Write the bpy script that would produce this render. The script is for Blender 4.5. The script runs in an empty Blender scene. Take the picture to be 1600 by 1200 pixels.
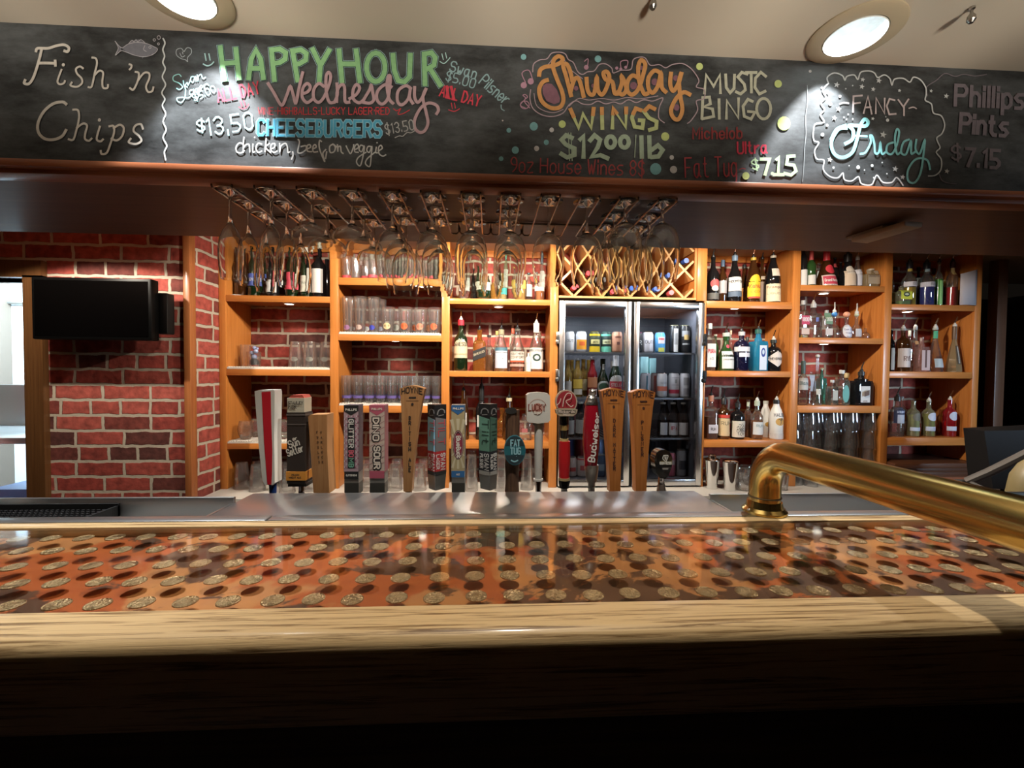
import bpy, bmesh, math, random
from mathutils import Vector, Matrix
from math import sin, cos, tan, pi, radians, hypot, atan2
rnd = random.Random(11)
SC = bpy.context.scene
COL = SC.collection

# ------------------------------------------------------------------ camera
CAM_H = 1.316                    # eye height above the floor; everything is built relative to the eye, then lifted
FPX = 672.0                      # focal length in pixels of the 1600 px frame
YAW, PITCH, ROLL = radians(2.99), radians(-1.505), radians(0.497)
_fw = Vector((sin(YAW)*cos(PITCH), cos(YAW)*cos(PITCH), sin(PITCH)))
_r = Vector((cos(YAW), -sin(YAW), 0)); _u = _r.cross(_fw)
CR = _r*cos(ROLL) + _u*sin(ROLL); CU = -_r*sin(ROLL) + _u*cos(ROLL); CF = _fw
cam = bpy.data.cameras.new('camera'); camo = bpy.data.objects.new('camera', cam); COL.objects.link(camo)
cam.sensor_width = 36.0; cam.lens = FPX/1600*36.0; cam.clip_start = 0.02; cam.clip_end = 60
camo.matrix_world = Matrix(((CR.x, CU.x, -CF.x, 0), (CR.y, CU.y, -CF.y, 0), (CR.z, CU.z, -CF.z, 0), (0, 0, 0, 1)))
SC.camera = camo

# ------------------------------------------------------------------ world, colour, lights
w = bpy.data.worlds.new('world'); SC.world = w; w.use_nodes = True
w.node_tree.nodes['Background'].inputs[0].default_value = (1.0, 0.8, 0.62, 1)
w.node_tree.nodes['Background'].inputs[1].default_value = 0.004
SC.view_settings.view_transform = 'Standard'; SC.view_settings.look = 'None'
SC.view_settings.exposure = 0.22; SC.view_settings.gamma = 1.0; SC.view_settings.use_curve_mapping = False
cy = SC.cycles
cy.max_bounces = 14; cy.diffuse_bounces = 4; cy.glossy_bounces = 4; cy.transmission_bounces = 12
cy.transparent_max_bounces = 40; cy.caustics_reflective = False; cy.caustics_refractive = False
cy.sample_clamp_indirect = 4.0; cy.blur_glossy = 0.5; cy.use_denoising = True

WARM = (1.0, 0.80, 0.58); NEUT = (1.0, 0.90, 0.76); COOL = (0.80, 0.92, 1.0)
def lamp(kind, name, loc, power, color, size=0.05, target=None, angle=None, blend=0.3, sy=None):
    l = bpy.data.lights.new(name, kind); l.energy = power; l.color = color
    if kind in ('SPOT', 'POINT'): l.shadow_soft_size = size
    if kind == 'SPOT': l.spot_size = radians(angle); l.spot_blend = blend
    if kind == 'AREA':
        l.size = size
        if sy: l.shape = 'RECTANGLE'; l.size_y = sy
    o = bpy.data.objects.new(name, l); COL.objects.link(o); o.location = loc
    if target is not None:
        d = Vector(target) - Vector(loc); o.rotation_euler = d.to_track_quat('-Z', 'Y').to_euler()
    return o
CEIL = 0.78; BARZ = -0.246
DOWNLIGHTS = [(0.826, 0.960), (-0.640, 0.944)]
for i, (x, y) in enumerate(DOWNLIGHTS):
    lamp('SPOT', 'downlight_beam', (x, y, CEIL+0.088), 88, (0.93, 0.97, 1.0), 0.012, (x, y, -1), 74, 0.55)
# the row of recessed lamps over the service aisle, between the bulkhead and the shelves
AISLE = [(-1.93, 1.72), (0.03, 1.86), (1.35, 1.80)]
AISLE_P = [52, 72, 42]
AISLE_A = [138, 170, 172]
for (x, y), p, an in zip(AISLE, AISLE_P, AISLE_A):
    lamp('SPOT', 'aisle_beam', (x, y, CEIL-0.02), p, NEUT, 0.02, (x, y + (0.0 if x < -1 else 0.2), -1.2), an, 0.1)
for x in (0.62, 1.07): lamp('AREA', 'fridge_fill', (x, 2.60, 0.395), 2.8, (0.85, 0.93, 1.0), 0.30, (x, 2.72, -1), sy=0.03)  # unseen soft lights added to brighten the fridge contents
lamp('SPOT', 'aisle_beam', (-0.62, 1.75, CEIL-0.03), 30, NEUT, 0.02, (-0.80, 2.70, 0.42), 104, 0.15)  # extra aimed spot, added to brighten the top shelf rows at left
lamp('SPOT', 'aisle_beam', (0.55, 1.75, CEIL-0.03), 22, NEUT, 0.02, (0.55, 2.70, 0.40), 104, 0.15)  # second added spot, brightening the top row around the wine rack
# kitchen beyond the doorway, and the room behind the guest
lamp('AREA', 'kitchen_tube', (-3.3, 3.25, 1.2), 800, (0.60, 0.84, 1.0), 0.5, (-3.3, 4.2, -1), sy=1.4)
lamp('AREA', 'daylight_window', (4.9, -1.6, 0.1), 13, (0.62, 0.80, 1.0), 1.2, (2.4, 2.6, -0.3), sy=1.0).data.spread = radians(42)
for x, pw in ((-1.75, 62), (-1.0, 70), (-0.3, 74), (0.4, 74), (1.1, 66), (1.9, 42)): lamp('SPOT', 'ceiling_fill', (x, -0.55, 0.02), pw, (1.0, 0.91, 0.78), 0.10, (x*0.8, 0.74, CEIL), 31, 0.7)  # unseen upward spots added to brighten the ceiling and the board
# the ceiling lamps above the guest side of the bar, out of the frame
for x in (-1.45, 0.08): lamp('SPOT', 'bar_beam', (x, 0.60, CEIL-0.01), 32, (1.0, 0.93, 0.82), 0.018, (x, 0.62, -1), 92, 0.5)

# ------------------------------------------------------------------ unprojection of photograph pixels
def ray(x, y): return CR*((x-800)/FPX) + CU*(-(y-600)/FPX) + CF
def onY(x, y, Y): d = ray(x, y); return d*(Y/d.y)
def onZ(x, y, Z): d = ray(x, y); return d*(Z/d.z)
def onX(x, y, X): d = ray(x, y); return d*(X/d.x)

# ------------------------------------------------------------------ mesh helpers
class MB:
    def __init__(s): s.v = []; s.f = []
    def add(s, vs, fs):
        n = len(s.v); s.v += [tuple(p) for p in vs]; s.f += [tuple(i+n for i in q) for q in fs]; return s
    def box(s, x0, x1, y0, y1, z0, z1):
        return s.add([(x0,y0,z0),(x1,y0,z0),(x1,y1,z0),(x0,y1,z0),(x0,y0,z1),(x1,y0,z1),(x1,y1,z1),(x0,y1,z1)],
                     [(0,3,2,1),(4,5,6,7),(0,1,5,4),(1,2,6,5),(2,3,7,6),(3,0,4,7)])
    def cbox(s, x0, x1, y0, y1, z0, z1, c):      # box with chamfered edges
        b = bmesh.new(); vs = [b.verts.new(p) for p in [(x0,y0,z0),(x1,y0,z0),(x1,y1,z0),(x0,y1,z0),(x0,y0,z1),(x1,y0,z1),(x1,y1,z1),(x0,y1,z1)]]
        for q in [(0,3,2,1),(4,5,6,7),(0,1,5,4),(1,2,6,5),(2,3,7,6),(3,0,4,7)]: b.faces.new([vs[i] for i in q])
        bmesh.ops.bevel(b, geom=b.edges[:], offset=c, segments=2, profile=0.5, affect='EDGES')
        b.verts.index_update(); s.add([v.co[:] for v in b.verts], [[v.index for v in f.verts] for f in b.faces]); b.free(); return s
    def lathe(s, prof, n=20, c=(0,0,0), sec=None, cap=(True, True)):
        # prof: (radius, z) list; sec(angle) -> (ux, uy) multiplies the radius
        sec = sec or (lambda a: (cos(a), sin(a)))
        dirs = [sec(2*pi*k/n) for k in range(n)]; vs = []; fs = []
        for (r, z) in prof:
            for (ux, uy) in dirs: vs.append((c[0]+r*ux, c[1]+r*uy, c[2]+z))
        m = len(prof)
        for i in range(m-1):
            for k in range(n):
                k2 = (k+1) % n; fs.append((i*n+k, i*n+k2, (i+1)*n+k2, (i+1)*n+k))
        if cap[0]: fs.append(tuple(range(n-1, -1, -1)))
        if cap[1]: fs.append(tuple((m-1)*n+k for k in range(n)))
        return s.add(vs, fs)
    def tube(s, pts, r, n=8, cap=True):
        pts = [Vector(p) for p in pts]; rs = r if isinstance(r, (list, tuple)) else [r]*len(pts); vs = []; fs = []; prev = None
        for i, p in enumerate(pts):
            t = ((pts[min(i+1, len(pts)-1)] - p).normalized() + (p - pts[max(i-1, 0)]).normalized())
            if t.length < 1e-6: t = Vector((0, 0, 1))
            t.normalize()
            if prev is None:
                a = Vector((0, 0, 1)) if abs(t.z) < 0.9 else Vector((1, 0, 0)); prev = t.cross(a).normalized()
            prev = (prev - t*prev.dot(t)).normalized(); b = t.cross(prev)
            for k in range(n):
                a = 2*pi*k/n; vs.append(p + prev*(rs[i]*cos(a)) + b*(rs[i]*sin(a)))
        for i in range(len(pts)-1):
            for k in range(n):
                k2 = (k+1) % n; fs.append((i*n+k, i*n+k2, (i+1)*n+k2, (i+1)*n+k))
        if cap: fs.append(tuple(range(n-1, -1, -1))); fs.append(tuple((len(pts)-1)*n+k for k in range(n)))
        return s.add(vs, fs)
    def prism(s, poly, d):                       # poly: 3D points in order, swept by vector d
        n = len(poly); d = Vector(d); vs = [Vector(p) for p in poly]; vs += [p+d for p in vs]
        fs = [tuple(range(n)), tuple(range(2*n-1, n-1, -1))] + [(i, n+i, n+(i+1) % n, (i+1) % n) for i in range(n)]
        return s.add(vs, fs)
    def frustum(s, top, bot):                    # two quads (front-left, front-right, back-right, back-left)
        return s.add(list(bot)+list(top), [(3,2,1,0),(4,5,6,7),(0,1,5,4),(1,2,6,5),(2,3,7,6),(3,0,4,7)])
    def disc(s, c, rx, ry, ax, ay, n=20):
        c = Vector(c); ax = Vector(ax); ay = Vector(ay)
        return s.add([c+ax*(rx*cos(2*pi*k/n))+ay*(ry*sin(2*pi*k/n)) for k in range(n)], [tuple(range(n))])
    n_ = 0
    def lift(s, vs):                            # strokes laid over each other: each a hair in front of the last
        s.n_ += 1; d = 2.5e-5*(s.n_ % 12); m = max(len(vs)//2, 1); return [(p[0], p[1]-d-4e-6*min(i % m, 70), p[2]) for i, p in enumerate(vs)]
    def ribbon(s, pts, wd, fn):                  # flat stroke of width wd along 2-D pts, mapped to 3-D by fn
        q = []
        for p in pts:
            if not q or hypot(p[0]-q[-1][0], p[1]-q[-1][1]) > 1e-6: q.append(p)
        if len(q) < 2: return s
        L = []; R = []
        for i, p in enumerate(q):
            a = q[max(i-1, 0)]; b = q[min(i+1, len(q)-1)]
            d1 = (p[0]-a[0], p[1]-a[1]); d2 = (b[0]-p[0], b[1]-p[1])
            n1 = hypot(*d1) or 1; n2 = hypot(*d2) or 1
            if i == 0: d = (d2[0]/n2, d2[1]/n2); m = 1
            elif i == len(q)-1: d = (d1[0]/n1, d1[1]/n1); m = 1
            else:
                d = (d1[0]/n1+d2[0]/n2, d1[1]/n1+d2[1]/n2); l = hypot(*d)
                if l < 0.3: d = (d1[0]/n1, d1[1]/n1); m = 1
                else: m = min(2/l, 1.6); d = (d[0]/l, d[1]/l)
            h = wd*0.5*m; e = 0
            if i == 0: e = -wd*0.3
            if i == len(q)-1: e = wd*0.3
            c = (p[0]+d[0]*e, p[1]+d[1]*e)
            L.append((c[0]-d[1]*h, c[1]+d[0]*h)); R.append((c[0]+d[1]*h, c[1]-d[0]*h))
        n = len(q)
        return s.add(s.lift([fn(*p) for p in L]+[fn(*p) for p in R]), [(i, i+1, n+i+1, n+i) for i in range(n-1)])
    def poly(s, pts, fn): return s.add(s.lift([fn(*p) for p in pts]), [tuple(range(len(pts)))])

def obj(name, mb, mat, parent=None, loc=None, smooth=True, angle=35):
    me = bpy.data.meshes.new(name); me.from_pydata(mb.v, [], mb.f); me.update()
    b = bmesh.new(); b.from_mesh(me); bmesh.ops.recalc_face_normals(b, faces=b.faces[:]) if smooth != 'flat' else None; b.to_mesh(me); b.free()
    if smooth is True:
        for p in me.polygons: p.use_smooth = True
        me.set_sharp_from_angle(angle=radians(angle))
    if mat: me.materials.append(mat)
    o = bpy.data.objects.new(name, me); COL.objects.link(o)
    if parent: o.parent = parent
    if loc is not None: o.location = loc
    return o
def tag(o, label=None, cat=None, group=None, kind=None):
    if label: o['label'] = label
    if cat: o['category'] = cat
    if group: o['group'] = group
    if kind: o['kind'] = kind
    return o
def thing(name, label, cat, loc=(0, 0, 0), group=None, rz=0):
    o = bpy.data.objects.new(name, None); COL.objects.link(o); o.location = loc; o.rotation_euler = (0, 0, rz)
    o.empty_display_size = 0.02
    return tag(o, label, cat, group)
KIDS = {}
def copy_tree(o, parent=None):
    c = o.copy(); COL.objects.link(c); c.parent = parent
    for ch in list(o.children): copy_tree(ch, c)
    return c
def struct(name, mb, mat, smooth=True, parent=None):
    o = obj(name, mb, mat, parent, smooth=smooth)
    if not parent: o['kind'] = 'structure'
    return o

# ------------------------------------------------------------------ materials
def mat(name, col, rough=0.5, metal=0.0, spec=0.5, emit=0, bump=0, bscale=60, var=0, vscale=8, coat=0, vcol=None):
    m = bpy.data.materials.new(name); m.use_nodes = True; nt = m.node_tree; b = nt.nodes['Principled BSDF']
    b.inputs['Base Color'].default_value = (*col, 1); b.inputs['Roughness'].default_value = rough
    b.inputs['Metallic'].default_value = metal; b.inputs['Specular IOR Level'].default_value = spec
    b.inputs['Coat Weight'].default_value = coat; b.inputs['Coat Roughness'].default_value = 0.08
    if emit: b.inputs['Emission Color'].default_value = (*col, 1); b.inputs['Emission Strength'].default_value = emit
    if bump or var:
        tc = nt.nodes.new('ShaderNodeTexCoord'); nz = nt.nodes.new('ShaderNodeTexNoise')
        nt.links.new(tc.outputs['Object'], nz.inputs['Vector']); nz.inputs['Scale'].default_value = vscale if var else bscale
        nz.inputs['Detail'].default_value = 4
        if var:
            mx = nt.nodes.new('ShaderNodeMix'); mx.data_type = 'RGBA'; v2 = vcol or tuple(c*(1-var) for c in col)
            mx.inputs[6].default_value = (*col, 1); mx.inputs[7].default_value = (*v2, 1)
            nt.links.new(nz.outputs['Fac'], mx.inputs[0]); nt.links.new(mx.outputs[2], b.inputs['Base Color'])
        if bump:
            nb = nt.nodes.new('ShaderNodeTexNoise'); nb.inputs['Scale'].default_value = bscale; nb.inputs['Detail'].default_value = 3
            nt.links.new(tc.outputs['Object'], nb.inputs['Vector'])
            bp = nt.nodes.new('ShaderNodeBump'); bp.inputs['Strength'].default_value = bump; bp.inputs['Distance'].default_value = 0.004
            nt.links.new(nb.outputs['Fac'], bp.inputs['Height']); nt.links.new(bp.outputs['Normal'], b.inputs['Normal'])
    return m
def wood(name, c1, c2, axis='X', scale=1.0, rough=0.38, coat=0.15, bump=0.08, stretch=14, contrast=(0.35, 0.7)):
    m = bpy.data.materials.new(name); m.use_nodes = True; nt = m.node_tree; b = nt.nodes['Principled BSDF']; N = nt.nodes.new; Lk = nt.links.new
    tc = N('ShaderNodeTexCoord'); mp = N('ShaderNodeMapping'); Lk(tc.outputs['Object'], mp.inputs['Vector'])
    sc = [stretch*6*scale]*3; sc['XYZ'.index(axis)] = 3*scale; mp.inputs['Scale'].default_value = sc
    nz = N('ShaderNodeTexNoise'); nz.inputs['Scale'].default_value = 1.0; nz.inputs['Detail'].default_value = 6; nz.inputs['Roughness'].default_value = 0.65; nz.inputs['Distortion'].default_value = 0.6
    Lk(mp.outputs['Vector'], nz.inputs['Vector'])
    cr = N('ShaderNodeValToRGB'); cr.color_ramp.elements[0].position = contrast[0]; cr.color_ramp.elements[1].position = contrast[1]
    cr.color_ramp.elements[0].color = (*c2, 1); cr.color_ramp.elements[1].color = (*c1, 1)
    Lk(nz.outputs['Fac'], cr.inputs['Fac']); Lk(cr.outputs['Color'], b.inputs['Base Color'])
    bp = N('ShaderNodeBump'); bp.inputs['Strength'].default_value = bump; bp.inputs['Distance'].default_value = 0.002
    Lk(nz.outputs['Fac'], bp.inputs['Height']); Lk(bp.outputs['Normal'], b.inputs['Normal'])
    b.inputs['Roughness'].default_value = rough; b.inputs['Coat Weight'].default_value = coat; b.inputs['Coat Roughness'].default_value = 0.15; b.inputs['Specular IOR Level'].default_value = 0.3
    return m
def brick(name, plane, dim=1.0):
    m = bpy.data.materials.new(name); m.use_nodes = True; nt = m.node_tree; b = nt.nodes['Principled BSDF']; N = nt.nodes.new; Lk = nt.links.new
    tc = N('ShaderNodeTexCoord'); sp = N('ShaderNodeSeparateXYZ'); Lk(tc.outputs['Object'], sp.inputs[0])
    cb = N('ShaderNodeCombineXYZ'); Lk(sp.outputs[0 if plane == 'X' else 1], cb.inputs[0]); Lk(sp.outputs[2], cb.inputs[1])
    dz = N('ShaderNodeTexNoise'); dz.inputs['Scale'].default_value = 14; dz.inputs['Detail'].default_value = 4; Lk(tc.outputs['Object'], dz.inputs['Vector'])
    vm = N('ShaderNodeVectorMath'); vm.operation = 'SUBTRACT'; Lk(dz.outputs['Color'], vm.inputs[0]); vm.inputs[1].default_value = (0.5, 0.5, 0.5)
    vs = N('ShaderNodeVectorMath'); vs.operation = 'SCALE'; Lk(vm.outputs[0], vs.inputs[0]); vs.inputs['Scale'].default_value = 0.020
    va = N('ShaderNodeVectorMath'); va.operation = 'ADD'; Lk(cb.outputs[0], va.inputs[0]); Lk(vs.outputs[0], va.inputs[1])
    bt = N('ShaderNodeTexBrick'); Lk(va.outputs[0], bt.inputs['Vector'])
    bt.inputs['Scale'].default_value = 1.0; bt.inputs['Brick Width'].default_value = 0.235; bt.inputs['Row Height'].default_value = 0.079
    bt.inputs['Mortar Size'].default_value = 0.0085; bt.inputs['Mortar Smooth'].default_value = 0.25; bt.inputs['Bias'].default_value = -0.1
    bt.offset = 0.43; bt.squash = 0.62; bt.squash_frequency = 3
    bt.inputs['Color1'].default_value = (0, 0, 0, 1); bt.inputs['Color2'].default_value = (1, 1, 1, 1); bt.inputs['Mortar'].default_value = (0.5, 0.5, 0.5, 1)
    cr = N('ShaderNodeValToRGB'); e = cr.color_ramp.elements
    e[0].position = 0.0; e[0].color = (0.10*dim, 0.035*dim, 0.03*dim, 1); e[1].position = 1.0; e[1].color = (0.36*dim, 0.072*dim, 0.052*dim, 1)
    for p, c in ((0.12, (0.19, 0.045, 0.035)), (0.35, (0.32, 0.055, 0.042)), (0.7, (0.40, 0.088, 0.066))):
        q = e.new(p); q.color = (*[v*dim for v in c], 1)
    Lk(bt.outputs['Color'], cr.inputs['Fac'])
    n2 = N('ShaderNodeTexNoise'); n2.inputs['Scale'].default_value = 26; n2.inputs['Detail'].default_value = 5; Lk(tc.outputs['Object'], n2.inputs['Vector'])
    r2 = N('ShaderNodeMapRange'); Lk(n2.outputs['Fac'], r2.inputs[0]); r2.inputs[1].default_value = 0.3; r2.inputs[2].default_value = 0.75; r2.inputs[3].default_value = 0.55; r2.inputs[4].default_value = 1.25
    ml = N('ShaderNodeMix'); ml.data_type = 'RGBA'; ml.blend_type = 'MULTIPLY'; ml.inputs[0].default_value = 1; Lk(cr.outputs['Color'], ml.inputs[6]); Lk(r2.outputs[0], ml.inputs[7])
    mx = N('ShaderNodeMix'); mx.data_type = 'RGBA'; Lk(bt.outputs['Fac'], mx.inputs[0]); Lk(ml.outputs[2], mx.inputs[6]); mx.inputs[7].default_value = (0.44*dim, 0.38*dim, 0.30*dim, 1)
    Lk(mx.outputs[2], b.inputs['Base Color']); b.inputs['Roughness'].default_value = 0.85; b.inputs['Specular IOR Level'].default_value = 0.25
    inv = N('ShaderNodeMath'); inv.operation = 'SUBTRACT'; inv.inputs[0].default_value = 1; Lk(bt.outputs['Fac'], inv.inputs[1])
    ad = N('ShaderNodeMath'); ad.operation = 'MULTIPLY_ADD'; Lk(n2.outputs['Fac'], ad.inputs[0]); ad.inputs[1].default_value = 0.5; Lk(inv.outputs[0], ad.inputs[2])
    bp = N('ShaderNodeBump'); bp.inputs['Strength'].default_value = 0.8; bp.inputs['Distance'].default_value = 0.008; Lk(ad.outputs[0], bp.inputs['Height']); Lk(bp.outputs['Normal'], b.inputs['Normal'])
    return m
def glass(name, tint=(1, 1, 1), edge=0.35, gloss=0.08, rough=0.02, dens=0.0, top=0.75, pw_=2.2):
    # thin-walled glass: see-through in the middle, darker and more mirror-like towards the rim
    m = bpy.data.materials.new(name); m.use_nodes = True; nt = m.node_tree; nt.nodes.remove(nt.nodes['Principled BSDF']); N = nt.nodes.new; Lk = nt.links.new
    out = nt.nodes['Material Output']; lw = N('ShaderNodeLayerWeight'); lw.inputs['Blend'].default_value = 0.35
    cr = N('ShaderNodeMix'); cr.data_type = 'RGBA'; cr.inputs[6].default_value = (*tint, 1); cr.inputs[7].default_value = (*[c*edge for c in tint], 1)
    pw = N('ShaderNodeMath'); pw.operation = 'POWER'; Lk(lw.outputs['Facing'], pw.inputs[0]); pw.inputs[1].default_value = pw_; Lk(pw.outputs[0], cr.inputs[0])
    tr = N('ShaderNodeBsdfTransparent'); Lk(cr.outputs[2], tr.inputs['Color'])
    gl = N('ShaderNodeBsdfGlossy'); gl.inputs['Roughness'].default_value = rough; gl.inputs['Color'].default_value = (1, 1, 1, 1)
    mr = N('ShaderNodeMapRange'); Lk(lw.outputs['Fresnel'], mr.inputs[0]); mr.inputs[3].default_value = gloss; mr.inputs[4].default_value = top
    mx = N('ShaderNodeMixShader'); Lk(mr.outputs[0], mx.inputs[0]); Lk(tr.outputs[0], mx.inputs[1]); Lk(gl.outputs[0], mx.inputs[2])
    last = mx
    if dens:
        df = N('ShaderNodeBsdfDiffuse'); df.inputs['Color'].default_value = (*tint, 1); m2 = N('ShaderNodeMixShader'); m2.inputs[0].default_value = dens
        Lk(tr.outputs[0], m2.inputs[1]); Lk(df.outputs[0], m2.inputs[2]); Lk(m2.outputs[0], mx.inputs[1])
    Lk(last.outputs[0], out.inputs['Surface']); return m
def real_glass(name, through=0.3):
    m = bpy.data.materials.new(name); m.use_nodes = True; nt = m.node_tree; nt.nodes.remove(nt.nodes['Principled BSDF']); N = nt.nodes.new; Lk = nt.links.new
    g = N('ShaderNodeBsdfGlass'); g.inputs['Roughness'].default_value = 0.0; g.inputs['IOR'].default_value = 1.46; g.inputs['Color'].default_value = (0.98, 0.99, 0.98, 1)
    t = N('ShaderNodeBsdfTransparent'); t.inputs['Color'].default_value = (0.96, 0.97, 0.96, 1)
    mx = N('ShaderNodeMixShader'); mx.inputs[0].default_value = through; Lk(g.outputs[0], mx.inputs[1]); Lk(t.outputs[0], mx.inputs[2])
    Lk(mx.outputs[0], nt.nodes['Material Output'].inputs['Surface']); return m
_mc = {}
def paint(r, g, b, rough=0.5, metal=0.0):
    k = (round(r, 3), round(g, 3), round(b, 3), rough, metal)
    if k not in _mc: _mc[k] = mat('paint_%d' % len(_mc), (r, g, b), rough, metal)
    return _mc[k]
def flat(r, g, b): return paint(r, g, b, 0.6)

M_MAPLE = wood('orange_maple_along', (0.62, 0.235, 0.055), (0.50, 0.17, 0.035), 'X')
M_MAPLEV = wood('orange_maple_upright', (0.62, 0.235, 0.055), (0.50, 0.17, 0.035), 'Z')
M_DARK = wood('dark_stained_wood', (0.125, 0.048, 0.022), (0.085, 0.030, 0.014), 'X', rough=0.45, coat=0.1)
M_LEDGE = wood('reddish_ledge_wood', (0.36, 0.12, 0.05), (0.26, 0.075, 0.03), 'X', rough=0.4)
M_OAK = wood('pale_oak_nosing', (0.58, 0.40, 0.20), (0.16, 0.085, 0.03), 'X', scale=2.2, rough=0.42, coat=0.25, bump=0.3, stretch=17, contrast=(0.36, 0.50))
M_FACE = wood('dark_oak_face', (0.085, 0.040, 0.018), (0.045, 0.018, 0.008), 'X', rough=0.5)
M_TAN = wood('tan_tap_wood', (0.50, 0.27, 0.12), (0.40, 0.19, 0.075), 'Z', scale=2, rough=0.45)
M_AMBERW = wood('amber_tap_wood', (0.50, 0.20, 0.055), (0.38, 0.125, 0.03), 'Z', scale=2, rough=0.4)
M_LOG = wood('dark_log_wood', (0.16, 0.085, 0.05), (0.05, 0.025, 0.015), 'Z', scale=2, rough=0.7, bump=0.5)
M_LATT = wood('pale_lattice_wood', (0.70, 0.38, 0.15), (0.60, 0.29, 0.10), 'X', scale=2)
M_BRICKX = brick('brick_face', 'X'); M_BRICKY = brick('brick_return', 'Y')
M_CREAM = mat('cream_ceiling_paint', (0.66, 0.59, 0.48), 0.75, var=0.08, vscale=3)
M_WHITEWALL = mat('white_wall_paint', (0.80, 0.86, 0.90), 0.7)
M_ROOM = mat('dim_pub_wall', (0.10, 0.07, 0.05), 0.8)
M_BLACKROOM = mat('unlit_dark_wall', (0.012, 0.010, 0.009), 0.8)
M_FLOOR = mat('dark_floor_tile', (0.05, 0.035, 0.03), 0.5)
M_COUNTER = mat('off_white_laminate', (0.62, 0.58, 0.52), 0.35, var=0.06, vscale=40)
M_STEEL = mat('stainless_steel', (0.66, 0.66, 0.65), 0.30, 1.0, bump=0.05, bscale=30)
M_STEELB = mat('brushed_door_steel', (0.60, 0.60, 0.60), 0.26, 1.0)
M_CHROME = mat('chrome', (0.75, 0.75, 0.75), 0.09, 1.0)
M_PEWTER = mat('pewter', (0.42, 0.40, 0.37), 0.3, 1.0, bump=0.3, bscale=150)
M_BRASS = mat('aged_brass', (0.74, 0.52, 0.17), 0.2, 1.0, var=1, vscale=22, vcol=(0.56, 0.40, 0.14))
M_WIRE = mat('bronze_wire', (0.30, 0.20, 0.13), 0.22, 1.0)
M_BLACK = mat('black_plastic', (0.005, 0.005, 0.005), 0.45, spec=0.25)
M_BLACKG = mat('black_gloss', (0.008, 0.008, 0.009), 0.08)
M_RUBBER = mat('black_rubber', (0.012, 0.012, 0.013), 0.6, spec=0.25)
M_WHITE = mat('white_plastic', (0.78, 0.77, 0.73), 0.4)
M_LINER = mat('white_ribbed_liner', (0.74, 0.71, 0.64), 0.6)
M_TIN = mat('satin_grey_metal', (0.36, 0.36, 0.34), 0.4, 0.8)
M_ARM = mat('dull_grey_metal', (0.16, 0.15, 0.14), 0.5, 0.6)
M_GLASS = glass('clear_thin_glass', (0.97, 0.98, 0.97), 0.30, 0.07)
M_STEM = real_glass('clear_stemware_glass', 0.0)
M_PINT = glass('clear_tumbler_glass', (0.985, 0.985, 0.985), 0.62, 0.05, 0.05, dens=0.025, top=0.6, pw_=3.0)
M_PANE = glass('fridge_door_glass', (0.90, 0.92, 0.95), 0.8, 0.02)
M_RESIN = glass('clear_bar_resin', (0.97, 0.95, 0.92), 0.9, 0.035, rough=0.06)
M_LAMP = mat('lit_frosted_lens', (0.80, 0.93, 1.0), 0.4, emit=1.1)
M_PUCK = mat('lit_puck_lens', (1.0, 0.95, 0.80), 0.4, emit=9)
def bg(r, g, b, dens=0.25, edge=0.25): return glass('tinted_bottle_glass', (r, g, b), edge, 0.06, 0.04, dens)
G = dict(clear=glass('clear_bottle_glass', (0.93, 0.95, 0.94), 0.28, 0.07, 0.02, 0.03), green=bg(0.05, 0.16, 0.04, 0.4), dgreen=bg(0.015, 0.04, 0.015, 0.4),
         brown=bg(0.10, 0.035, 0.01, 0.4), amber=bg(0.55, 0.20, 0.04, 0.25), black=M_BLACKG, blue=bg(0.05, 0.45, 0.75, 0.35), navy=bg(0.012, 0.012, 0.05, 0.5),
         gold=bg(0.75, 0.50, 0.12, 0.25), red=bg(0.5, 0.02, 0.03, 0.4), teal=bg(0.15, 0.5, 0.42, 0.3), lime=bg(0.30, 0.65, 0.15, 0.3), pink=bg(0.75, 0.45, 0.40, 0.2),
         white=M_WHITE, tan=bg(0.45, 0.33, 0.18, 0.5), pale=bg(0.75, 0.75, 0.55, 0.12))

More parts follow.
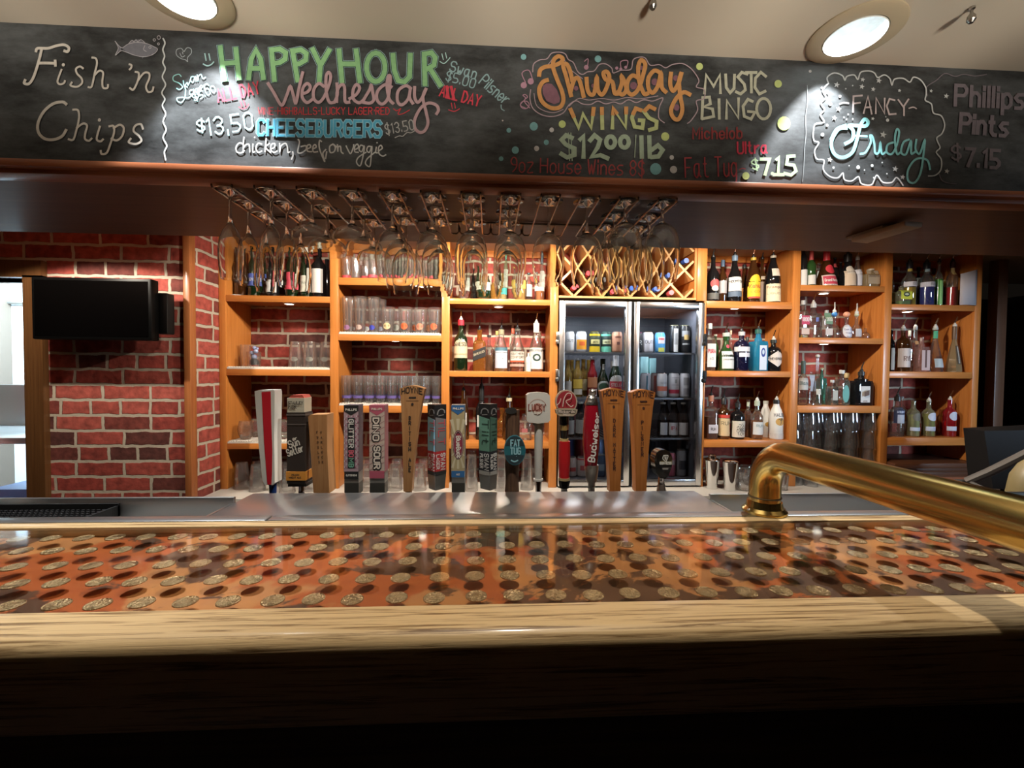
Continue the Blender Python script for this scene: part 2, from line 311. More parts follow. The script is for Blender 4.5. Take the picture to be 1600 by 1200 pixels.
# ------------------------------------------------------------------ single-stroke letters (x 0-4, baseline y=2, cap y=8)
FONT = {}
for ln in """A:02 28 42|14 34;B:02 08 28 37 36 25 05|25 34 33 22 02;C:47 38 18 07 03 12 32 43;D:02 08 28 46 44 22 02;E:48 08 02 42|05 35;F:48 08|08 02|05 35;G:47 38 18 07 03 12 32 43 45 25;H:08 02|48 42|05 45;I:08 02;J:38 33 22 12 03;K:08 02|48 05 42;L:08 02 42;M:02 08 24 48 42;N:02 08 42 48;O:18 07 03 12 32 43 47 38 18;P:02 08 38 47 46 35 05;Q:18 07 03 12 32 43 47 38 18|24 42;R:02 08 38 47 46 35 05|25 42;S:47 38 18 07 06 15 35 44 43 32 12 03;T:08 48|28 22;U:08 03 12 32 43 48;V:08 22 48;W:08 12 26 32 48;X:08 42|48 02;Y:08 25 48|25 22;Z:08 48 02 42;0:18 07 03 12 22 33 37 28 18;1:07 18 12;2:07 18 28 37 36 02 32;3:07 18 28 37 36 25 15|25 34 33 22 12 03;4:22 28 04 34;5:38 08 05 25 34 33 22 02;6:38 18 06 03 12 22 33 34 25 05;7:08 38 12;8:15 06 07 18 28 37 36 25 15 04 03 12 22 33 34 25;9:35 15 06 07 18 28 37 34 12;a:36 16 05 03 12 22 34|36 33 42;b:08 02|05 16 26 35 33 22 12 03;c:35 26 16 05 03 12 22 33;d:35 26 16 05 03 12 22 33|38 32;e:04 34 35 26 16 05 03 12 22 33;f:38 28 17 12|06 26;g:35 26 16 05 03 12 22 33|36 31 20 10;h:08 02|05 16 26 35 32;i:06 02|08 07;k:08 02|36 04 32;l:08 02;m:02 06|05 16 25 22|25 36 45 42;n:02 06|05 16 26 35 32;o:16 05 03 12 22 33 35 26 16;p:06 00|05 16 26 35 33 22 12 03;r:02 06|04 15 26 36;s:36 16 05 14 24 33 22 02;t:18 13 22 32|06 26;u:06 03 12 22 33|36 32;v:06 12 36;w:06 12 24 32 46;x:06 32|36 02;y:06 13 22|36 20 10;z:06 36 02 32;$:37 28 18 07 06 15 25 34 33 22 12 03|29 21;.:02 03;,:03 01;-:05 25;':08 07;/:02 48;!:08 04|03 02;&:42 07 18 27 03 12 22 44;~:04 15 24 35;*:15 16""".split(';'):
    FONT[ln[0]] = [[(int(p[0]), int(p[1])-2) for p in st.split()] for st in ln[2:].split('|')]
def layout(text):
    x = 0; out = []
    for ch in text:
        if ch == ' ': x += 2.6; continue
        g = FONT.get(ch)
        if not g: x += 2; continue
        w_ = max(p[0] for st in g for p in st)
        for st in g: out.append([(x+p[0], p[1]) for p in st])
        x += w_ + 1.7
    return out, max(x-1.7, 1)
def smooth_line(pts, n=5):
    if len(pts) < 3: return list(pts)
    q = [pts[0]]+list(pts)+[pts[-1]]; out = []
    for i in range(1, len(q)-2):
        p0, p1, p2, p3 = q[i-1], q[i], q[i+1], q[i+2]
        for k in range(n):
            t = k/n; a = []
            for d in (0, 1):
                a.append(0.5*((2*p1[d])+(-p0[d]+p2[d])*t+(2*p0[d]-5*p1[d]+4*p2[d]-p3[d])*t*t+(-p0[d]+3*p1[d]-3*p2[d]+p3[d])*t**3))
            out.append(tuple(a))
    out.append(tuple(pts[-1])); return out
def write(mb, text, p0, p1, h, wd, fn, smooth=False, bow=0):
    # text along the 2-D line p0 -> p1 (baseline, y down), cap height h, stroke width wd
    st, tot = layout(text); dx, dy = p1[0]-p0[0], p1[1]-p0[1]; L = hypot(dx, dy); ux, uy = dx/L, dy/L; sx = L/tot; sy = h/6
    for s_ in st:
        q = [(p0[0]+ux*(a*sx)+uy*(b*sy), p0[1]+uy*(a*sx)-ux*(b*sy) - bow*4*(a/tot)*(1-a/tot)) for a, b in s_]
        mb.ribbon(smooth_line(q, 4) if smooth else q, wd, fn)
    return mb

# ================================================================== the room shell
FLOOR = -CAM_H; YB = 1.057; YS = 2.53; YBACK = 2.80; YW = 2.31; XL = -1.54
SOF = 0.46
struct('floor', MB().box(-4.6, 5.2, -4.2, 6.2, FLOOR-0.1, FLOOR), M_FLOOR)
cl = bmesh.new(); ed = []
def _loop(pts):
    vs = [cl.verts.new(p) for p in pts]
    for i in range(len(vs)): ed.append(cl.edges.new((vs[i], vs[(i+1) % len(vs)])))
_loop([(-4.6, -4.2, CEIL), (5.2, -4.2, CEIL), (5.2, YB+.02, CEIL), (-4.6, YB+.02, CEIL)])
for (x, y) in DOWNLIGHTS: _loop([(x+.060*cos(2*pi*k/40), y+.060*sin(2*pi*k/40), CEIL) for k in range(40)])
bmesh.ops.triangle_fill(cl, use_beauty=True, use_dissolve=False, edges=ed)
cl.verts.index_update(); cm_ = MB().add([v.co[:] for v in cl.verts], [[v.index for v in f.verts] for f in cl.faces]); cl.free()
cm_.box(-4.6, 5.2, -4.2, 3.4, CEIL+.16, CEIL+.2); cm_.box(-4.6, 5.2, YB+.02, 3.4, CEIL, CEIL+.01)
struct('ceiling', cm_, M_CREAM, smooth='flat')
struct('wall_front', MB().box(-4.6, 5.2, -4.3, -4.2, FLOOR, CEIL), M_ROOM)
struct('wall_right', MB().box(5.1, 5.2, -4.2, 4.2, FLOOR, CEIL), M_ROOM)
struct('wall_left', MB().box(-4.7, -4.6, -4.2, 6.2, FLOOR, CEIL+0.8), M_ROOM)
# brick wall left of the shelves, with the doorway to the kitchen in it
DX = -2.325; DTOP = 0.455
bw = MB()
bw.box(DX+0.0, XL-0.001, YW, YW+0.12, FLOOR, CEIL)                 # brick right of the door
bw.box(-4.6, DX, YW, YW+0.12, DTOP, CEIL)                    # above the door
bw.box(-4.6, -3.25, YW, YW+0.12, FLOOR, DTOP)
struct('wall_left_brick', bw, M_BRICKX)
struct('wall_return_brick', MB().box(XL-0.0005, XL+0.003, YW+0.001, YBACK+0.1, FLOOR, CEIL).box(XL-0.12, XL-0.0005, YW+0.121, YBACK+0.1, FLOOR, CEIL), M_BRICKY)
bk = MB().box(XL, 0.40, YBACK, YBACK+0.12, FLOOR, CEIL).box(1.29, 3.15, YBACK, YBACK+0.12, FLOOR, CEIL).box(0.40, 1.29, YBACK, YBACK+0.12, 0.44, CEIL)
struct('wall_back_brick', bk, M_BRICKX)
# door frame
struct('door_1', MB().box(DX-0.005, DX+0.085, YW-0.03, YW+0.14, FLOOR, DTOP+0.01).box(-3.35, DX+0.085, YW-0.03, YW+0.14, DTOP, DTOP+0.085), wood('door_frame_wood', (0.13, 0.058, 0.02), (0.085, 0.035, 0.012), 'Z'))
struct('trim_1', MB().cbox(XL-0.028, XL+0.006, YW-0.018, YW+0.03, FLOOR, CEIL, 0.004), wood('corner_trim_wood', (0.38, 0.14, 0.045), (0.28, 0.09, 0.03), 'Z'))
# kitchen beyond
struct('wall_kitchen', MB().box(-4.6, XL-0.12, 4.4, 4.5, FLOOR, CEIL+0.8).box(XL-0.14, XL-0.12, 2.92, 4.5, FLOOR, CEIL+0.8), M_WHITEWALL)
struct('ceiling_kitchen', MB().box(-4.6, XL-0.12, 3.4, 4.5, CEIL+0.7, CEIL+0.8), M_WHITEWALL)
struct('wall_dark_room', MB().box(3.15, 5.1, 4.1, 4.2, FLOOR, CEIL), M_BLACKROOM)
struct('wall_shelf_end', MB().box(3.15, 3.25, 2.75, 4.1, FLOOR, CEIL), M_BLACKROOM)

# ------------------------------------------------------------------ bulkhead over the bar
so = MB()
so.box(-4.6, 5.1, YB+0.004, 1.545, SOF, CEIL)
struct('wall_bulkhead', so, M_DARK)
struct('trim_2', MB().cbox(-4.6, 5.1, YB-0.030, YB+0.02, 0.4520, 0.469, 0.003).cbox(-4.6, 5.1, YB-0.014, YB+0.032, 0.4425, SOF, 0.002), M_LEDGE)

# ------------------------------------------------------------------ chalkboard with its lettering
def chalk_mat():
    m = mat('dusty_chalkboard', (0.022, 0.024, 0.026), 0.55, spec=0.35); nt = m.node_tree; b = nt.nodes['Principled BSDF']; N = nt.nodes.new; Lk = nt.links.new
    tc = N('ShaderNodeTexCoord'); mp = N('ShaderNodeMapping'); mp.inputs['Scale'].default_value = (1, 1, 2.4); Lk(tc.outputs['Object'], mp.inputs[0])
    nz = N('ShaderNodeTexNoise'); nz.inputs['Scale'].default_value = 5; nz.inputs['Detail'].default_value = 7; nz.inputs['Roughness'].default_value = 0.7; Lk(mp.outputs[0], nz.inputs[0])
    cr = N('ShaderNodeValToRGB'); cr.color_ramp.elements[0].position = 0.38; cr.color_ramp.elements[1].position = 0.78
    cr.color_ramp.elements[0].color = (0.011, 0.012, 0.0125, 1); cr.color_ramp.elements[1].color = (0.105, 0.113, 0.118, 1)
    Lk(nz.outputs['Fac'], cr.inputs[0]); Lk(cr.outputs[0], b.inputs['Base Color']); return m
board = thing('chalkboard', 'long black chalkboard of weekly specials above the bar', 'chalkboard', (0, YB, 0.63))
obj('board', MB().box(-4.0, 4.4, -0.008, 0.003, 0.4700-0.63, CEIL-0.0005-0.63), chalk_mat(), board)
_lay = [0]
def bfn(off):
    Y = YB-0.009-off
    def fn(x, y):
        p = onY(x, y, Y); return (p.x, p.y-YB, p.z-0.63)
    return fn
class Crop:
    def __init__(s, x, y, k): s.x, s.y, s.k = x, y, k
    def P(s, pts): return [(s.x+a/s.k, s.y+b/s.k) for a, b in pts]
def chalk(name, col, items, layer=1, rough=0.9):
    mb = MB(); fn = bfn(0.0008*layer)
    for it in items: it(mb, fn)
    return obj(name, mb, mat('chalk_'+name, col, rough, spec=0.1, var=0.35, vscale=90), board, smooth='flat')
def S(cr, wd, *lines, sm=True):
    def f(mb, fn):
        for l in lines:
            q = cr.P(l); mb.ribbon(smooth_line(q, 5) if (sm and len(q) > 2) else q, wd/cr.k, fn)
    return f
def T(cr, text, a, b, h, wd, sm=False, bow=0):
    def f(mb, fn): write(mb, text, cr.P([a])[0], cr.P([b])[0], h/cr.k, wd/cr.k, fn, sm, bow/cr.k)
    return f
def D(cr, *dots):
    def f(mb, fn):
        for (x, y, r) in dots:
            X, Y_ = cr.P([(x, y)])[0]; R = r/cr.k
            mb.poly([(X+R*cos(2*pi*k/14), Y_+R*1.05*sin(2*pi*k/14)) for k in range(14)], fn)
    return f
def F(cr, pts): 
    def f(mb, fn): mb.poly(cr.P(pts), fn)
    return f
def STAR(cr, *st):
    def f(mb, fn):
        for (x, y, r) in st:
            X, Y_ = cr.P([(x, y)])[0]; R = r/cr.k
            q = [(X+R*(1 if k % 2 == 0 else .42)*sin(pi*k/5+.2), Y_-R*(1 if k % 2 == 0 else .42)*cos(pi*k/5+.2)) for k in range(10)]
            for k in range(10): mb.add([fn(X, Y_), fn(*q[k]), fn(*q[(k+1) % 10])], [(0, 1, 2)])
    return f
def ell(cx, cy, rx, ry, a0=0, a1=360, n=18): return [(cx+rx*cos(radians(a0+(a1-a0)*k/n)), cy+ry*sin(radians(a0+(a1-a0)*k/n))) for k in range(n+1)]
A = Crop(0, 0, 4); B = Crop(240, 40, 5); C = Crop(520, 40, 5); Dc = Crop(780, 60, 5); E = Crop(1060, 80, 5.454); Fc = Crop(1240, 60, 4.444)
W1 = (0.62, 0.58, 0.52); W2 = (0.70, 0.74, 0.74)
chalk('fish_lettering', W1, [
    S(A, 17, [(262,300),(248,360),(228,430),(206,490),(180,524),(152,520),(158,500)], [(225,322),(236,302),(300,302),(350,287),(400,280),(430,298),(424,322),(402,318)], [(240,395),(290,394),(346,396)], [(345,378),(347,412)]),
    S(A, 12, [(385,435),(368,480),(360,512),(375,527),(400,520),(406,505)], [(520,428),(500,416),(476,430),(482,460),(510,490),(513,520),(482,543),(442,535),(450,515)],
      [(575,360),(600,366),(606,400),(592,460),(574,540),(552,545)], [(592,470),(622,442),(645,456),(640,510),(645,548),(672,550),(676,530)],
      [(808,402),(822,408),(820,425),(810,435)], [(846,450),(868,458),(862,505),(835,560),(812,550)], [(866,500),(900,457),(932,458),(934,490),(914,540),(926,574),(952,570),(960,545)]),
    D(A, (396,405,10))])
chalk('chips_lettering', W1, [D(A, (621,750,10)), S(A, 18, [(415,652),(390,637),(330,650),(272,700),(238,770),(242,830),(282,868),(340,872),(390,850),(414,812)]),
    S(A, 13, [(456,686),(488,690),(494,740),(476,820),(458,873),(428,870)], [(480,800),(520,772),(545,786),(534,830),(532,868),(556,880),(574,865)], [(625,790),(610,840),(606,873),(628,884),(645,870)],
      [(682,790),(710,788),(713,830),(690,900),(668,955),(636,962),(630,942)], [(710,802),(748,780),(774,800),(764,850),(730,878),(696,866)], [(894,806),(880,776),(846,786),(836,820),(870,850),(884,880),(850,900),(806,890),(818,866)])])
chalk('fish_drawing', (0.20, 0.20, 0.23), [F(A, [(760,300),(800,277),(850,267),(910,272),(960,292),(985,310),(955,340),(900,354),(840,344),(790,325)]), F(A, [(757,300),(720,258),(738,300),(722,345),(757,318)]), F(A, [(802,275),(822,255),(868,246),(905,268)]), F(A, [(885,352),(905,350),(890,368)])])
chalk('fish_outline', (0.50, 0.49, 0.52), [S(A, 4, [(720,258),(760,298),(800,276),(850,266),(910,271),(960,291),(985,310),(955,341),(900,355),(840,345),(790,326),(757,318),(722,345),(740,300),(720,258)], [(805,272),(825,252),(838,262),(850,248),(862,262),(880,248),(905,266)], [(905,285),(898,310),(915,322)], ell(938,296,7,7), ell(993,235,10,11), ell(965,250,7,7), ell(991,275,6,6))], 2)
chalk('wavy_divider', W2, [S(A, 9, [(1019,240),(1031,270),(1018,310),(1029,350),(1018,390),(1033,430),(1015,480),(1035,530),(1012,580),(1031,620),(1015,660),(1036,710),(1020,760),(1039,810),(1020,860),(1043,910),(1028,950),(1036,1000)])])
# --- happy hour
HH = [[[(520,165),(536,290),(556,425)], [(642,178),(668,415)], [(545,296),(655,288)]], [[(742,415),(764,260),(800,190),(836,260),(858,415)], [(752,335),(848,335)]],
      [[(920,182),(944,430)], [(922,192),(985,182),(1032,212),(1028,262),(985,290),(935,296)]], [[(1085,190),(1126,432)], [(1088,200),(1150,188),(1194,218),(1188,270),(1140,298),(1108,302)]], [[(1242,182),(1304,312)], [(1374,190),(1304,312),(1294,440)]]]
HC = [[[(48,190),(72,438)], [(182,190),(212,438)], [(62,300),(200,300)]], [ell(336,326,72,112, -90, 270)], [[(470,225),(480,350),(510,430),(560,440),(600,400),(606,225)]], [[(714,215),(720,462)], [(716,222),(770,212),(800,250),(790,310),(728,345)], [(762,340),(842,468)]]]
def block(cr, groups, wd, sm=False): return [S(cr, wd, *g, sm=sm) for g in groups]
chalk('happy_hour_outline', (0.36, 0.55, 0.55), block(B, HH, 54)+block(C, HC, 54), 1)
chalk('happy_hour_gap', (0.015, 0.03, 0.035), block(B, HH, 47)+block(C, HC, 47), 2)
chalk('happy_hour_lettering', (0.26, 0.50, 0.24), block(B, HH, 38)+block(C, HC, 38), 3)
PK = (0.46, 0.31, 0.33)
wed = [S(B, 24, [(893,450),(940,525),(1000,622),(1040,545),(1068,475),(1092,545),(1112,605),(1138,480),(1166,365)], [(1160,532),(1200,520),(1225,482),(1200,452),(1166,490),(1162,560),(1200,602),(1245,572)],
        [(1330,475),(1290,452),(1252,500),(1252,570),(1290,600),(1330,560),(1368,470),(1384,400),(1368,366),(1348,400),(1350,520),(1374,598),(1412,600)]),
       S(C, 24, [(12,600),(36,540),(32,452)], [(30,598),(36,510),(66,462),(92,482),(96,590),(130,598)], [(130,572),(182,540),(210,490),(186,460),(160,500),(160,570),(204,604),(240,582)], [(240,582),(288,500),(300,466),(312,520),(320,580),(290,606),(238,600)],
        [(460,480),(412,460),(352,510),(346,580),(386,614),(430,570),(446,470),(450,402),(434,396),(424,470),(440,570),(472,610)], [(610,492),(570,470),(512,510),(506,590),(540,620),(590,572),(608,486),(600,560),(626,610)],
        [(640,480),(640,560),(664,600),(700,560),(732,488),(704,560),(730,680),(744,760),(720,820),(680,835),(642,800),(642,730),(690,642),(750,606),(808,622),(826,660),(810,692)])]
chalk('wednesday_lettering', PK, wed, 4)
CY = (0.35, 0.72, 0.70)
chalk('swan_lager_lettering', CY, [S(B, 8, [(216,398),(196,380),(156,396),(156,430),(200,450),(226,480),(202,500),(180,490)], [(232,430),(240,470),(262,446),(270,466),(290,420)], [(318,400),(296,400),(290,430),(310,442),(326,398),(332,436)], [(340,385),(346,432),(352,395),(370,382),(386,415),(406,404)],
        [(266,482),(240,470),(250,500),(245,560),(220,600),(190,592),(184,566),(230,560),(270,566),(300,545)], [(306,500),(282,510),(286,540),(310,530),(312,500),(320,532)], [(346,490),(326,500),(336,525),(352,490),(356,540),(340,570),(318,560)], [(360,500),(382,480),(370,468),(360,495),(382,512)], [(394,465),(402,502),(396,472),(415,455),(432,468)]),
        T(B, '$5.00', (322,590), (488,515), 52, 7, True)])
chalk('blue_smile', (0.45, 0.68, 0.66), [S(B, 10, [(400,218),(410,272)], [(432,220),(442,270)], [(388,300),(420,314),(450,304),(470,284)])])
chalk('blue_smile', (0.45, 0.68, 0.66), [S(C, 7, [(852,220),(864,266)], [(880,212),(890,255)], [(836,280),(868,296),(898,272),(916,250)])])
chalk('heart_drawing', (0.42, 0.47, 0.48), [S(B, 6, [(237,205),(215,178),(180,190),(180,230),(215,258),(250,268),(266,282),(266,250),(295,215),(292,182),(262,174),(240,203)], [(205,215),(222,245),(245,235)], [(225,205),(230,222)])])
RD = (0.62, 0.07, 0.10)
chalk('all_day_lettering', RD, [T(B, 'ALL DAY', (506,598), (832,530), 96, 12), S(B, 8, [(678,590),(692,632)], [(704,584),(716,624)], [(668,636),(695,650),(725,640),(742,614)])])
chalk('all_day_lettering', RD, [T(C, 'ALL DAY', (832,548), (1140,632), 86, 12), S(C, 22, [(890,475),(902,560)], [(925,478),(945,570)]), S(C, 7, [(926,605),(934,650)], [(950,605),(958,645)], [(905,658),(950,670),(990,650)])])
chalk('wine_highballs_lettering', (0.55, 0.06, 0.07), [T(B, 'WINE-HIGHBALLS-LUCKY LAGER*RED', (818,694), (1842,694), 54, 6.5), S(C, 7, [(475,650),(500,665),(530,650),(510,690),(545,690),(600,660)])])
chalk('price_lettering', (0.45, 0.74, 0.74), [T(B, '$', (342,826), (400,822), 85, 12), T(B, '13,50', (428,858), (780,806), 132, 13)])
chalk('cheeseburgers_outline', (0.30, 0.55, 0.66), [T(B, 'CHEESEBURGERS', (812,856), (1776,870), 122, 29)])
chalk('cheeseburgers_lettering', (0.10, 0.40, 0.58), [T(B, 'CHEESEBURGERS', (812,856), (1776,870), 122, 17)], 2)
chalk('small_price_lettering', (0.42, 0.42, 0.41), [T(C, '$13.50', (418,850), (636,812), 78, 8), S(C, 7, [(486,876),(520,862),(548,864),(580,836),(610,838),(640,822)])], 5)
chalk('cheeseburger_kinds_lettering', (0.62, 0.62, 0.60), [S(B, 11, [(702,926),(672,916),(646,945),(650,985),(682,995),(710,976)], [(706,872),(701,930),(700,990)], [(700,962),(720,932),(746,930),(752,988)], [(776,926),(776,985),(792,984)], [(846,926),(816,920),(800,955),(816,990),(846,980)], [(880,880),(870,986)], [(906,920),(876,952),(916,992)],
        [(915,965),(945,950),(946,922),(920,930),(916,970),(940,990),(966,980)], [(985,920),(986,986),(996,940),(1030,920),(1046,950),(1050,990),(1066,985)], [(1086,985),(1090,1010),(1078,1045)], [(1130,890),(1140,912),(1126,985),(1150,996),(1190,970),(1190,940),(1152,946)], [(1196,965),(1226,950),(1220,930),(1200,940),(1202,980),(1236,985)],
        [(1240,965),(1270,950),(1262,930),(1246,945),(1248,985),(1282,985)], [(1312,906),(1296,900),(1296,960),(1330,1050),(1336,1054),(1322,1000),(1346,968)], [(1352,985),(1344,1040)], [(1402,926),(1376,945),(1380,990),(1410,985),(1420,950),(1402,926),(1430,948)], [(1436,930),(1440,986),(1442,950),(1460,945),(1466,985),(1482,1000)]),
        S(C, 10, [(104,940),(126,985),(140,1000),(158,960),(164,930)], [(170,972),(200,952),(192,926),(172,945),(172,985),(200,990)], [(242,942),(216,936),(206,970),(226,985),(246,942),(240,1000),(216,1094),(186,1070),(200,1030),(260,990)], [(302,946),(276,945),(266,975),(286,990),(306,946),(300,1020),(290,1100),(256,1080),(270,1040),(330,990)], [(340,950),(336,990),(350,995)], [(355,980),(386,960),(376,936),(358,955),(362,1000),(390,1020),(415,1010)]), D(B, (790,872,6)), D(C, (346,915,6))])
chalk('swan_pilsner_lettering', (0.28, 0.42, 0.44), [T(C, 'Swan', (910,352), (1110,415), 78, 10, True), T(C, 'Pilsner', (1140,450), (1340,620), 88, 10, True), T(C, '$5.00', (880,424), (1100,490), 72, 9, True), S(C, 8, [(1315,620),(1318,650),(1340,665)])])
# --- thursday
OR = (0.55, 0.27, 0.10)
thu = [[(312,290),(322,245),(362,222),(420,214),(478,190),(496,158),(462,140),(426,170),(422,230),(452,320),(492,420),(500,492),(470,540),(400,542),(332,490),(312,402),(340,342),(378,326)],
       [(562,450),(524,300),(500,215),(528,202),(556,262),(570,330)], [(556,420),(588,320),(625,325),(660,455)], [(682,310),(690,400),(715,440),(745,420),(762,300),(770,400),(800,440),(832,400),(860,310),(842,262),(814,272),(832,322),(884,342),(900,425),(930,432)],
       [(930,432),(958,350),(956,296),(986,360),(990,410),(960,440),(926,412)], [(1090,312),(1042,290),(1002,340),(1002,410),(1040,440),(1090,390),(1128,270),(1140,202),(1110,170),(1086,222),(1092,330),(1130,430),(1160,430)],
       [(1262,272),(1212,252),(1166,310),(1166,390),(1200,425),(1240,370),(1264,272),(1270,380),(1302,420)], [(1342,270),(1336,360),(1360,410),(1400,350),(1426,262),(1404,340),(1416,460),(1430,560),(1402,630),(1362,622),(1342,560),(1382,470),(1440,422),(1490,440)]]
chalk('thursday_lettering', OR, [S(Dc, 32, *thu)], 3)
chalk('thursday_blot', (0.22, 0.11, 0.14), [F(Dc, [(340,370),(370,350),(410,355),(450,400),(475,470),(470,500),(430,515),(370,490),(340,430)])], 1)
for d_ in ((600,390,18), (545,260,14), (1050,370,28), (1215,340,26), (1385,540,24), (1110,230,16), (850,300,14), (735,370,16), (1380,310,22)): chalk('thursday_blot', (0.22, 0.11, 0.14), [D(Dc, d_)], 1)
LP = (0.40, 0.30, 0.33)
chalk('thursday_cloud', LP, [S(Dc, 8, [(262,262),(270,200),(318,168),(372,160),(410,116),(470,108),(516,122),(540,165),(580,190),(612,258),(650,282),(690,262),(742,254),(780,206),(830,200),(878,232),(892,270),(950,250),(1028,242),(1046,170),(1090,148),(1140,154),(1180,210),(1250,206),(1300,230),(1350,206),(1420,196),(1470,215),(1520,260),(1560,330),(1540,380),(1600,400),(1600,470),(1540,490),(1550,560),(1500,640),(1470,665)],
        [(246,400),(240,470),(262,545),(330,596),(420,610),(500,582),(545,520),(600,488),(650,512),(715,516),(770,490),(830,512),(895,498),(950,512),(1010,480),(1070,502),(1130,480),(1200,490),(1278,466),(1250,540),(1246,620),(1290,660)]),
        S(Dc, 6, [(300,300),(310,240),(380,205),(430,150),(500,150),(530,220),(590,270),(650,315)], [(272,430),(290,520),(350,565),(430,580),(500,555)], [(545,530),(620,470),(700,482),(800,470),(900,482),(1000,462),(1100,472),(1240,450)])], 2)
chalk('wings_lettering', (0.42, 0.46, 0.22), block(Dc, [[[(560,560),(620,700),(655,590),(718,700),(738,548)]], [[(802,548),(806,705)]], [[(884,702),(890,548),(988,695),(992,545)]], [[(1106,560),(1066,548),(1036,620),(1058,690),(1118,700),(1126,642),(1092,640)]], [[(1216,552),(1172,530),(1132,572),(1170,622),(1230,650),(1226,700),(1172,716)]]], 30), 3)
chalk('wings_orange_tops', OR, block(Dc, [[[(556,552),(582,612)]], [[(732,598),(738,545)]], [[(802,545),(803,590)]], [[(888,592),(890,545),(918,585)]], [[(992,542),(991,585)]], [[(1108,562),(1068,548),(1046,590)]], [[(1216,552),(1172,530),(1136,566)]]], 31), 4)
chalk('wings_price_lettering', (0.35, 0.43, 0.32), block(Dc, [[[(572,778),(522,757),(488,792),(520,830),(588,860),(588,910),(530,930),(482,900)]], [[(630,792),(660,762),(658,930)]], [[(708,800),(745,757),(788,792),(770,850),(722,925),(790,912),(850,938)]], [ell(870,810,34,44)], [ell(978,810,34,44)], [[(1110,768),(1114,930)]], [[(1172,768),(1176,930)]], [[(1190,872),(1240,836),(1276,872),(1244,922),(1190,928)]]], 34)+[S(Dc, 7, [(540,738),(550,955)], [(560,738),(570,955)], [(1068,755),(1058,930)])], 3)
chalk('house_wine_lettering', (0.36, 0.08, 0.08), [T(Dc, '9oz House Wines 8$', (92,1042), (1128,1072), 112, 10, True)])
for d_ in ((190,145,22), (772,160,26), (270,687,32), (126,873,28), (75,718,18), (15,940,18), (368,812,20), (1222,1020,44)): chalk('blue_dot', (0.20, 0.40, 0.42), [D(Dc, d_)])
for d_ in ((410,715,18), (292,860,20), (1348,930,17), (1362,1025,28), (27,642,6)): chalk('pale_dot', (0.55, 0.53, 0.52), [D(Dc, d_)])
chalk('pale_dot', (0.55, 0.53, 0.52), [D(Fc, (115,228,10))])
for c_, d_ in ((Dc, (492,670,28)), (Dc, (1297,767,32)), (E, (180,130,29)), (E, (850,278,32)), (E, (900,615,57)), (E, (575,1062,31))): chalk('green_dot', (0.50, 0.58, 0.22), [D(c_, d_)])
chalk('music_notes', (0.42, 0.24, 0.31), [D(Dc, (192,366,24), (246,336,24), (680,226,18), (918,232,12), (950,240,12), (988,226,12)), S(Dc, 7, [(206,345),(178,272),(232,250),(262,325)], [(665,180),(694,162),(688,230)], [(952,238),(950,182),(1004,176),(994,232)], [(205,545),(165,520),(205,470),(185,445),(205,440),(220,460),(195,490),(240,545)], ell(200,520,34,30))])
chalk('music_bingo_lettering', (0.46, 0.46, 0.36), block(E, [[[(222,360),(236,200),(300,300),(354,200),(358,358)]], [[(402,198),(408,310),(440,355),(474,318),(478,200)]], [[(588,196),(540,180),(506,220),(562,282),(570,330),(530,365),(490,346)]], [[(620,190),(622,352)], [(575,182),(665,182)]], [[(746,216),(702,180),(656,230),(652,310),(690,365),(742,340)]],
        [[(208,392),(200,576)], [(206,396),(264,392),(272,450),(214,475),(290,492),(300,556),(202,578)]], [[(345,410),(348,576)]], [[(408,576),(412,420),(510,570),(512,402)]], [[(632,430),(592,410),(550,470),(560,556),(618,580),(652,520),(592,514)]], [ell(726,490,60,88)]], 24))
chalk('dark_red_lettering', (0.26, 0.05, 0.05), [T(E, 'Michelob', (125,748), (540,744), 96, 14)])
chalk('ultra_lettering', (0.62, 0.06, 0.10), [T(E, 'Ultra', (505,872), (755,868), 98, 15)])
chalk('fat_tug_lettering', (0.40, 0.07, 0.08), [T(E, 'Fat Tug', (60,1075), (495,1062), 165, 12, True), S(E, 9, [(520,1010),(545,998),(570,1004)])])
chalk('seven_fifteen_lettering', (0.52, 0.70, 0.42), [T(E, '$', (634,1008), (686,1000), 80, 12), S(E, 27, [(702,920),(776,920),(738,1052)], [(835,925),(856,905),(850,1050)], [(812,1052),(895,1052)], [(990,893),(932,897),(922,962),(985,972),(1002,1020),(960,1056),(902,1040)], sm=False), D(E, (800,1042,14))])
chalk('board_seam', (0.30, 0.32, 0.33), [S(E, 5, [(1098,290),(1100,420),(1085,560),(1088,700),(1076,820),(1070,960),(1058,1110)])])
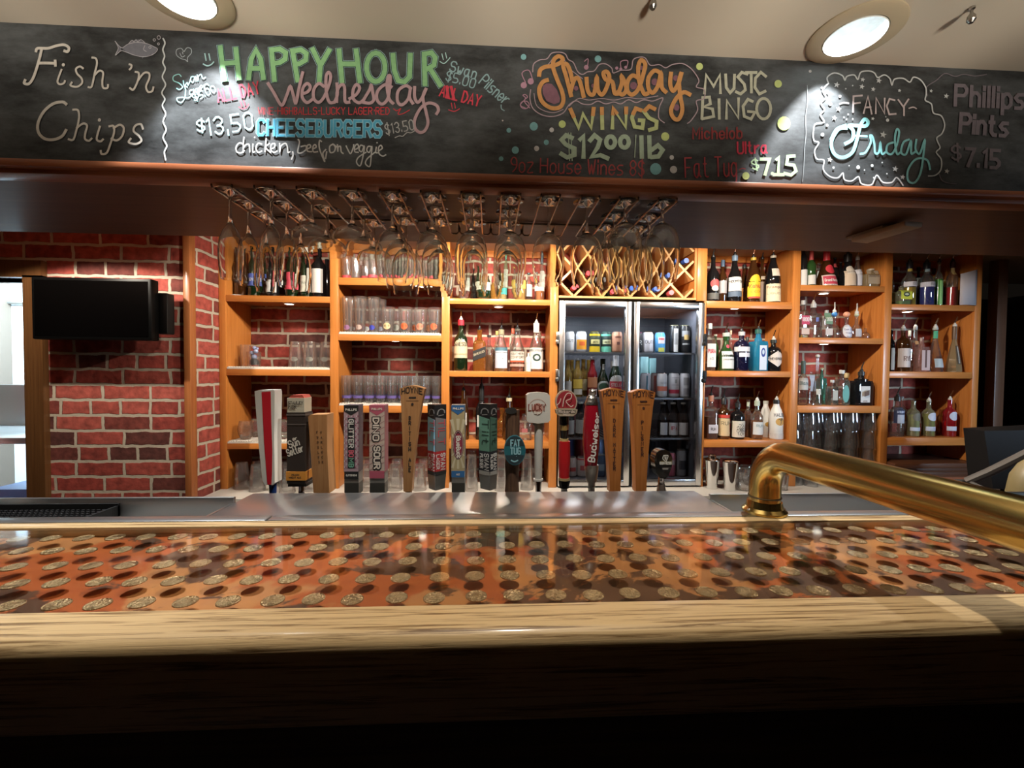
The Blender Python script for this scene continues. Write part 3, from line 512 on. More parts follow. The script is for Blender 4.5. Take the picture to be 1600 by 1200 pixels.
# --- friday
WH = (0.60, 0.62, 0.62)
chalk('friday_cloud', WH, [S(Fc, 9, [(242,312),(234,270),(282,240),(338,258),(356,290),(370,264),(420,254),(446,285),(466,236),(520,226),(560,240),(584,272),(630,254),(668,280),(682,324),(700,284),(760,278),(806,304),(832,270),(880,288),(916,340),(920,390),(914,430),(956,456),(970,518),(1024,538),(1048,600),(1030,660),(994,690),(1002,724),(1016,760),(990,792),(1024,840),(1022,910),(985,950),(935,956)],
        [(242,312),(202,360),(224,410),(190,450),(215,495),(186,530),(212,580),(150,596),(136,660),(142,710),(174,725),(146,780),(160,836),(210,846),(206,910),(250,958),(306,968),(342,935),(352,980),(402,990),(450,960),(470,1008),(540,1016),(576,950),(618,998),(680,1000),(716,966),(760,1022)])])
chalk('fancy_lettering', (0.55, 0.46, 0.46), block(Fc, [[[(412,512),(416,402),(476,396)], [(416,452),(462,446)]], [[(486,520),(516,402),(542,525)], [(496,480),(536,478)]], [[(570,522),(572,412),(630,522),(632,416)]], [[(702,430),(666,420),(646,470),(664,528),(710,524)]], [[(726,426),(762,476),(798,422)], [(766,478),(766,536)]]], 12)+[S(Fc, 9, [(320,456),(346,446),(382,450)], [(800,486),(830,478),(852,488)])])
chalk('friday_lettering', (0.26, 0.62, 0.64), [S(Fc, 24, [(368,622),(310,632),(262,720),(282,800),(342,826),(408,790),(440,700),(462,610),(492,562),(516,580),(500,608),(442,606),(385,605),(412,640),(408,700),(358,732)], [(262,700),(300,632),(362,606)]), S(Fc, 12, [(420,676),(510,680)]),
        S(Fc, 14, [(462,802),(500,790),(536,720),(530,676),(546,680),(560,730),(566,795),(592,790),(602,722),(612,800),(640,788)], [(692,722),(652,740),(646,790),(682,802),(716,740),(732,652),(716,632),(702,700),(716,800),(742,790)], [(802,702),(762,722),(746,790),(780,804),(814,712),(816,798),(842,788)], [(852,702),(846,770),(876,800),(910,704),(902,800),(882,930),(842,1000),(796,990),(792,920),(832,852),(880,832),(930,850),(946,910)])], 2)
chalk('stars', WH, [STAR(Fc, (300,322,22), (235,376,20), (480,286,18), (592,293,22), (474,335,20), (553,353,18), (312,490,20), (283,553,20), (252,842,20), (706,906,22), (757,963,20), (735,362,14), (622,668,26), (550,557,14), (955,365,14), (1064,922,20), (1060,400,20)),
        D(Fc, (255,455,12), (201,668,12), (232,603,9), (652,568,11), (448,895,13), (545,883,10), (277,897,8), (322,402,9), (350,548,5), (378,527,5), (410,560,5), (368,562,5), (196,343,6), (615,862,5), (492,914,5), (648,940,5), (410,328,5), (362,350,5), (385,884,4), (556,968,6), (640,545,4))], 1)
chalk('pints_lettering', (0.20, 0.17, 0.19), [T(Fc, 'Phillips', (1122,466), (1596,486), 140, 25), T(Fc, 'Pints', (1155,654), (1480,678), 130, 26), T(Fc, '$', (1100,842), (1160,840), 95, 14), T(Fc, '7.15', (1190,886), (1425,900), 120, 24), S(Fc, 6, [(930,400),(922,340),(990,292),(1050,244),(1120,264),(1180,250),(1260,262),(1340,250)], [(1010,940),(1030,985),(1075,1005),(1130,1010)])])  # smudged chalk, its colour also darkened for the unlit board end

# ================================================================== recessed lamps and ceiling hardware
for i, (x, y) in enumerate(DOWNLIGHTS):
    t = thing('recessed_downlight', ['round recessed ceiling lamp with beige trim above the bingo and Friday lettering', 'round recessed ceiling lamp with beige trim above the fish drawing, cut by the top edge'][i], 'ceiling light', (x, y, CEIL))
    obj('trim_ring', MB().lathe([(0.093, 0), (0.093, -0.003), (0.088, -0.006), (0.062, -0.008), (0.060, -0.004), (0.060, 0)], 48, cap=(False, False)), mat('beige_trim_enamel', (0.52, 0.43, 0.29), 0.5), t)
    obj('reflector_edge', MB().lathe([(0.0605, -0.008), (0.0585, -0.009), (0.0585, 0.018)], 48, cap=(False, False)), mat('lit_rim', (0.9, 0.9, 0.82), 0.3), t)
    obj('lamp_can', MB().lathe([(0.0595, 0.019), (0.0595, 0.15), (0.001, 0.15)], 40, cap=(False, False)), mat('lamp_can_metal', (0.8, 0.8, 0.8), 0.3, 0.9), t)
    lens = mat('prismatic_lens', (0.85, 0.97, 1.0), 0.3, emit=0.9, var=0.45, vscale=70)
    nt = lens.node_tree; b = nt.nodes['Principled BSDF']; src = b.inputs['Base Color'].links[0].from_socket; nt.links.new(src, b.inputs['Emission Color'])
    tr = nt.nodes.new('ShaderNodeBsdfTransparent'); mx = nt.nodes.new('ShaderNodeMixShader'); mx.inputs[0].default_value = 0.2
    nt.links.new(b.outputs[0], mx.inputs[1]); nt.links.new(tr.outputs[0], mx.inputs[2]); mx.inputs[0].default_value = 0.6; nt.links.new(mx.outputs[0], nt.nodes['Material Output'].inputs['Surface'])
    obj('lens', MB().disc((0, 0, 0.016), 0.0585, 0.0585, (1, 0, 0), (0, -1, 0), 48), lens, t)
for i, (px, py) in enumerate(((1015, 3), (1502, 24))):
    p = onZ(px, py, CEIL)
    o = obj('ceiling_hook', MB().lathe([(0.006, 0), (0.006, -0.004), (0.0025, -0.006), (0.003, -0.012), (0.007, -0.018), (0.008, -0.026), (0.004, -0.032)], 12), M_PEWTER, None, (p.x, p.y-0.02, CEIL))
    tag(o, ['small dark hook in the ceiling near the top edge above Thursday', 'small dark hook in the ceiling right of the recessed lamp'][i], 'hook')
# small unlit strip lamp under the bulkhead
p = onZ(1384, 356, SOF)
t = thing('strip_light', 'small unlit white strip lamp under the dark bulkhead at right', 'light', (1.215, 1.285, SOF), rz=radians(8))
obj('housing', MB().cbox(-0.032, 0.032, -0.088, 0.075, -0.026, -0.010, 0.004), mat('ivory_lamp_plastic', (0.55, 0.43, 0.30), 0.5), t)
obj('mounting_plate', MB().cbox(-0.026, 0.040, -0.02, 0.10, -0.010, 0, 0.003), mat('grey_lamp_plate', (0.34, 0.27, 0.20), 0.5), t)

# ================================================================== the bar
OAK_IN, CU_BK = 0.452, 0.690
bar = thing('bar_counter', 'long bar counter with coins set in resin over copper and an oak nosing', 'bar counter', (0, 0.5, BARZ))
def copper():
    m = bpy.data.materials.new('burnished_copper'); m.use_nodes = True; nt = m.node_tree; b = nt.nodes['Principled BSDF']; N = nt.nodes.new; Lk = nt.links.new
    tc = N('ShaderNodeTexCoord'); 
    n0 = N('ShaderNodeTexNoise'); n0.inputs['Scale'].default_value = 30; n0.inputs['Detail'].default_value = 5; Lk(tc.outputs['Object'], n0.inputs[0])
    mp = N('ShaderNodeMapping'); mp.inputs['Scale'].default_value = (1, 1.15, 1); mp.inputs['Location'].default_value = (0.37, 0.12, 0); Lk(tc.outputs['Object'], mp.inputs[0])
    n1 = N('ShaderNodeTexNoise'); n1.inputs['Scale'].default_value = 7.5; n1.inputs['Detail'].default_value = 9; n1.inputs['Roughness'].default_value = 0.62; n1.inputs['Distortion'].default_value = 0.5; Lk(mp.outputs[0], n1.inputs[0])
    mp2 = N('ShaderNodeMapping'); mp2.inputs['Location'].default_value = (4.1, 2.3, 0); Lk(tc.outputs['Object'], mp2.inputs[0])
    n2 = N('ShaderNodeTexNoise'); n2.inputs['Scale'].default_value = 5.5; n2.inputs['Detail'].default_value = 9; n2.inputs['Distortion'].default_value = 0.6; Lk(mp2.outputs[0], n2.inputs[0])
    mp3 = N('ShaderNodeMapping'); mp3.inputs['Scale'].default_value = (6, 70, 1); Lk(tc.outputs['Object'], mp3.inputs[0])
    n3 = N('ShaderNodeTexNoise'); n3.inputs['Scale'].default_value = 1; n3.inputs['Detail'].default_value = 4; Lk(mp3.outputs[0], n3.inputs[0])
    base = N('ShaderNodeMix'); base.data_type = 'RGBA'; base.inputs[6].default_value = (0.46, 0.125, 0.02, 1); base.inputs[7].default_value = (0.33, 0.065, 0.018, 1); Lk(n3.outputs['Fac'], base.inputs[0])
    def step(src, a, bb):
        r = N('ShaderNodeMapRange'); Lk(src, r.inputs[0]); r.inputs[1].default_value = a; r.inputs[2].default_value = bb; return r.outputs[0]
    def mix(f, a, bcol):
        x = N('ShaderNodeMix'); x.data_type = 'RGBA'; Lk(f, x.inputs[0]); Lk(a, x.inputs[6])
        if isinstance(bcol, tuple): x.inputs[7].default_value = bcol
        else: Lk(bcol, x.inputs[7])
        return x.outputs[2]
    dk = N('ShaderNodeMix'); dk.data_type = 'RGBA'; dk.inputs[6].default_value = (0.045, 0.020, 0.010, 1); dk.inputs[7].default_value = (0.13, 0.065, 0.033, 1); Lk(n0.outputs['Fac'], dk.inputs[0])
    gd = N('ShaderNodeMix'); gd.data_type = 'RGBA'; gd.inputs[6].default_value = (0.55, 0.24, 0.06, 1); gd.inputs[7].default_value = (0.38, 0.17, 0.075, 1); Lk(n0.outputs['Fac'], gd.inputs[0])
    c1 = mix(step(n2.outputs['Fac'], 0.50, 0.53), base.outputs[2], gd.outputs[2])
    c2 = mix(step(n1.outputs['Fac'], 0.505, 0.535), c1, dk.outputs[2])
    Lk(c2, b.inputs['Base Color']); b.inputs['Metallic'].default_value = 0.35; b.inputs['Roughness'].default_value = 0.5
    bp = N('ShaderNodeBump'); bp.inputs['Strength'].default_value = 0.2; bp.inputs['Distance'].default_value = 0.002; Lk(n0.outputs['Fac'], bp.inputs['Height']); Lk(bp.outputs[0], b.inputs['Normal'])
    return m
def yb(y): return y-0.5
obj('copper_sheet', MB().box(-2.6, 3.6, yb(OAK_IN-0.01), yb(CU_BK+0.004), -0.03, -0.0135), copper(), bar)
obj('clear_resin', MB().add([(-2.6, yb(OAK_IN), -0.0004), (3.6, yb(OAK_IN), -0.0004), (3.6, yb(CU_BK), -0.0004), (-2.6, yb(CU_BK), -0.0004)], [(0, 1, 2, 3)]), M_RESIN, bar, smooth=False)
# rounded oak nosing, swept along the bar
prof = [(OAK_IN, -0.014), (OAK_IN, -0.0006), (OAK_IN-0.004, 0.0)]
prof += [(OAK_IN-0.040-0.015*sin(a), -0.015+0.015*cos(a)) for a in [radians(k) for k in range(0, 91, 9)]]
prof += [(OAK_IN-0.055, -0.078), (OAK_IN-0.051, -0.085), (OAK_IN-0.02, -0.087)]
obj('oak_nosing', MB().prism([(-2.6, yb(y), z) for y, z in prof], (6.2, 0, 0)), M_OAK, bar, angle=50)
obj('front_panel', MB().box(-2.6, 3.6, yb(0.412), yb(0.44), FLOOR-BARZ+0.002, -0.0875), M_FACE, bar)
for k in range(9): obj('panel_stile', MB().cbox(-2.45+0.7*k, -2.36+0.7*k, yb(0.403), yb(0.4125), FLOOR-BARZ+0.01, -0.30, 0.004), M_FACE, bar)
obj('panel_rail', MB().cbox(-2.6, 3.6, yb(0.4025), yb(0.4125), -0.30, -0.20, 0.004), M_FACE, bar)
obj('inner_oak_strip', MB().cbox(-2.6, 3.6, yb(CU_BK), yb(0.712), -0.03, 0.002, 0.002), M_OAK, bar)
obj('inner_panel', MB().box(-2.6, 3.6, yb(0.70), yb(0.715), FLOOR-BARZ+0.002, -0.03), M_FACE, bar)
# coins, standing on the copper near the top of the resin
M_COIN = mat('worn_nickel_coin', (0.55, 0.42, 0.24), 0.32, 1.0, bump=0.9, bscale=340, var=0.5, vscale=140)
cm = MB().lathe([(0.0112, -0.0006), (0.0119, -0.0004), (0.0119, 0.0006), (0.0112, 0.0009), (0.0106, 0.0004), (0.0012, 0.0004)], 28, cap=(True, True))
for pts in ([(0.004+0.0055*cos(a), 0.0055*sin(a)) for a in [k*0.5 for k in range(5)]], [(-0.006, -0.004), (-0.003, 0.001), (-0.004, 0.005), (0.0, 0.003)], [(-0.007, 0.002), (-0.006, 0.006), (-0.002, 0.0082)]):
    cm.ribbon(pts, 0.0022, lambda a, b: (a, b, 0.0008))
rows = [0.471, 0.519, 0.564, 0.611, 0.657]; coins = []
for r_, y in enumerate(rows):
    for c_ in range(-56, 80):
        x = -0.014 + 0.044*c_ - 0.0018*r_ + rnd.uniform(-.0022, .0022)
        coins.append((hypot(x, y), x, y + rnd.uniform(-.0018, .0018)))
coins.sort(key=lambda c: c[0] + (0 if -1.2*c[2] < c[1] < 1.3*c[2] else 9)); c0 = None; rest = MB()
for i, (d, x, y) in enumerate(coins):
    a = rnd.uniform(0, 6.28)
    if i < 100:
        if c0 is None: o = c0 = obj('coin', cm, M_COIN, bar)
        else: o = c0.copy(); COL.objects.link(o); o.parent = bar
        o.location = (x, yb(y), -0.0022); o.rotation_euler = (0, 0, a)
    else:
        rest.add([(x+p[0]*cos(a)-p[1]*sin(a), yb(y)+p[0]*sin(a)+p[1]*cos(a), -0.0022+p[2]) for p in cm.v], cm.f)
tag(obj('coin', rest, M_COIN, bar), kind='stuff')

# stainless strip, drip plate and troughs along the working side
ZT = BARZ
t = thing('steel_drip_ledge', 'stainless steel ledge along the back of the bar in front of the taps', 'bar ledge', (0, 0.8, ZT))
def y8(y): return y-0.8
obj('front_strip', MB().cbox(-0.36, 0.50, y8(0.7125), y8(0.738), -0.02, 0.003, 0.0015), M_STEEL, t)
obj('front_strip', MB().cbox(-2.0, -0.363, y8(0.7125), y8(0.738), -0.02, 0.003, 0.0015), M_STEEL, t)
obj('front_strip', MB().cbox(0.503, 1.6, y8(0.7125), y8(0.738), -0.02, 0.003, 0.0015), M_STEEL, t)
obj('drip_plate', MB().cbox(-0.472, 0.434, y8(0.7382), y8(0.882), -0.012, 0.0, 0.0015), M_STEEL, t)
def trough(x0, x1):
    m = MB(); m.box(x0, x1, y8(0.7382), y8(0.826), -0.034, -0.030); m.box(x0, x0+0.004, y8(0.7382), y8(0.826), -0.034, -0.001); m.box(x1-0.004, x1, y8(0.7382), y8(0.826), -0.034, -0.001)
    m.cbox(x0, x1, y8(0.820), y8(0.828), -0.034, 0.010, 0.002); m.box(x0, x1, y8(0.750), y8(0.7535), -0.030, -0.012); return m
obj('trough', trough(-2.0, -0.474), M_STEEL, t); obj('trough', trough(0.436, 1.6), M_STEEL, t)
t = thing('bar_mat', 'black rubber bar mat with ribs in the steel trough at left', 'bar mat', (-0.875, 0.782, ZT-0.029))
obj('mat_base', MB().cbox(-0.2, 0.2, -0.034, 0.036, 0, 0.006, 0.002), M_RUBBER, t)
obj('mat_rim', MB().box(-0.2, 0.2, 0.032, 0.036, 0.006, 0.030).box(-0.2, 0.2, -0.034, -0.031, 0.006, 0.022).box(0.196, 0.2, -0.034, 0.036, 0.006, 0.026).box(-0.2, -0.196, -0.034, 0.036, 0.006, 0.026), M_RUBBER, t)
nb = MB()
for i in range(44):
    for j in range(6): nb.lathe([(0.0032, 0.006), (0.0028, 0.021)], 6, (-0.19+i*0.0088, -0.026+j*0.0105, 0))
obj('nubs', nb, M_RUBBER, t, smooth=False)
t = thing('folded_cloth', 'small white folded cloth at the far left end of the bar mat', 'cloth', (-0.845-0.06, 0.742, ZT+0.003))
obj('cloth_fold', MB().cbox(-0.03, 0.03, -0.012, 0.016, 0, 0.012, 0.005), M_WHITE, t)

# brass rail crossing the bar
t = thing('brass_rail', 'thick polished brass tube rail bending down onto the bar', 'rail', (0.490, 0.735, ZT+0.003))
RT = 0.0255; ax = -0.135-(ZT+0.003); Rb = 0.062
pts = [(0, 0, 0.006), (0, 0, ax-Rb)] + [(0, -Rb+Rb*cos(a), ax-Rb+Rb*sin(a)) for a in [radians(9*k) for k in range(1, 11)]] + [(0, -0.20, ax), (0, -0.34, ax), (0, -0.48, ax), (0, -0.66, ax)]
pts += [(0, -0.66-Rb*sin(a), ax-Rb+Rb*cos(a)) for a in [radians(15*k) for k in range(1, 7)]] + [(0, -0.66-Rb, ax-Rb-0.35)]
obj('tube', MB().tube(pts, RT, 28), M_BRASS, t, angle=60)
obj('flange', MB().lathe([(0.036, 0), (0.036, 0.004), (0.030, 0.009), (0.0275, 0.020), (0.0262, 0.020)], 28), M_BRASS, t)
obj('joint_ring', MB().lathe([(0.0262, 0.026), (0.0268, 0.0275), (0.0262, 0.029)], 28, cap=(False, False)), mat('dark_brass_groove', (0.10, 0.06, 0.02), 0.5), t)
for s_ in (-1, 1):
    obj('screw', MB().lathe([(0.004, 0.0), (0.004, 0.006), (0.002, 0.008)], 10, (s_*0.031, -0.006, 0)), M_CHROME, t)

# ================================================================== draught taps
YT = 0.955; BZ = -0.292
def tp(px, py, dy=0.0): p = onY(px, py, YT); return Vector((p.x, p.y+dy, p.z))
rail_t = thing('draught_tower', 'steel draught tower carrying the row of beer taps behind the ledge', 'beer tower', (-0.03, YT, BZ))
obj('tower_box', MB().cbox(-0.50, 0.44, -0.045, 0.05, -0.12, -0.012, 0.006), M_STEEL, rail_t)
obj('tower_leg', MB().box(-0.42, -0.36, -0.03, 0.03, FLOOR-BZ+0.002, -0.12), M_STEEL, rail_t); obj('tower_leg', MB().box(0.30, 0.36, -0.03, 0.03, FLOOR-BZ+0.002, -0.12), M_STEEL, rail_t)
class Tap:
    def __init__(s, px, label):
        b = tp(px, 770); s.o = Vector((b.x, YT, BZ)); s.t = thing('tap_handle', label, 'tap handle', s.o, 'beer tap handles on the tower'); s.d = 0
    def P(s, px, py, dy=0): return tp(px, py, dy)-s.o
    def slab(s, name, poly, d0, d1, m, **k):    # outline in photo pixels, from depth d0 to d1
        return obj(name, MB().prism([s.P(x, y, d0) for x, y in poly], (0, d1-d0, 0)), m, s.t, **k)
    def ink(s, name, col, dy, *items):
        mb = MB(); fn = lambda x, y: tuple(s.P(x, y, dy))
        for it in items: it(mb, fn)
        return obj(name, mb, flat(*col), s.t, smooth='flat')
    def stem(s, px, y0, y1, r0, r1, m=None, n=16, name='ferrule'):
        a = s.P(px, y0); b = s.P(px, y1); h = a.z-b.z; k = YT/FPX
        return obj(name, MB().lathe([(r1*k, 0), (r1*k*1.02, h*.2), ((r0+r1)/2*k, h*.5), (r0*k, h)], n, (b.x, 0, b.z)), m or M_CHROME, s.t)
    def foot(s, px, r=5):
        b = s.P(px, 771); k = YT/FPX
        obj('base_collar', MB().lathe([(r*k, -0.02-b.z*0), (r*k*.8, b.z)], 14, (b.x, 0, 0)) if b.z > -0.02 else MB().lathe([(r*k, b.z), (r*k, b.z+.01)], 14, (b.x, 0, 0)), M_CHROME, s.t)
    def collar(s, px, r):
        b = s.P(px, 772); k = YT/FPX
        obj('base_collar', MB().lathe([(r*k*1.1, -0.014), (r*k, 0.0), (r*k*.9, max(b.z, 0.004))], 14, (b.x, 0, 0)), M_CHROME, s.t)
def I(text, a, b, h, wd, sm=False, bow=0): return lambda mb, fn: write(mb, text, a, b, h, wd, fn, sm, bow)
def Ln(wd, *ls, sm=True):
    def f(mb, fn):
        for l in ls: mb.ribbon(smooth_line(l, 5) if sm and len(l) > 2 else l, wd, fn)
    return f
def Pg(*ps):
    def f(mb, fn):
        for p in ps: mb.poly(p, fn)
    return f
def stacked(text, x, y0, dy, h, wd, slant=0):
    def f(mb, fn):
        for i, ch in enumerate(text):
            if ch == ' ': continue
            st, w_ = layout(ch); sx = h/7
            for l in st: mb.ribbon([(x+slant*i+(a-w_/2)*sx, y0+dy*i-b*h/6) for a, b in l], wd, fn)
    return f
def rect(x0, y0, x1, y1): return [(x0, y0), (x1, y0), (x1, y1), (x0, y1)]
# 1 red white and blue
a = Tap(427, 'white tap handle with a red front stripe and blue foot, leftmost of the row')
a.slab('handle', [(404, 611), (411, 609), (434, 608.5), (435, 612), (434, 680), (435, 752), (432, 755), (420, 755), (416, 748), (410, 690)], -0.016, 0.016, M_WHITE)
a.ink('red_stripe', (0.62, 0.012, 0.03), -0.0165, Pg([(415, 612), (429, 611), (430, 660), (431.5, 700), (431, 738), (430, 754), (424, 754), (419, 690)]))
a.stem(426.5, 753, 772, 5.5, 5, mat('navy_tap_foot', (0.01, 0.035, 0.16), 0.3)); a.collar(426.5, 4)
# 2 Sun Setter
a = Tap(471, 'square black tap handle with cream top and orange band, second from the left')
a.slab('body', rect(455, 643, 483, 752), -0.020, 0.018, mat('charcoal_tap', (0.035, 0.027, 0.024), 0.45))
a.slab('top_block', rect(455.5, 621, 481.5, 643), -0.020, 0.018, mat('cream_tap', (0.60, 0.57, 0.46), 0.5))
a.slab('roof', [(457, 621), (462, 616.5), (478, 616.5), (481, 621)], -0.018, 0.018, mat('red_tap_roof', (0.42, 0.07, 0.05), 0.5))
a.slab('collar_band', rect(454.5, 646, 483.5, 648), -0.021, 0.019, paint(.12, .1, .09)); a.slab('collar_band', rect(454.5, 660.5, 483.5, 662.5), -0.021, 0.019, paint(.12, .1, .09))
a.slab('orange_band', rect(454, 733.5, 484, 747), -0.0215, 0.019, mat('orange_band', (0.80, 0.34, 0.06), 0.5))
a.slab('lower_block', rect(456, 752, 484, 757), -0.018, 0.018, paint(.03, .025, .02))
a.ink('lettering', (0.85, 0.82, 0.74), -0.0212, I('Sun', (459.5, 697), (475, 692.5), 10, 1.7, True), I('Setter', (457.5, 710), (481, 702), 10, 1.6, True), I('er', (465, 686), (471, 684.5), 5, 1.2, True))
a.ink('small_lettering', (0.05, 0.04, 0.03), -0.0218, I('STANLEY', (457.5, 630.5), (480, 630.5), 4.2, 0.9), I('PARK', (457.5, 637), (470, 637), 4.2, 0.9), I('PEACH', (463, 739.5), (474, 739.5), 2.2, 0.6), I('WHEAT ALE', (459, 743.5), (477, 743.5), 2.2, 0.6))
a.stem(471, 757, 773, 3.4, 4.4); a.collar(471, 4)
# 3 plain wooden block
a = Tap(504, 'plain tan wooden block tap handle with tiny letters, third from the left')
a.slab('block', [(487.5, 650), (491, 646.5), (516, 646), (516.5, 700), (520, 767), (516, 770), (496, 769.5)], -0.020, 0.02, M_TAN, smooth='flat')
a.ink('lettering', (0.10, 0.05, 0.025), -0.0205, stacked('FUGGLES', 501.5, 675, 7.6, 3.2, 0.8, 0.5), stacked('WARLOCK', 507.5, 675, 7.6, 3.2, 0.8, 0.4))
a.collar(504, 5)
# box handles with a printed face
def box_tap(px, label, xs, ytop, band, face, bodycol, items, foot=(735, 752)):
    a = Tap(px, label); x0, x1 = xs
    a.slab('body', rect(x0, ytop, x1, foot[0]), -0.016, 0.016, paint(*bodycol, 0.45))
    a.ink('face_panel', face, -0.0164, Pg(rect(x0+.4, ytop+.4, x1-.4, foot[0]-.3)))
    a.slab('steel_shank', rect(x0+.6, foot[0], x1-.4, foot[1]), -0.015, 0.015, M_TIN)
    a.slab('dark_shank', rect(x0+.8, foot[1], x1-.2, 770), -0.0155, 0.016, paint(.05, .05, .045, .35))
    for (nm, col, dy, its) in items: a.ink(nm, col, -0.0166-dy, *its)
    a.collar(px, 4); return a
def chev(x0, x1, y0, y1, y2): return Pg([(x0, y0), (x1, y0), (x1, y1), ((x0+x1)/2, y2), (x0, y1)])
PHI = lambda x0, x1, y: I('PHILLIPS', (x0, y), (x1, y), 2.8, 0.7)
chk1 = [rect(541.5+3.7*i, 648+4.6*j, 543.4+3.7*i, 650.3+4.6*j) for i in range(6) for j in range(18) if (i+j) % 2]
box_tap(552.5, 'box tap handle with pink checks around a black lettered strip', (541, 564), 632, 0, (0.50, 0.36, 0.42), (0.10, 0.08, 0.09),
    [('checks', (0.70, 0.62, 0.66), .0, [Pg(*chk1)]), ('checks', (0.35, 0.10, 0.17), .0001, [Pg(*[[(x+1.9, y) for x, y in q] for q in chk1])]), ('black_strip', (0.012, 0.012, 0.014), .0003, [Pg(rect(547.2, 651.5, 558.2, 729))]), ('black_band', (0.012, 0.012, 0.014), .0003, [chev(541.4, 563.6, 632, 641, 648)]), ('black_band', (0.012, 0.012, 0.014), .0003, [Pg(rect(542, 734, 563.5, 745.5))]),
     ('lettering', (0.78, 0.78, 0.74), .0006, [I('GLITTER', (549.3, 654), (549.3, 697), 6.6, 1.6), PHI(544, 561, 640.5), I('GLITTER BOMB', (545, 741), (561, 741), 2.4, .6)]), ('lettering', (0.75, 0.16, 0.22), .0006, [I('BO', (549.3, 702), (549.3, 711), 6.6, 1.6)]), ('lettering', (0.20, 0.50, 0.36), .0006, [I('MB', (549.3, 714), (549.3, 727), 6.6, 1.6)])])
box_tap(592.5, 'box tap handle with pink bands and outlined letters on cream', (580, 604), 632, 0, (0.62, 0.50, 0.44), (0.30, 0.12, 0.14),
    [('diagonal_stripes', (0.45, 0.26, 0.26), .0, [Ln(1.0, *[[(581, 660+9*i), (603, 648+9*i)] for i in range(9)], sm=False)]), ('pink_band', (0.50, 0.11, 0.17), .0002, [chev(580.4, 603.6, 632.4, 641, 648)]), ('pink_band', (0.50, 0.11, 0.17), .0002, [Pg(rect(580.6, 733, 603.4, 744.5))]),
     ('outline_lettering', (0.015, 0.012, 0.012), .0004, [I('DINO', (586.5, 652), (586.5, 686), 8.5, 5.4), I('SOUR', (588, 696), (588, 729), 8.5, 5.4)]), ('lettering', (0.80, 0.72, 0.64), .0007, [I('DINO', (586.5, 652), (586.5, 686), 8.5, 2.3), I('SOUR', (588, 696), (588, 729), 8.5, 2.3), PHI(584, 600, 639.5)])])
# wooden paddles
def paddle(px, label, top, bot, ys, m, words, wy, dy, tcol):
    a = Tap(px, label); (x0, x1), (b0, b1) = top, bot; yt, ye = ys; xc = (x0+x1)/2
    arc = [(x0+(x1-x0)*k/10, yt+5-5*sin(pi*k/10)) for k in range(11)]
    n = 8; L = [(x0+1.5+(b0-x0-1.5)*(1-(1-k/n)**1.5), yt+8+(ye-yt-8)*k/n) for k in range(1, n+1)]; Rr = [(x1-1.5+(b1-x1+1.5)*(1-(1-k/n)**1.5), yt+8+(ye-yt-8)*k/n) for k in range(1, n+1)]
    a.slab('paddle', arc+Rr+L[::-1], -0.012, 0.014, m, angle=50)
    sc = (x1-x0)/38
    a.ink('lettering', tcol, -0.0125, I('HOYNE', (x0+3.6*sc, yt+13.5), (x1-3.6*sc, yt+13.5), 8.2, 1.45, bow=2.6), stacked(words, (xc+(b0+b1)/2)/2, wy, dy, 5.4, 1.25), Pg(rect(xc-5, yt+17.5, xc+6, yt+20)), Ln(.6, [(xc-9, yt+23.5), (xc+10, yt+23.5)]), lambda mb, fn: mb.poly([(xc+.5+2*cos(k*.7), yt+29+2.3*sin(k*.7)) for k in range(9)], fn))
    a.stem(px, ye-2, 772, 5.5, 5); a.collar(px, 4); return a
paddle(638.5, 'pale tan wooden paddle tap handle between the pink box and the blue angled handle', (626, 665), (632, 645), (602, 766), M_TAN, 'BRITISH ALE', 655, 8.0, (0.03, 0.02, 0.015))
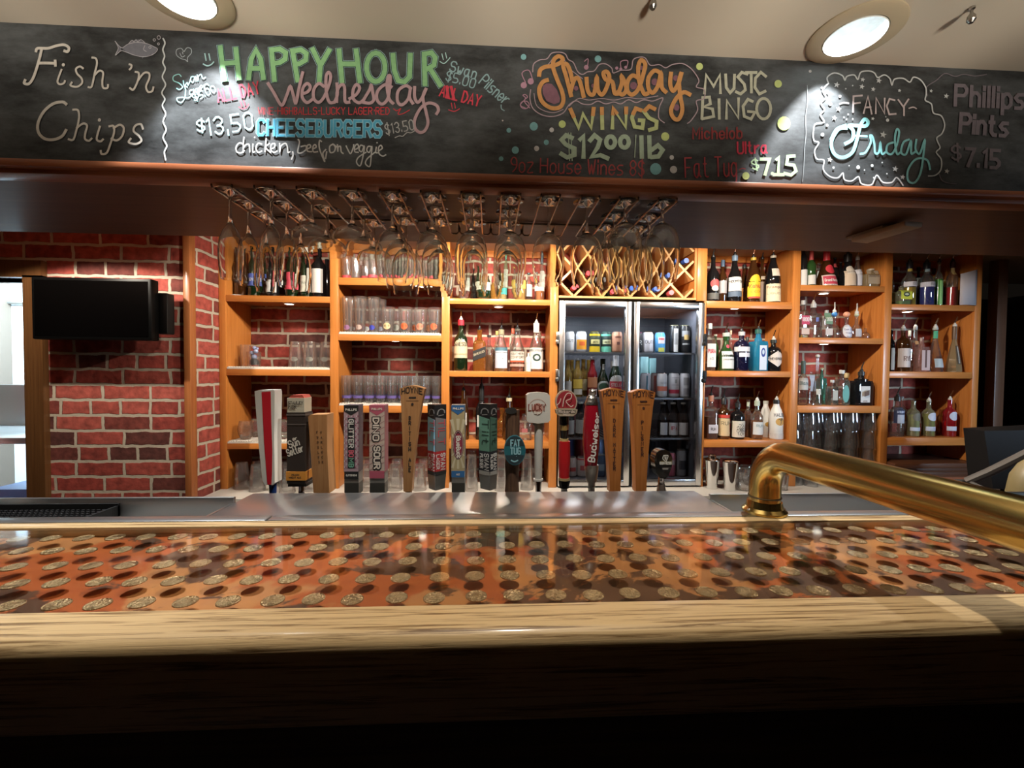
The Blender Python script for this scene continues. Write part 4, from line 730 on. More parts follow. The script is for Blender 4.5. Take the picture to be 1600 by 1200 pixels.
# two-faced swan handles
def prism_tap(px, label, x0, xe, x1, yt, cols, band, name2, lab):
    a = Tap(px, label)
    def quad(xa, xb, da, db, ya, yb_): return [a.P(xa, ya, da), a.P(xb, ya, db), a.P(xb, yb_, db), a.P(xa, yb_, da)]
    def face(side):
        xa, xb, da, db = (x0, xe, 0.006, -0.016) if side == 0 else (xe, x1, -0.016, 0.006)
        return lambda x, y, o=0: tuple(a.P(xa+(xb-xa)*x, y, da+(db-da)*x-o))
    body = [(x0, 0.006), (xe, -0.016), (x1, 0.006), (xe, 0.022)]
    top = [a.P(x, yt, d) for x, d in body]; mid = [a.P(x, 738, d) for x, d in body]
    obj('body', MB().frustum(top, mid), paint(.02, .02, .022, .4), a.t, smooth='flat')
    obj('steel_shank', MB().frustum([a.P(x, 738, d) for x, d in body], [a.P(xe+(x-xe)*.85, 764, d*.85) for x, d in body]), M_TIN, a.t, smooth='flat')
    for s_ in (0, 1):
        fc = face(s_); ycut = 704
        def fill(nm, col, ya, yb_, o, skew=0):
            obj(nm, MB().poly([(0.03, ya), (0.97, ya+skew), (0.97, yb_), (0.03, yb_)], lambda x, y: fc(x, y, o)), flat(*col), a.t, smooth='flat')
        fill('colour_panel', cols[0] if s_ == 0 else cols[1], yt+19, ycut, .0005, 4); fill('name_band', band, ycut, 735, .0006); fill('maker_band', cols[2], 735, 741, .0007)
        k = abs((x0-xe) if s_ == 0 else (x1-xe))
        g = lambda x, y, fc=fc, k=k: fc((x)/k, y, .001)
        mb = MB(); write(mb, 'TILT' if 'red' in lab else 'Tilt', (k*.3, 656), (k*.3, 694), k*.55, 1.5, g); obj('lettering', mb, flat(*(cols[3])), a.t, smooth='flat')
        mb = MB(); write(mb, 'SWAN', (k*.52, 708), (k*.52, 733), k*.36, 1.4, g); write(mb, name2, (k*.12, 709), (k*.12, 731), k*.26, 1.0, g); obj('lettering', mb, flat(.8, .8, .78), a.t, smooth='flat')
        mb = MB(); mb.ribbon(smooth_line([(k*.2, yt+15), (k*.3, yt+9), (k*.55, yt+7), (k*.8, yt+9), (k*.85, yt+13)], 4), 1.6, g); mb.ribbon([(k*.3, yt+17), (k*.75, yt+16)], 1.2, g); obj('swan_emblem', mb, flat(.30, .30, .30), a.t, smooth='flat')
    a.collar(px, 5); return a
prism_tap(682, 'two faced tap handle in light blue above red', 667.5, 681.5, 697, 632, ((.30, .58, .72), (.22, .21, .22), (.03, .03, .03), (.60, .10, .12)), (.55, .04, .045), 'LAGER', 'red')
box_tap(716.5, 'tan box tap handle with blue bands and a dark oval badge', (706, 727), 632, 0, (0.48, 0.39, 0.22), (0.20, 0.20, 0.20),
    [('rays', (0.66, 0.60, 0.42), .0, [Pg(*[[(716.5+1.5*cos(a_), 697+3*sin(a_)), (716.5+d*cos(a_-.06), 697+d*sin(a_-.06)), (716.5+d*cos(a_+.06), 697+d*sin(a_+.06))] for a_, d in ((-1.57, 44), (-1.35, 44), (-1.8, 44), (-1.15, 22), (-2, 22), (1.57, 33), (1.3, 33), (1.84, 33), (.95, 16), (2.2, 16), (-.5, 11), (-2.65, 11), (.3, 10), (2.85, 10))])]),
     ('blue_band', (0.035, 0.15, 0.38), .0002, [chev(706.4, 726.6, 632.4, 640, 647)]), ('blue_band', (0.035, 0.15, 0.38), .0002, [Pg(rect(706.4, 733, 726.6, 743))]), ('badge', (0.015, 0.012, 0.018), .0003, [Pg(ell(716.8, 693, 8.4, 22.5))]), ('badge_ring', (0.62, 0.30, 0.32), .0004, [Ln(.9, ell(716.8, 693, 7, 20.5))]), ('badge_fill', (0.30, 0.03, 0.06), .00045, [Pg(ell(716.8, 693, 5.8, 18))]),
     ('lettering', (0.82, 0.78, 0.72), .0007, [I('Blue', (713.8, 680), (714.5, 695), 6, 1.5, True), I('Buck', (714, 697), (715, 713), 6, 1.5, True), PHI(709, 725, 638.8), I('ALE', (714, 739.5), (719, 739.5), 2.4, .7)])])
prism_tap(762, 'two faced tap handle in green above black', 748, 765.5, 777, 631, ((.16, .36, .27), (.07, .16, .12), (.42, .41, .38), (.015, .04, .03)), (.02, .022, .03), 'PILSNER', 'green')
# log
a = Tap(800, 'dark log tap handle with an oval teal sign'); k = YT/FPX; b = a.P(800, 768); hh = a.P(800, 640).z-b.z
obj('log', MB().lathe([((11+rnd.uniform(-.7, .7))*k, hh*i/9) for i in range(10)], 14, (b.x, 0, b.z)), M_LOG, a.t)
a.slab('hollow_end', ell(798, 641, 9, 5), -0.0163, -0.010, paint(.01, .008, .007, .8))
a.slab('sign', ell(803.5, 701, 16.5, 23), -0.022, -0.012, mat('teal_sign', (0.02, 0.14, 0.18), 0.35), angle=50)
a.ink('sign_band', (0.012, 0.03, 0.04), -0.0224, Pg(ell(803.5, 701, 15.2, 21.5, 200, 340))); a.ink('sign_band', (0.012, 0.03, 0.04), -0.0224, Pg(ell(803.5, 701, 15.2, 21.5, 20, 160)))
a.ink('lettering', (0.30, 0.58, 0.66), -0.0228, I('FAT', (797.5, 694.5), (811, 694.5), 9.5, 1.9), I('TUG', (797, 706.5), (812, 706.5), 9.5, 1.9), I('*', (804, 711), (806, 711), 2, 1), Ln(2, [(798, 716), (803, 718), (808, 716)]))
a.collar(800, 6)
# Lucky
a = Tap(841, 'white tap handle with a broad rounded head and red emblem')
a.slab('head', [(822, 617), (826, 614), (840, 612.5), (854, 614), (858, 618), (858.5, 655), (855, 659), (840, 660.5), (826, 659), (822, 656)], -0.015, 0.016, mat('ivory_tap', (0.62, 0.61, 0.57), 0.35), angle=50)
a.stem(841, 660, 664, 9, 9, paint(.62, .61, .57, .35), name='neck_ring'); a.stem(841, 664, 750, 7, 6, paint(.62, .61, .57, .35), name='stem'); a.stem(841, 748, 751, 7.5, 7.5, paint(.62, .61, .57, .35), name='foot_ring'); a.stem(841, 751, 772, 5, 4); a.collar(841, 4)
a.ink('red_emblem', (0.50, 0.27, 0.22), -0.0154, Pg(ell(839, 638, 8, 9)), Ln(.6, ell(839, 638, 14, 15, 200, 340)))
a.ink('lettering', (0.20, 0.045, 0.03), -0.0158, I('LUCKY', (825, 640.5), (850.5, 640.5), 9.5, 1.5)); a.ink('lettering', (0.75, 0.70, 0.62), -0.016, I('lager', (834, 645.5), (844, 645.5), 4, .9, True))
# Rickard's
a = Tap(882, 'tap handle with a round red badge over a bright red grip')
a.slab('badge', ell(883, 627, 16.8, 18.5), -0.016, -0.006, mat('badge_rim', (0.45, 0.36, 0.28), 0.4), angle=50); a.ink('badge_fill', (0.30, 0.018, 0.028), -0.0164, Pg(ell(883, 627, 15, 16.6)))
a.slab('banner', [(866, 639), (872, 637), (894, 637), (900, 639), (898, 645), (893, 649), (873, 649), (867, 645)], -0.019, -0.007, mat('banner_rim', (0.40, 0.33, 0.24), 0.4), smooth='flat'); a.ink('banner_fill', (0.02, 0.015, 0.012), -0.0194, Pg([(869, 640), (897, 640), (896, 644.5), (870, 644.5)]))
a.ink('lettering', (0.72, 0.60, 0.52), -0.0198, Ln(1.2, [(877, 634), (879, 622), (884, 614), (890, 615), (889, 622), (882, 626), (889, 634), (893, 632)], [(874, 622), (872, 628), (868, 632)]), I('Rickards', (871, 644), (895, 643.5), 3.6, .8, True), I('RED', (878, 648), (888, 648), 2.6, .7))
a.stem(881.5, 647, 664, 7.5, 7.5, M_BLACKG, name='neck'); a.stem(881.5, 663, 672, 7.5, 7, mat('gold_band', (0.55, 0.40, 0.15), 0.35, 0.6), name='gold_band'); a.stem(881.5, 671, 688, 7, 5.5, M_BLACKG, name='neck'); a.stem(881.5, 685, 690, 7, 7, paint(.5, .38, .16, .4), name='gold_band')
b = a.P(881.5, 747); hh = a.P(881.5, 689).z-b.z
obj('red_grip', MB().lathe([(8.2*k, 0), (9.2*k, hh*.4), (9.4*k, hh*.6), (8.6*k, hh)], 18, (b.x, 0, b.z)), mat('red_grip_paint', (0.52, 0.012, 0.018), 0.3), a.t)
a.stem(881.5, 746, 751, 9, 9, paint(.4, .3, .15, .4), name='gold_band'); a.stem(881.5, 750, 762, 9.5, 7.5, M_BLACKG, name='grip_foot'); a.stem(881.5, 761, 772, 5, 5, M_TIN); a.collar(881.5, 4)
# Budweiser
a = Tap(923, 'deep red tapered tap handle with silver fittings and white script')
b = a.P(923, 728); hh = a.P(926, 632).z-b.z
obj('red_handle', MB().lathe([(10*k, 0), (12.6*k, hh*.3), (13.2*k, hh*.55), (12*k, hh*.8), (9.8*k, hh)], 24, (b.x, 0, b.z)), mat('deep_red_enamel', (0.30, 0.008, 0.02), 0.18, coat=0.4), a.t)
for nm, y0, y1, r0, r1 in (('top_cap', 622, 632, 8, 10.5), ('finial_neck', 618, 623, 5.5, 8), ('base_ring', 726, 733, 11, 11), ('base_cup', 732, 752, 11, 8.5), ('shank', 751, 773, 6, 5)): a.stem(924, y0, y1, r0, r1, M_PEWTER, 20, nm)
q = a.P(926, 613); obj('finial', MB().lathe([(6.2*k*sin(t_), -6.2*k*cos(t_)) for t_ in [.2+.34*i for i in range(9)]], 16, (q.x, 0, q.z)), M_PEWTER, a.t)
mb = MB()
def cyl(x, y, a=a): 
    r = 12.9*k; X = a.P(924, y).x; th_ = (x-924)/13.4; return (X+r*1.03*sin(th_), -r*1.03*cos(th_), a.P(x, y).z)
write(mb, 'Budweiser', (925.5, 719), (936, 645), 9.5, 2.2, cyl, True); obj('lettering', mb, flat(.80, .74, .70), a.t, smooth='flat'); a.collar(923, 4)
paddle(958, 'amber wooden paddle tap handle beside the deep red tapered one', (937, 975), (951, 967), (606, 767), M_AMBERW, 'DARK MATTER', 659, 7.4, (0.06, 0.02, 0.012))
paddle(999, 'amber wooden paddle tap handle beside the short black one', (983, 1021), (991, 1007), (608, 767), M_AMBERW, 'PILSNER', 662, 8.2, (0.06, 0.02, 0.012))
a = Tap(1034, 'short glossy black rounded tap handle, rightmost of the row')
a.slab('head', [(1019, 716), (1022, 706), (1028, 701.5), (1036, 701), (1043, 705), (1047, 714), (1046, 728), (1041, 741), (1036, 746), (1028, 745), (1022, 736)], -0.013, 0.014, M_BLACKG, angle=60)
a.ink('lettering', (0.80, 0.80, 0.76), -0.0135, I('GUINNESS', (1027.5, 723.5), (1045, 723.5), 3.6, 1.0), Ln(1.1, [(1033, 710), (1032, 715), (1036, 719)], [(1033, 710), (1038, 709.5), (1040, 711), (1037, 719)], [(1035, 711), (1035.5, 716)], [(1037, 711), (1037, 716)]))
a.ink('steel_plate', (0.30, 0.29, 0.27), -0.0134, Pg([(1031, 729), (1041, 729), (1040, 732), (1032, 732)]))
a.stem(1033, 744, 756, 4.5, 5.5); a.stem(1033, 755, 768, 5.5, 7, M_PEWTER); a.stem(1033.5, 766, 773, 7.5, 7.5, M_BLACKG, name='foot'); a.collar(1033.5, 5)

# ================================================================== stemware racks and hanging glasses
RZ = 0.435; RY0, RY1 = 1.115, 1.370; RS = 0.0985; RX0 = -0.640       # rods, first channel centre, channel pitch
def rack(x0, n, label):
    c = x0 + RS*(n-1)/2; t = thing('glass_rack', label, 'glass rack', (c, 1.24, SOF))
    z = RZ-SOF; w2 = RS*n/2
    for nm, y, zz in (('front_rail', RY0-0.045, -0.004), ('rear_rail', RY1-0.045, -0.004)):
        obj(nm, MB().tube([(-w2, y-1.24, zz), (w2, y-1.24, zz)], 0.0028, 8), M_WIRE, t)
    for i in range(n):
        cx = x0+RS*i-c
        for s_ in (-1, 1):
            x = cx+s_*0.0235
            obj('hanger_rod', MB().tube([(x, RY0-0.045-1.24, -0.004), (x, RY0-0.045-1.24, z+0.004), (x, RY0-0.042-1.24, z), (x, RY0-1.20, z), (x, RY1-1.24-0.008, z), (x+s_*0.004, RY1-1.24, z), (x+s_*0.018, RY1-1.24, z), (x+s_*0.0235, RY1-1.24, z+0.005), (x+s_*0.0235, RY1-1.24, -0.006), (x+s_*0.0235, RY1-0.045-1.24, -0.004)], 0.0023, 8), M_WIRE, t)
    return t
rack(RX0, 6, 'wire glass rack under the bulkhead holding the flutes and coupes, left of the pair')
rack(RX0+6*RS, 6, 'wire glass rack under the bulkhead without flutes, right of the pair')
def wall_prof(outer, t): return outer + [(max(r-t, 0.0005), z+(0.0012 if i == 0 else 0)) for i, (r, z) in list(enumerate(outer))[::-1]]
def stemware(kind):
    P = dict(wine=(.0355, -.080, [(.005,-.076),(.010,-.083),(.020,-.090),(.031,-.102),(.038,-.118),(.0415,-.138),(.0415,-.158),(.0395,-.180),(.036,-.204),(.0345,-.214)]),
             big=(.038, -.050, [(.005,-.046),(.011,-.052),(.024,-.060),(.036,-.075),(.0425,-.098),(.0445,-.122),(.0435,-.150),(.040,-.182),(.038,-.200)]),
             flute=(.033, -.078, [(.0045,-.068),(.006,-.078),(.010,-.086),(.018,-.100),(.0245,-.120),(.0275,-.145),(.0275,-.168),(.025,-.195),(.0225,-.216)]),
             coupe=(.034, -.076, [(.005,-.066),(.008,-.074),(.016,-.081),(.031,-.086),(.043,-.094),(.0480,-.106),(.0482,-.114),(.047,-.122)]))[kind]
    fr, sz, bo = P
    foot = [(0.0005, 0.0), (fr*.9, -0.0006), (fr, -0.0018), (fr, -0.003), (fr*.55, -0.0045), (.008, -0.008), (.0045, -0.014), (.0005, -0.014)]
    stem = [(.0005, -.0135), (.0042, -.0135), (.0034, -.024), (.0034, sz+.022), (.0048, bo[0][1]), (.0005, bo[0][1])]
    bowl = [(.0005, bo[0][1])]+bo+[(r-.0011, z) for r, z in bo[::-1][:-1]]+[(.0005, bo[1][1]-.003)]
    return foot, stem, bowl
_st = {}
def hang(kind, x, y, label, group):
    loc = (x, y, RZ+0.0055)
    if kind not in _st:
        t = thing({'wine': 'wine_glass', 'big': 'wine_goblet', 'flute': 'champagne_flute', 'coupe': 'coupe_glass'}[kind], label, 'stemmed glass', loc, group)
        for nm, pr in zip(('foot', 'stem', 'bowl'), stemware(kind)): obj(nm, MB().lathe(pr, 32, cap=(False, False)), M_STEM, t, angle=60)
        _st[kind] = t
    else:
        t = copy_tree(_st[kind]); t.location = loc; t['label'] = label; t['group'] = group
    t.rotation_euler = (rnd.uniform(-.005, .005), rnd.uniform(-.005, .005), rnd.uniform(0, 6))
    return t
ordn = ['first', 'second', 'third', 'fourth', 'fifth', 'sixth', 'seventh', 'eighth', 'ninth', 'tenth', 'eleventh', 'twelfth']
pos = ['nearest', 'middle', 'farthest']
cols = ['flute', 'flute', 'coupe', 'coupe', 'wine', 'wine', 'wine', 'wine', 'wine', 'wine', 'big', 'big']
cnt = [3, 3, 2, 3, 3, 3, 3, 3, 1, 1, 3, 3]
nmk = dict(flute='slender flute', coupe='wide shallow coupe', wine='wine glass', big='large wine goblet')
for i, (kd, n) in enumerate(zip(cols, cnt)):
    for j in range(n):
        y = RY0-0.012 + j*{'wine': .0875, 'big': .093, 'flute': .082, 'coupe': .100}[kd]
        lb = '%s hanging upside down, %s in the %s rack channel from the left' % (nmk[kd], pos[j] if n == 3 else ['nearer', 'farther'][j] if n == 2 else 'alone', ordn[i])
        hang(kd, RX0+RS*i, y, lb, {'flute': 'flutes hanging in the rack', 'coupe': 'coupes hanging in the rack', 'wine': 'wine glasses hanging in the rack', 'big': 'goblets hanging in the rack'}[kd])

# ================================================================== back bar shelving
ZC = -0.682
# posts (x centre, half width) on the front plane
POSTS_L = [(-1.517, .019), (-0.895, .023), (-0.258, .023), (0.378, .024)]
POSTS_R = [(1.268, .030), (1.857, .023), (2.442, .023), (3.028, .021)]
SH_L = [[(.427,.391), (.008,-.029), (-.419,-.452)], [(.538,.497), (.214,.177), (-.198,-.239)], [(.431,.398), (.008,-.026), (-.407,-.449)]]
SH_R = [[(.442,.400), (.022,-.013), (-.399,-.442)], [(.549,.514), (.230,.195), (-.186,-.229)], [(.442,.407), (.028,-.012), (-.382,-.431)]]
PUCK_L = [(0, -1.207), (1, -0.582), (0, 0.052)]; PUCK_R = [(0, 1.541), (None, 0), (0, 2.697)]
ZTOP = CEIL-0.0005
def shelving(name, label, posts, shelves, base, z_end):
    t = thing(name, label, 'shelving', base)
    bx, by, bz = base
    for i, (x, hw) in enumerate(posts):
        zb_ = z_end[i]
        if name != 'x' and abs(x-1.268) < .01:        # the fridge stands against this one
            obj('upright', MB().cbox(x-hw-bx, x+hw-bx, 0, 0.022, 0.440-bz, ZTOP-bz, 0.002).cbox(1.286-bx, x+hw-bx, 0, 0.022, zb_-bz, 0.441-bz, 0.002), M_MAPLEV, t)
            obj('side_panel', MB().box(1.2865-bx, 1.2965-bx, 0.0215, YBACK-YS-0.001, zb_-bz, ZTOP-bz), M_MAPLEV, t); continue
        obj('upright', MB().cbox(x-hw-bx, x+hw-bx, 0, 0.022, zb_-bz, ZTOP-bz, 0.002), M_MAPLEV, t)
        obj('side_panel', MB().box(x-hw*.7-bx, x+hw*.7-bx, 0.0215, YBACK-YS-0.001, zb_-bz, ZTOP-bz), M_MAPLEV, t)
    for b, lv in enumerate(shelves):
        x0 = posts[b][0]+posts[b][1]*.7; x1 = posts[b+1][0]-posts[b+1][1]*.7
        f0 = posts[b][0]+posts[b][1]; f1 = posts[b+1][0]-posts[b+1][1]
        for (zt, zb_) in lv:
            s_ = obj('shelf', MB().cbox(f0-bx, f1-bx, 0.001, 0.020, zb_-bz, zt-bz, 0.0015).box(x0-bx, x1-bx, 0.0195, YBACK-YS-0.001, zt-0.020-bz, zt-bz), M_MAPLE, t)
        obj('back_rail', MB().box(x0-bx, x1-bx, YBACK-YS-0.022, YBACK-YS-0.001, 0.74-bz, ZTOP-bz), M_MAPLE, t)
    return t
tl = shelving('wall_shelving', 'orange maple shelving bays left of the glass door fridge', POSTS_L, SH_L, (-0.57, YS, ZC), [ZC]*4)
tr = shelving('wall_shelving', 'orange maple shelving bays right of the glass door fridge', POSTS_R, SH_R, (2.15, YS, ZC), [ZC, ZC, ZC, -0.53])
tr_z = ZC
def puck(parent, base, x, y, z):
    k = obj('puck_light', MB().lathe([(0.033, 0), (0.033, -0.004), (0.029, -0.007), (0.024, -0.007)], 24, (x-base[0], y-base[1], z-base[2]-0.0003), cap=(False, False)), M_WHITE, parent)
    obj('puck_lens', MB().disc((x-base[0], y-base[1], z-base[2]-0.0068), 0.0245, 0.0245, (1, 0, 0), (0, -1, 0), 24), M_PUCK, k)
    lamp('SPOT', 'puck_beam', (x, y, z-0.012), 1.6, NEUT, 0.02, (x, y+0.02, z-1), 110, 0.6)
for b, x, y in ((0, -1.207, 2.665), (2, 0.052, 2.67)): puck(tl, (-0.57, YS, ZC), x, y, SH_L[b][0][0]-0.02)
puck(tl, (-0.57, YS, ZC), -0.582, 2.69, SH_L[1][1][0]-0.02)
for b, l, x, y in ((0, 0, 1.541, 2.645), (1, 0, 2.131, 2.66), (1, 1, 2.175, 2.70), (2, 0, 2.697, 2.66)): puck(tr, (2.15, YS, ZC), x, y, SH_R[b][l][0]-0.02)
puck(tl, (-0.57, YS, ZC), -0.40, 2.62, SH_L[1][0][0]-0.02)
# ribbed white liners
def liner(x0, x1, z, label):
    m = MB().box(x0, x1, YS+0.002, YBACK-0.04, z, z+0.010)
    for i in range(int((x1-x0)/0.014)): m.box(x0+0.004+i*0.014, x0+0.010+i*0.014, YS+0.002, YBACK-0.04, z+0.010, z+0.0145)
    c = ((x0+x1)/2, YS+0.1, z); m.v = [(a-c[0], b-c[1], d-c[2]) for a, b, d in m.v]
    tag(obj('shelf_liner', m, M_LINER, None, c, smooth=False), label, 'shelf liner', 'white ribbed shelf liners')
e = 0.004
liner(-1.498+e, -0.918-e, .008+.0003, 'white ribbed liner on the shelf under the blue ornament')
liner(-1.498+e, -0.918-e, -.419+.0003, 'white ribbed liner on the shelf under the round goblets at far left')
liner(-0.872+e, -0.281-e, .214+.0003, 'white ribbed liner on the shelf under the glasses printed with orange logos')
liner(-0.872+e, -0.281-e, -.198+.0003, 'white ribbed liner on the shelf under the glasses with a purple band')
# counter under the shelves
t = thing('back_counter', 'pale laminate counter along the back wall below the shelves and fridge', 'counter', (0.6, 2.5, ZC))
obj('worktop', MB().box(XL-0.6+0.001, 1.80-0.6, 2.335-2.5, YBACK-2.5-0.001, -0.035, -0.0005).box(1.80-0.6, 2.05-0.6, 2.335-2.5, YBACK-2.5-0.001, -0.035, -0.0005), M_COUNTER, t)
obj('worktop', MB().box(1.452, 3.00-0.6, 2.30-2.5, YBACK-2.5-0.001, -0.035, -0.0005), M_COUNTER, t)
obj('cupboard_front', MB().box(XL-0.6+0.001, 2.4, 2.36-2.5, YBACK-2.5-0.001, FLOOR-ZC+0.002, -0.035), mat('grey_blue_cupboard', (0.10, 0.11, 0.12), 0.5), t)
t = thing('raised_counter', 'dark moulded wooden counter end under the rightmost shelves', 'counter', (2.75, 2.5, -0.536))
obj('top', MB().cbox(-0.28, 0.30, -0.02, 0.29, -0.028, 0.004, 0.004), M_DARK, t)
obj('moulding', MB().cbox(-0.28, 0.29, -0.008, 0.02, -0.055, -0.028, 0.006).cbox(-0.28, 0.285, 0.0, 0.02, -0.085, -0.055, 0.004), M_DARK, t)
obj('apron', MB().box(-0.28, 0.28, 0.006, 0.28, ZC+0.536+0.001, -0.085), M_LEDGE, t)

# ------------------------------------------------------------------ wine rack over the fridge
WX0, WX1, WZ0, WZ1 = 0.404, 1.236, 0.446, ZTOP
t = thing('wine_rack', 'criss-cross wooden wine rack above the fridge', 'wine rack', (0.82, YS, WZ0))
obj('base_board', MB().box(WX0-.82, WX1-.82, 0.004, 0.26, 0, 0.012), M_LATT, t)
obj('side_board', MB().box(WX1-.82-.014, WX1-.82, 0.004, 0.26, 0.012, WZ1-WZ0), M_MAPLEV, t)
px_ = [onY(x, 464, YS+.03) for x in (860+225/6.4, 860+785/6.4)]
step = 0.0835*2; cx0 = px_[0].x; cz0 = px_[0].z
def slats(sign):
    for k in range(-8, 14):
        # line x = cx0 + k*step + sign*(z-cz0)
        lo, hi = WZ0+0.013, WZ1-0.001; q = []
        for z in (lo, hi):
            x = cx0+k*step+sign*(z-cz0); q.append((x, z))
        (xa, za), (xb, zb_) = q
        def clip(xa, za, xb, zb_, lim, left):
            ia = xa >= lim if left else xa <= lim; ib = xb >= lim if left else xb <= lim
            if ia and ib: return xa, za, xb, zb_
            if not ia and not ib: return None
            t_ = (lim-xa)/(xb-xa); m = (lim, za+(zb_-za)*t_)
            return (m[0], m[1], xb, zb_) if ib else (xa, za, m[0], m[1])
        r = clip(xa, za, xb, zb_, WX0+.008, True)
        if r: r = clip(*r, WX1-.020, False)
        if not r or abs(r[0]-r[2]) < .02: continue
        xa, za, xb, zb_ = r; h = 0.0062; nx, nz = 0.7071*h, -sign*0.7071*h
        yo = 0.006 if sign > 0 else 0.0065
        obj('slat', MB().prism([(xa+nx-.82, yo, za+nz-WZ0), (xb+nx-.82, yo, zb_+nz-WZ0), (xb-nx-.82, yo, zb_-nz-WZ0), (xa-nx-.82, yo, za-nz-WZ0)], (0, 0.24, 0)), M_LATT, t, smooth='flat')
slats(1); slats(-1)
def lying(px, py, col, label):
    p = onY(px, py, YS-0.005); u, v = (p.x-cx0)+(p.z-cz0), (p.x-cx0)-(p.z-cz0); e_ = .050
    u = math.floor(u/step)*step + min(max(u % step, e_), step-e_); v = math.floor(v/step)*step + min(max(v % step, e_), step-e_)
    p.x = cx0+(u+v)/2; p.z = max(cz0+(u-v)/2, WZ0+.0395); p.x = min(p.x, WX1-.052)
    tt = thing('wine_bottle', label, 'bottle', (p.x, YS-0.005, p.z), 'wine bottles lying in the wooden rack')
    pr = [(.0135, 0), (.0138, .05), (.0150, .06), (.0150, .10), (.020, .125), (.026, .15), (.026, .27), (.022, .276)]
    b = obj('body', MB().lathe([(r, z) for r, z in pr], 20), G['dgreen'], tt); b.rotation_euler = (-pi/2, 0, 0)
    c_ = obj('capsule', MB().lathe([(.0150, -.002), (.0152, 0), (.0152, .045), (.0146, .047)], 20), paint(*col, .4), tt); c_.rotation_euler = (-pi/2, 0, 0)
RDC, BLC = (.60, .035, .05), (.02, .10, .50)
for a_ in ((899, 455, RDC, 'dark wine bottle lying in the rack with a bright red cap, lowest at left'), (924, 432, RDC, 'dark wine bottle lying in the rack with a red cap, second row up'), (961, 458, (.62, .09, .12), 'dark wine bottle lying in the rack with a rose red cap, bottom row centre'),
           (987, 455, BLC, 'dark wine bottle lying in the rack with a blue cap above the fridge door gap'), (1030, 455, BLC, 'dark wine bottle lying in the rack with a blue cap above the right fridge door'), (1049, 461, (.62, .12, .15), 'dark wine bottle lying in the rack with a pink red cap, lowest at right'),
           (1076, 411, BLC, 'dark wine bottle lying in the rack with a blue cap, highest at right'), (1050, 433, BLC, 'dark wine bottle lying in the rack with a blue cap, behind the last hanging goblets'), (938, 438, (.10, .09, .10), 'dark wine bottle lying in the rack with a black cap, behind a hanging wine glass')): lying(*a_)

# ------------------------------------------------------------------ glass door fridge
FX0, FX1, FZ0, FZ1 = 0.406, 1.236, ZC, 0.428
t = thing('bar_fridge', 'two door glass fronted fridge with steel frames in the middle of the wall', 'fridge', (0.84, YS, FZ0))
def lc(m, b): m.v = [(a-b[0], c-b[1], d-b[2]) for a, c, d in m.v]; return m
FB = (0.84, YS, FZ0); FX1 = 1.283
obj('cabinet', lc(MB().box(FX0, FX0+.02, YS+.03, YS+.55, FZ0, FZ1).box(FX1-.02, FX1, YS+.03, YS+.55, FZ0, FZ1).box(FX0, FX1, YS+.53, YS+.55, FZ0, FZ1).box(FX0, FX1, YS+.03, YS+.55, FZ1-.02, FZ1).box(FX0, FX1, YS+.03, YS+.55, FZ0, FZ0+.035).box(0.825, 0.865, YS+.03, YS+.06, FZ0, FZ1), FB), mat('dark_grey_fridge_lining', (0.10, 0.10, 0.115), 0.35), t)
FSH = [0.131, -0.147, -0.395]
for z in FSH:
    m = MB().box(FX0+.021, FX1-.021, YS+.062, YS+.075, z-.010, z)
    for i in range(26): m.box(FX0+.025+i*.0325, FX0+.030+i*.0325, YS+.07, YS+.52, z-.006, z-.001)
    obj('wire_shelf', lc(m, FB), mat('coated_wire', (0.35, 0.35, 0.36), 0.35, 0.8), t, smooth=False)
for s_, (x0, x1) in enumerate(((FX0+.002, 0.838), (0.855, FX1-.002))):
    fw, g_ = 0.034, 0.0
    d = obj('door', lc(MB().cbox(x0, x0+fw, YS-.012, YS+.028, FZ0+.010, FZ1, .004).cbox(x1-fw, x1, YS-.012, YS+.028, FZ0+.010, FZ1, .004).cbox(x0+fw-.002, x1-fw+.002, YS-.011, YS+.028, FZ1-.034, FZ1, .004).cbox(x0+fw-.002, x1-fw+.002, YS-.011, YS+.028, FZ0+.010, FZ0+.048, .004), FB), M_STEELB, t)
    obj('pane', lc(MB().box(x0+fw-.004, x1-fw+.004, YS+.004, YS+.008, FZ0+.04, FZ1-.03), FB), M_PANE, d, smooth=False)
    hx = x0-.010 if s_ == 0 else x1+.006
    for z in (0.215, -0.005): obj('hinge', lc(MB().cbox(hx-.010, hx+.012, YS-.020, YS-.002, z-.028, z+.028, .004).cbox(hx-.012, hx+.006, YS-.024, YS-.004, z-.045, z-.020, .004), FB), M_PEWTER if s_ == 0 else M_BLACK, d)
obj('centre_gasket', lc(MB().box(0.8385, 0.8545, YS, YS+.03, FZ0+.01, FZ1), FB), M_BLACK, t)

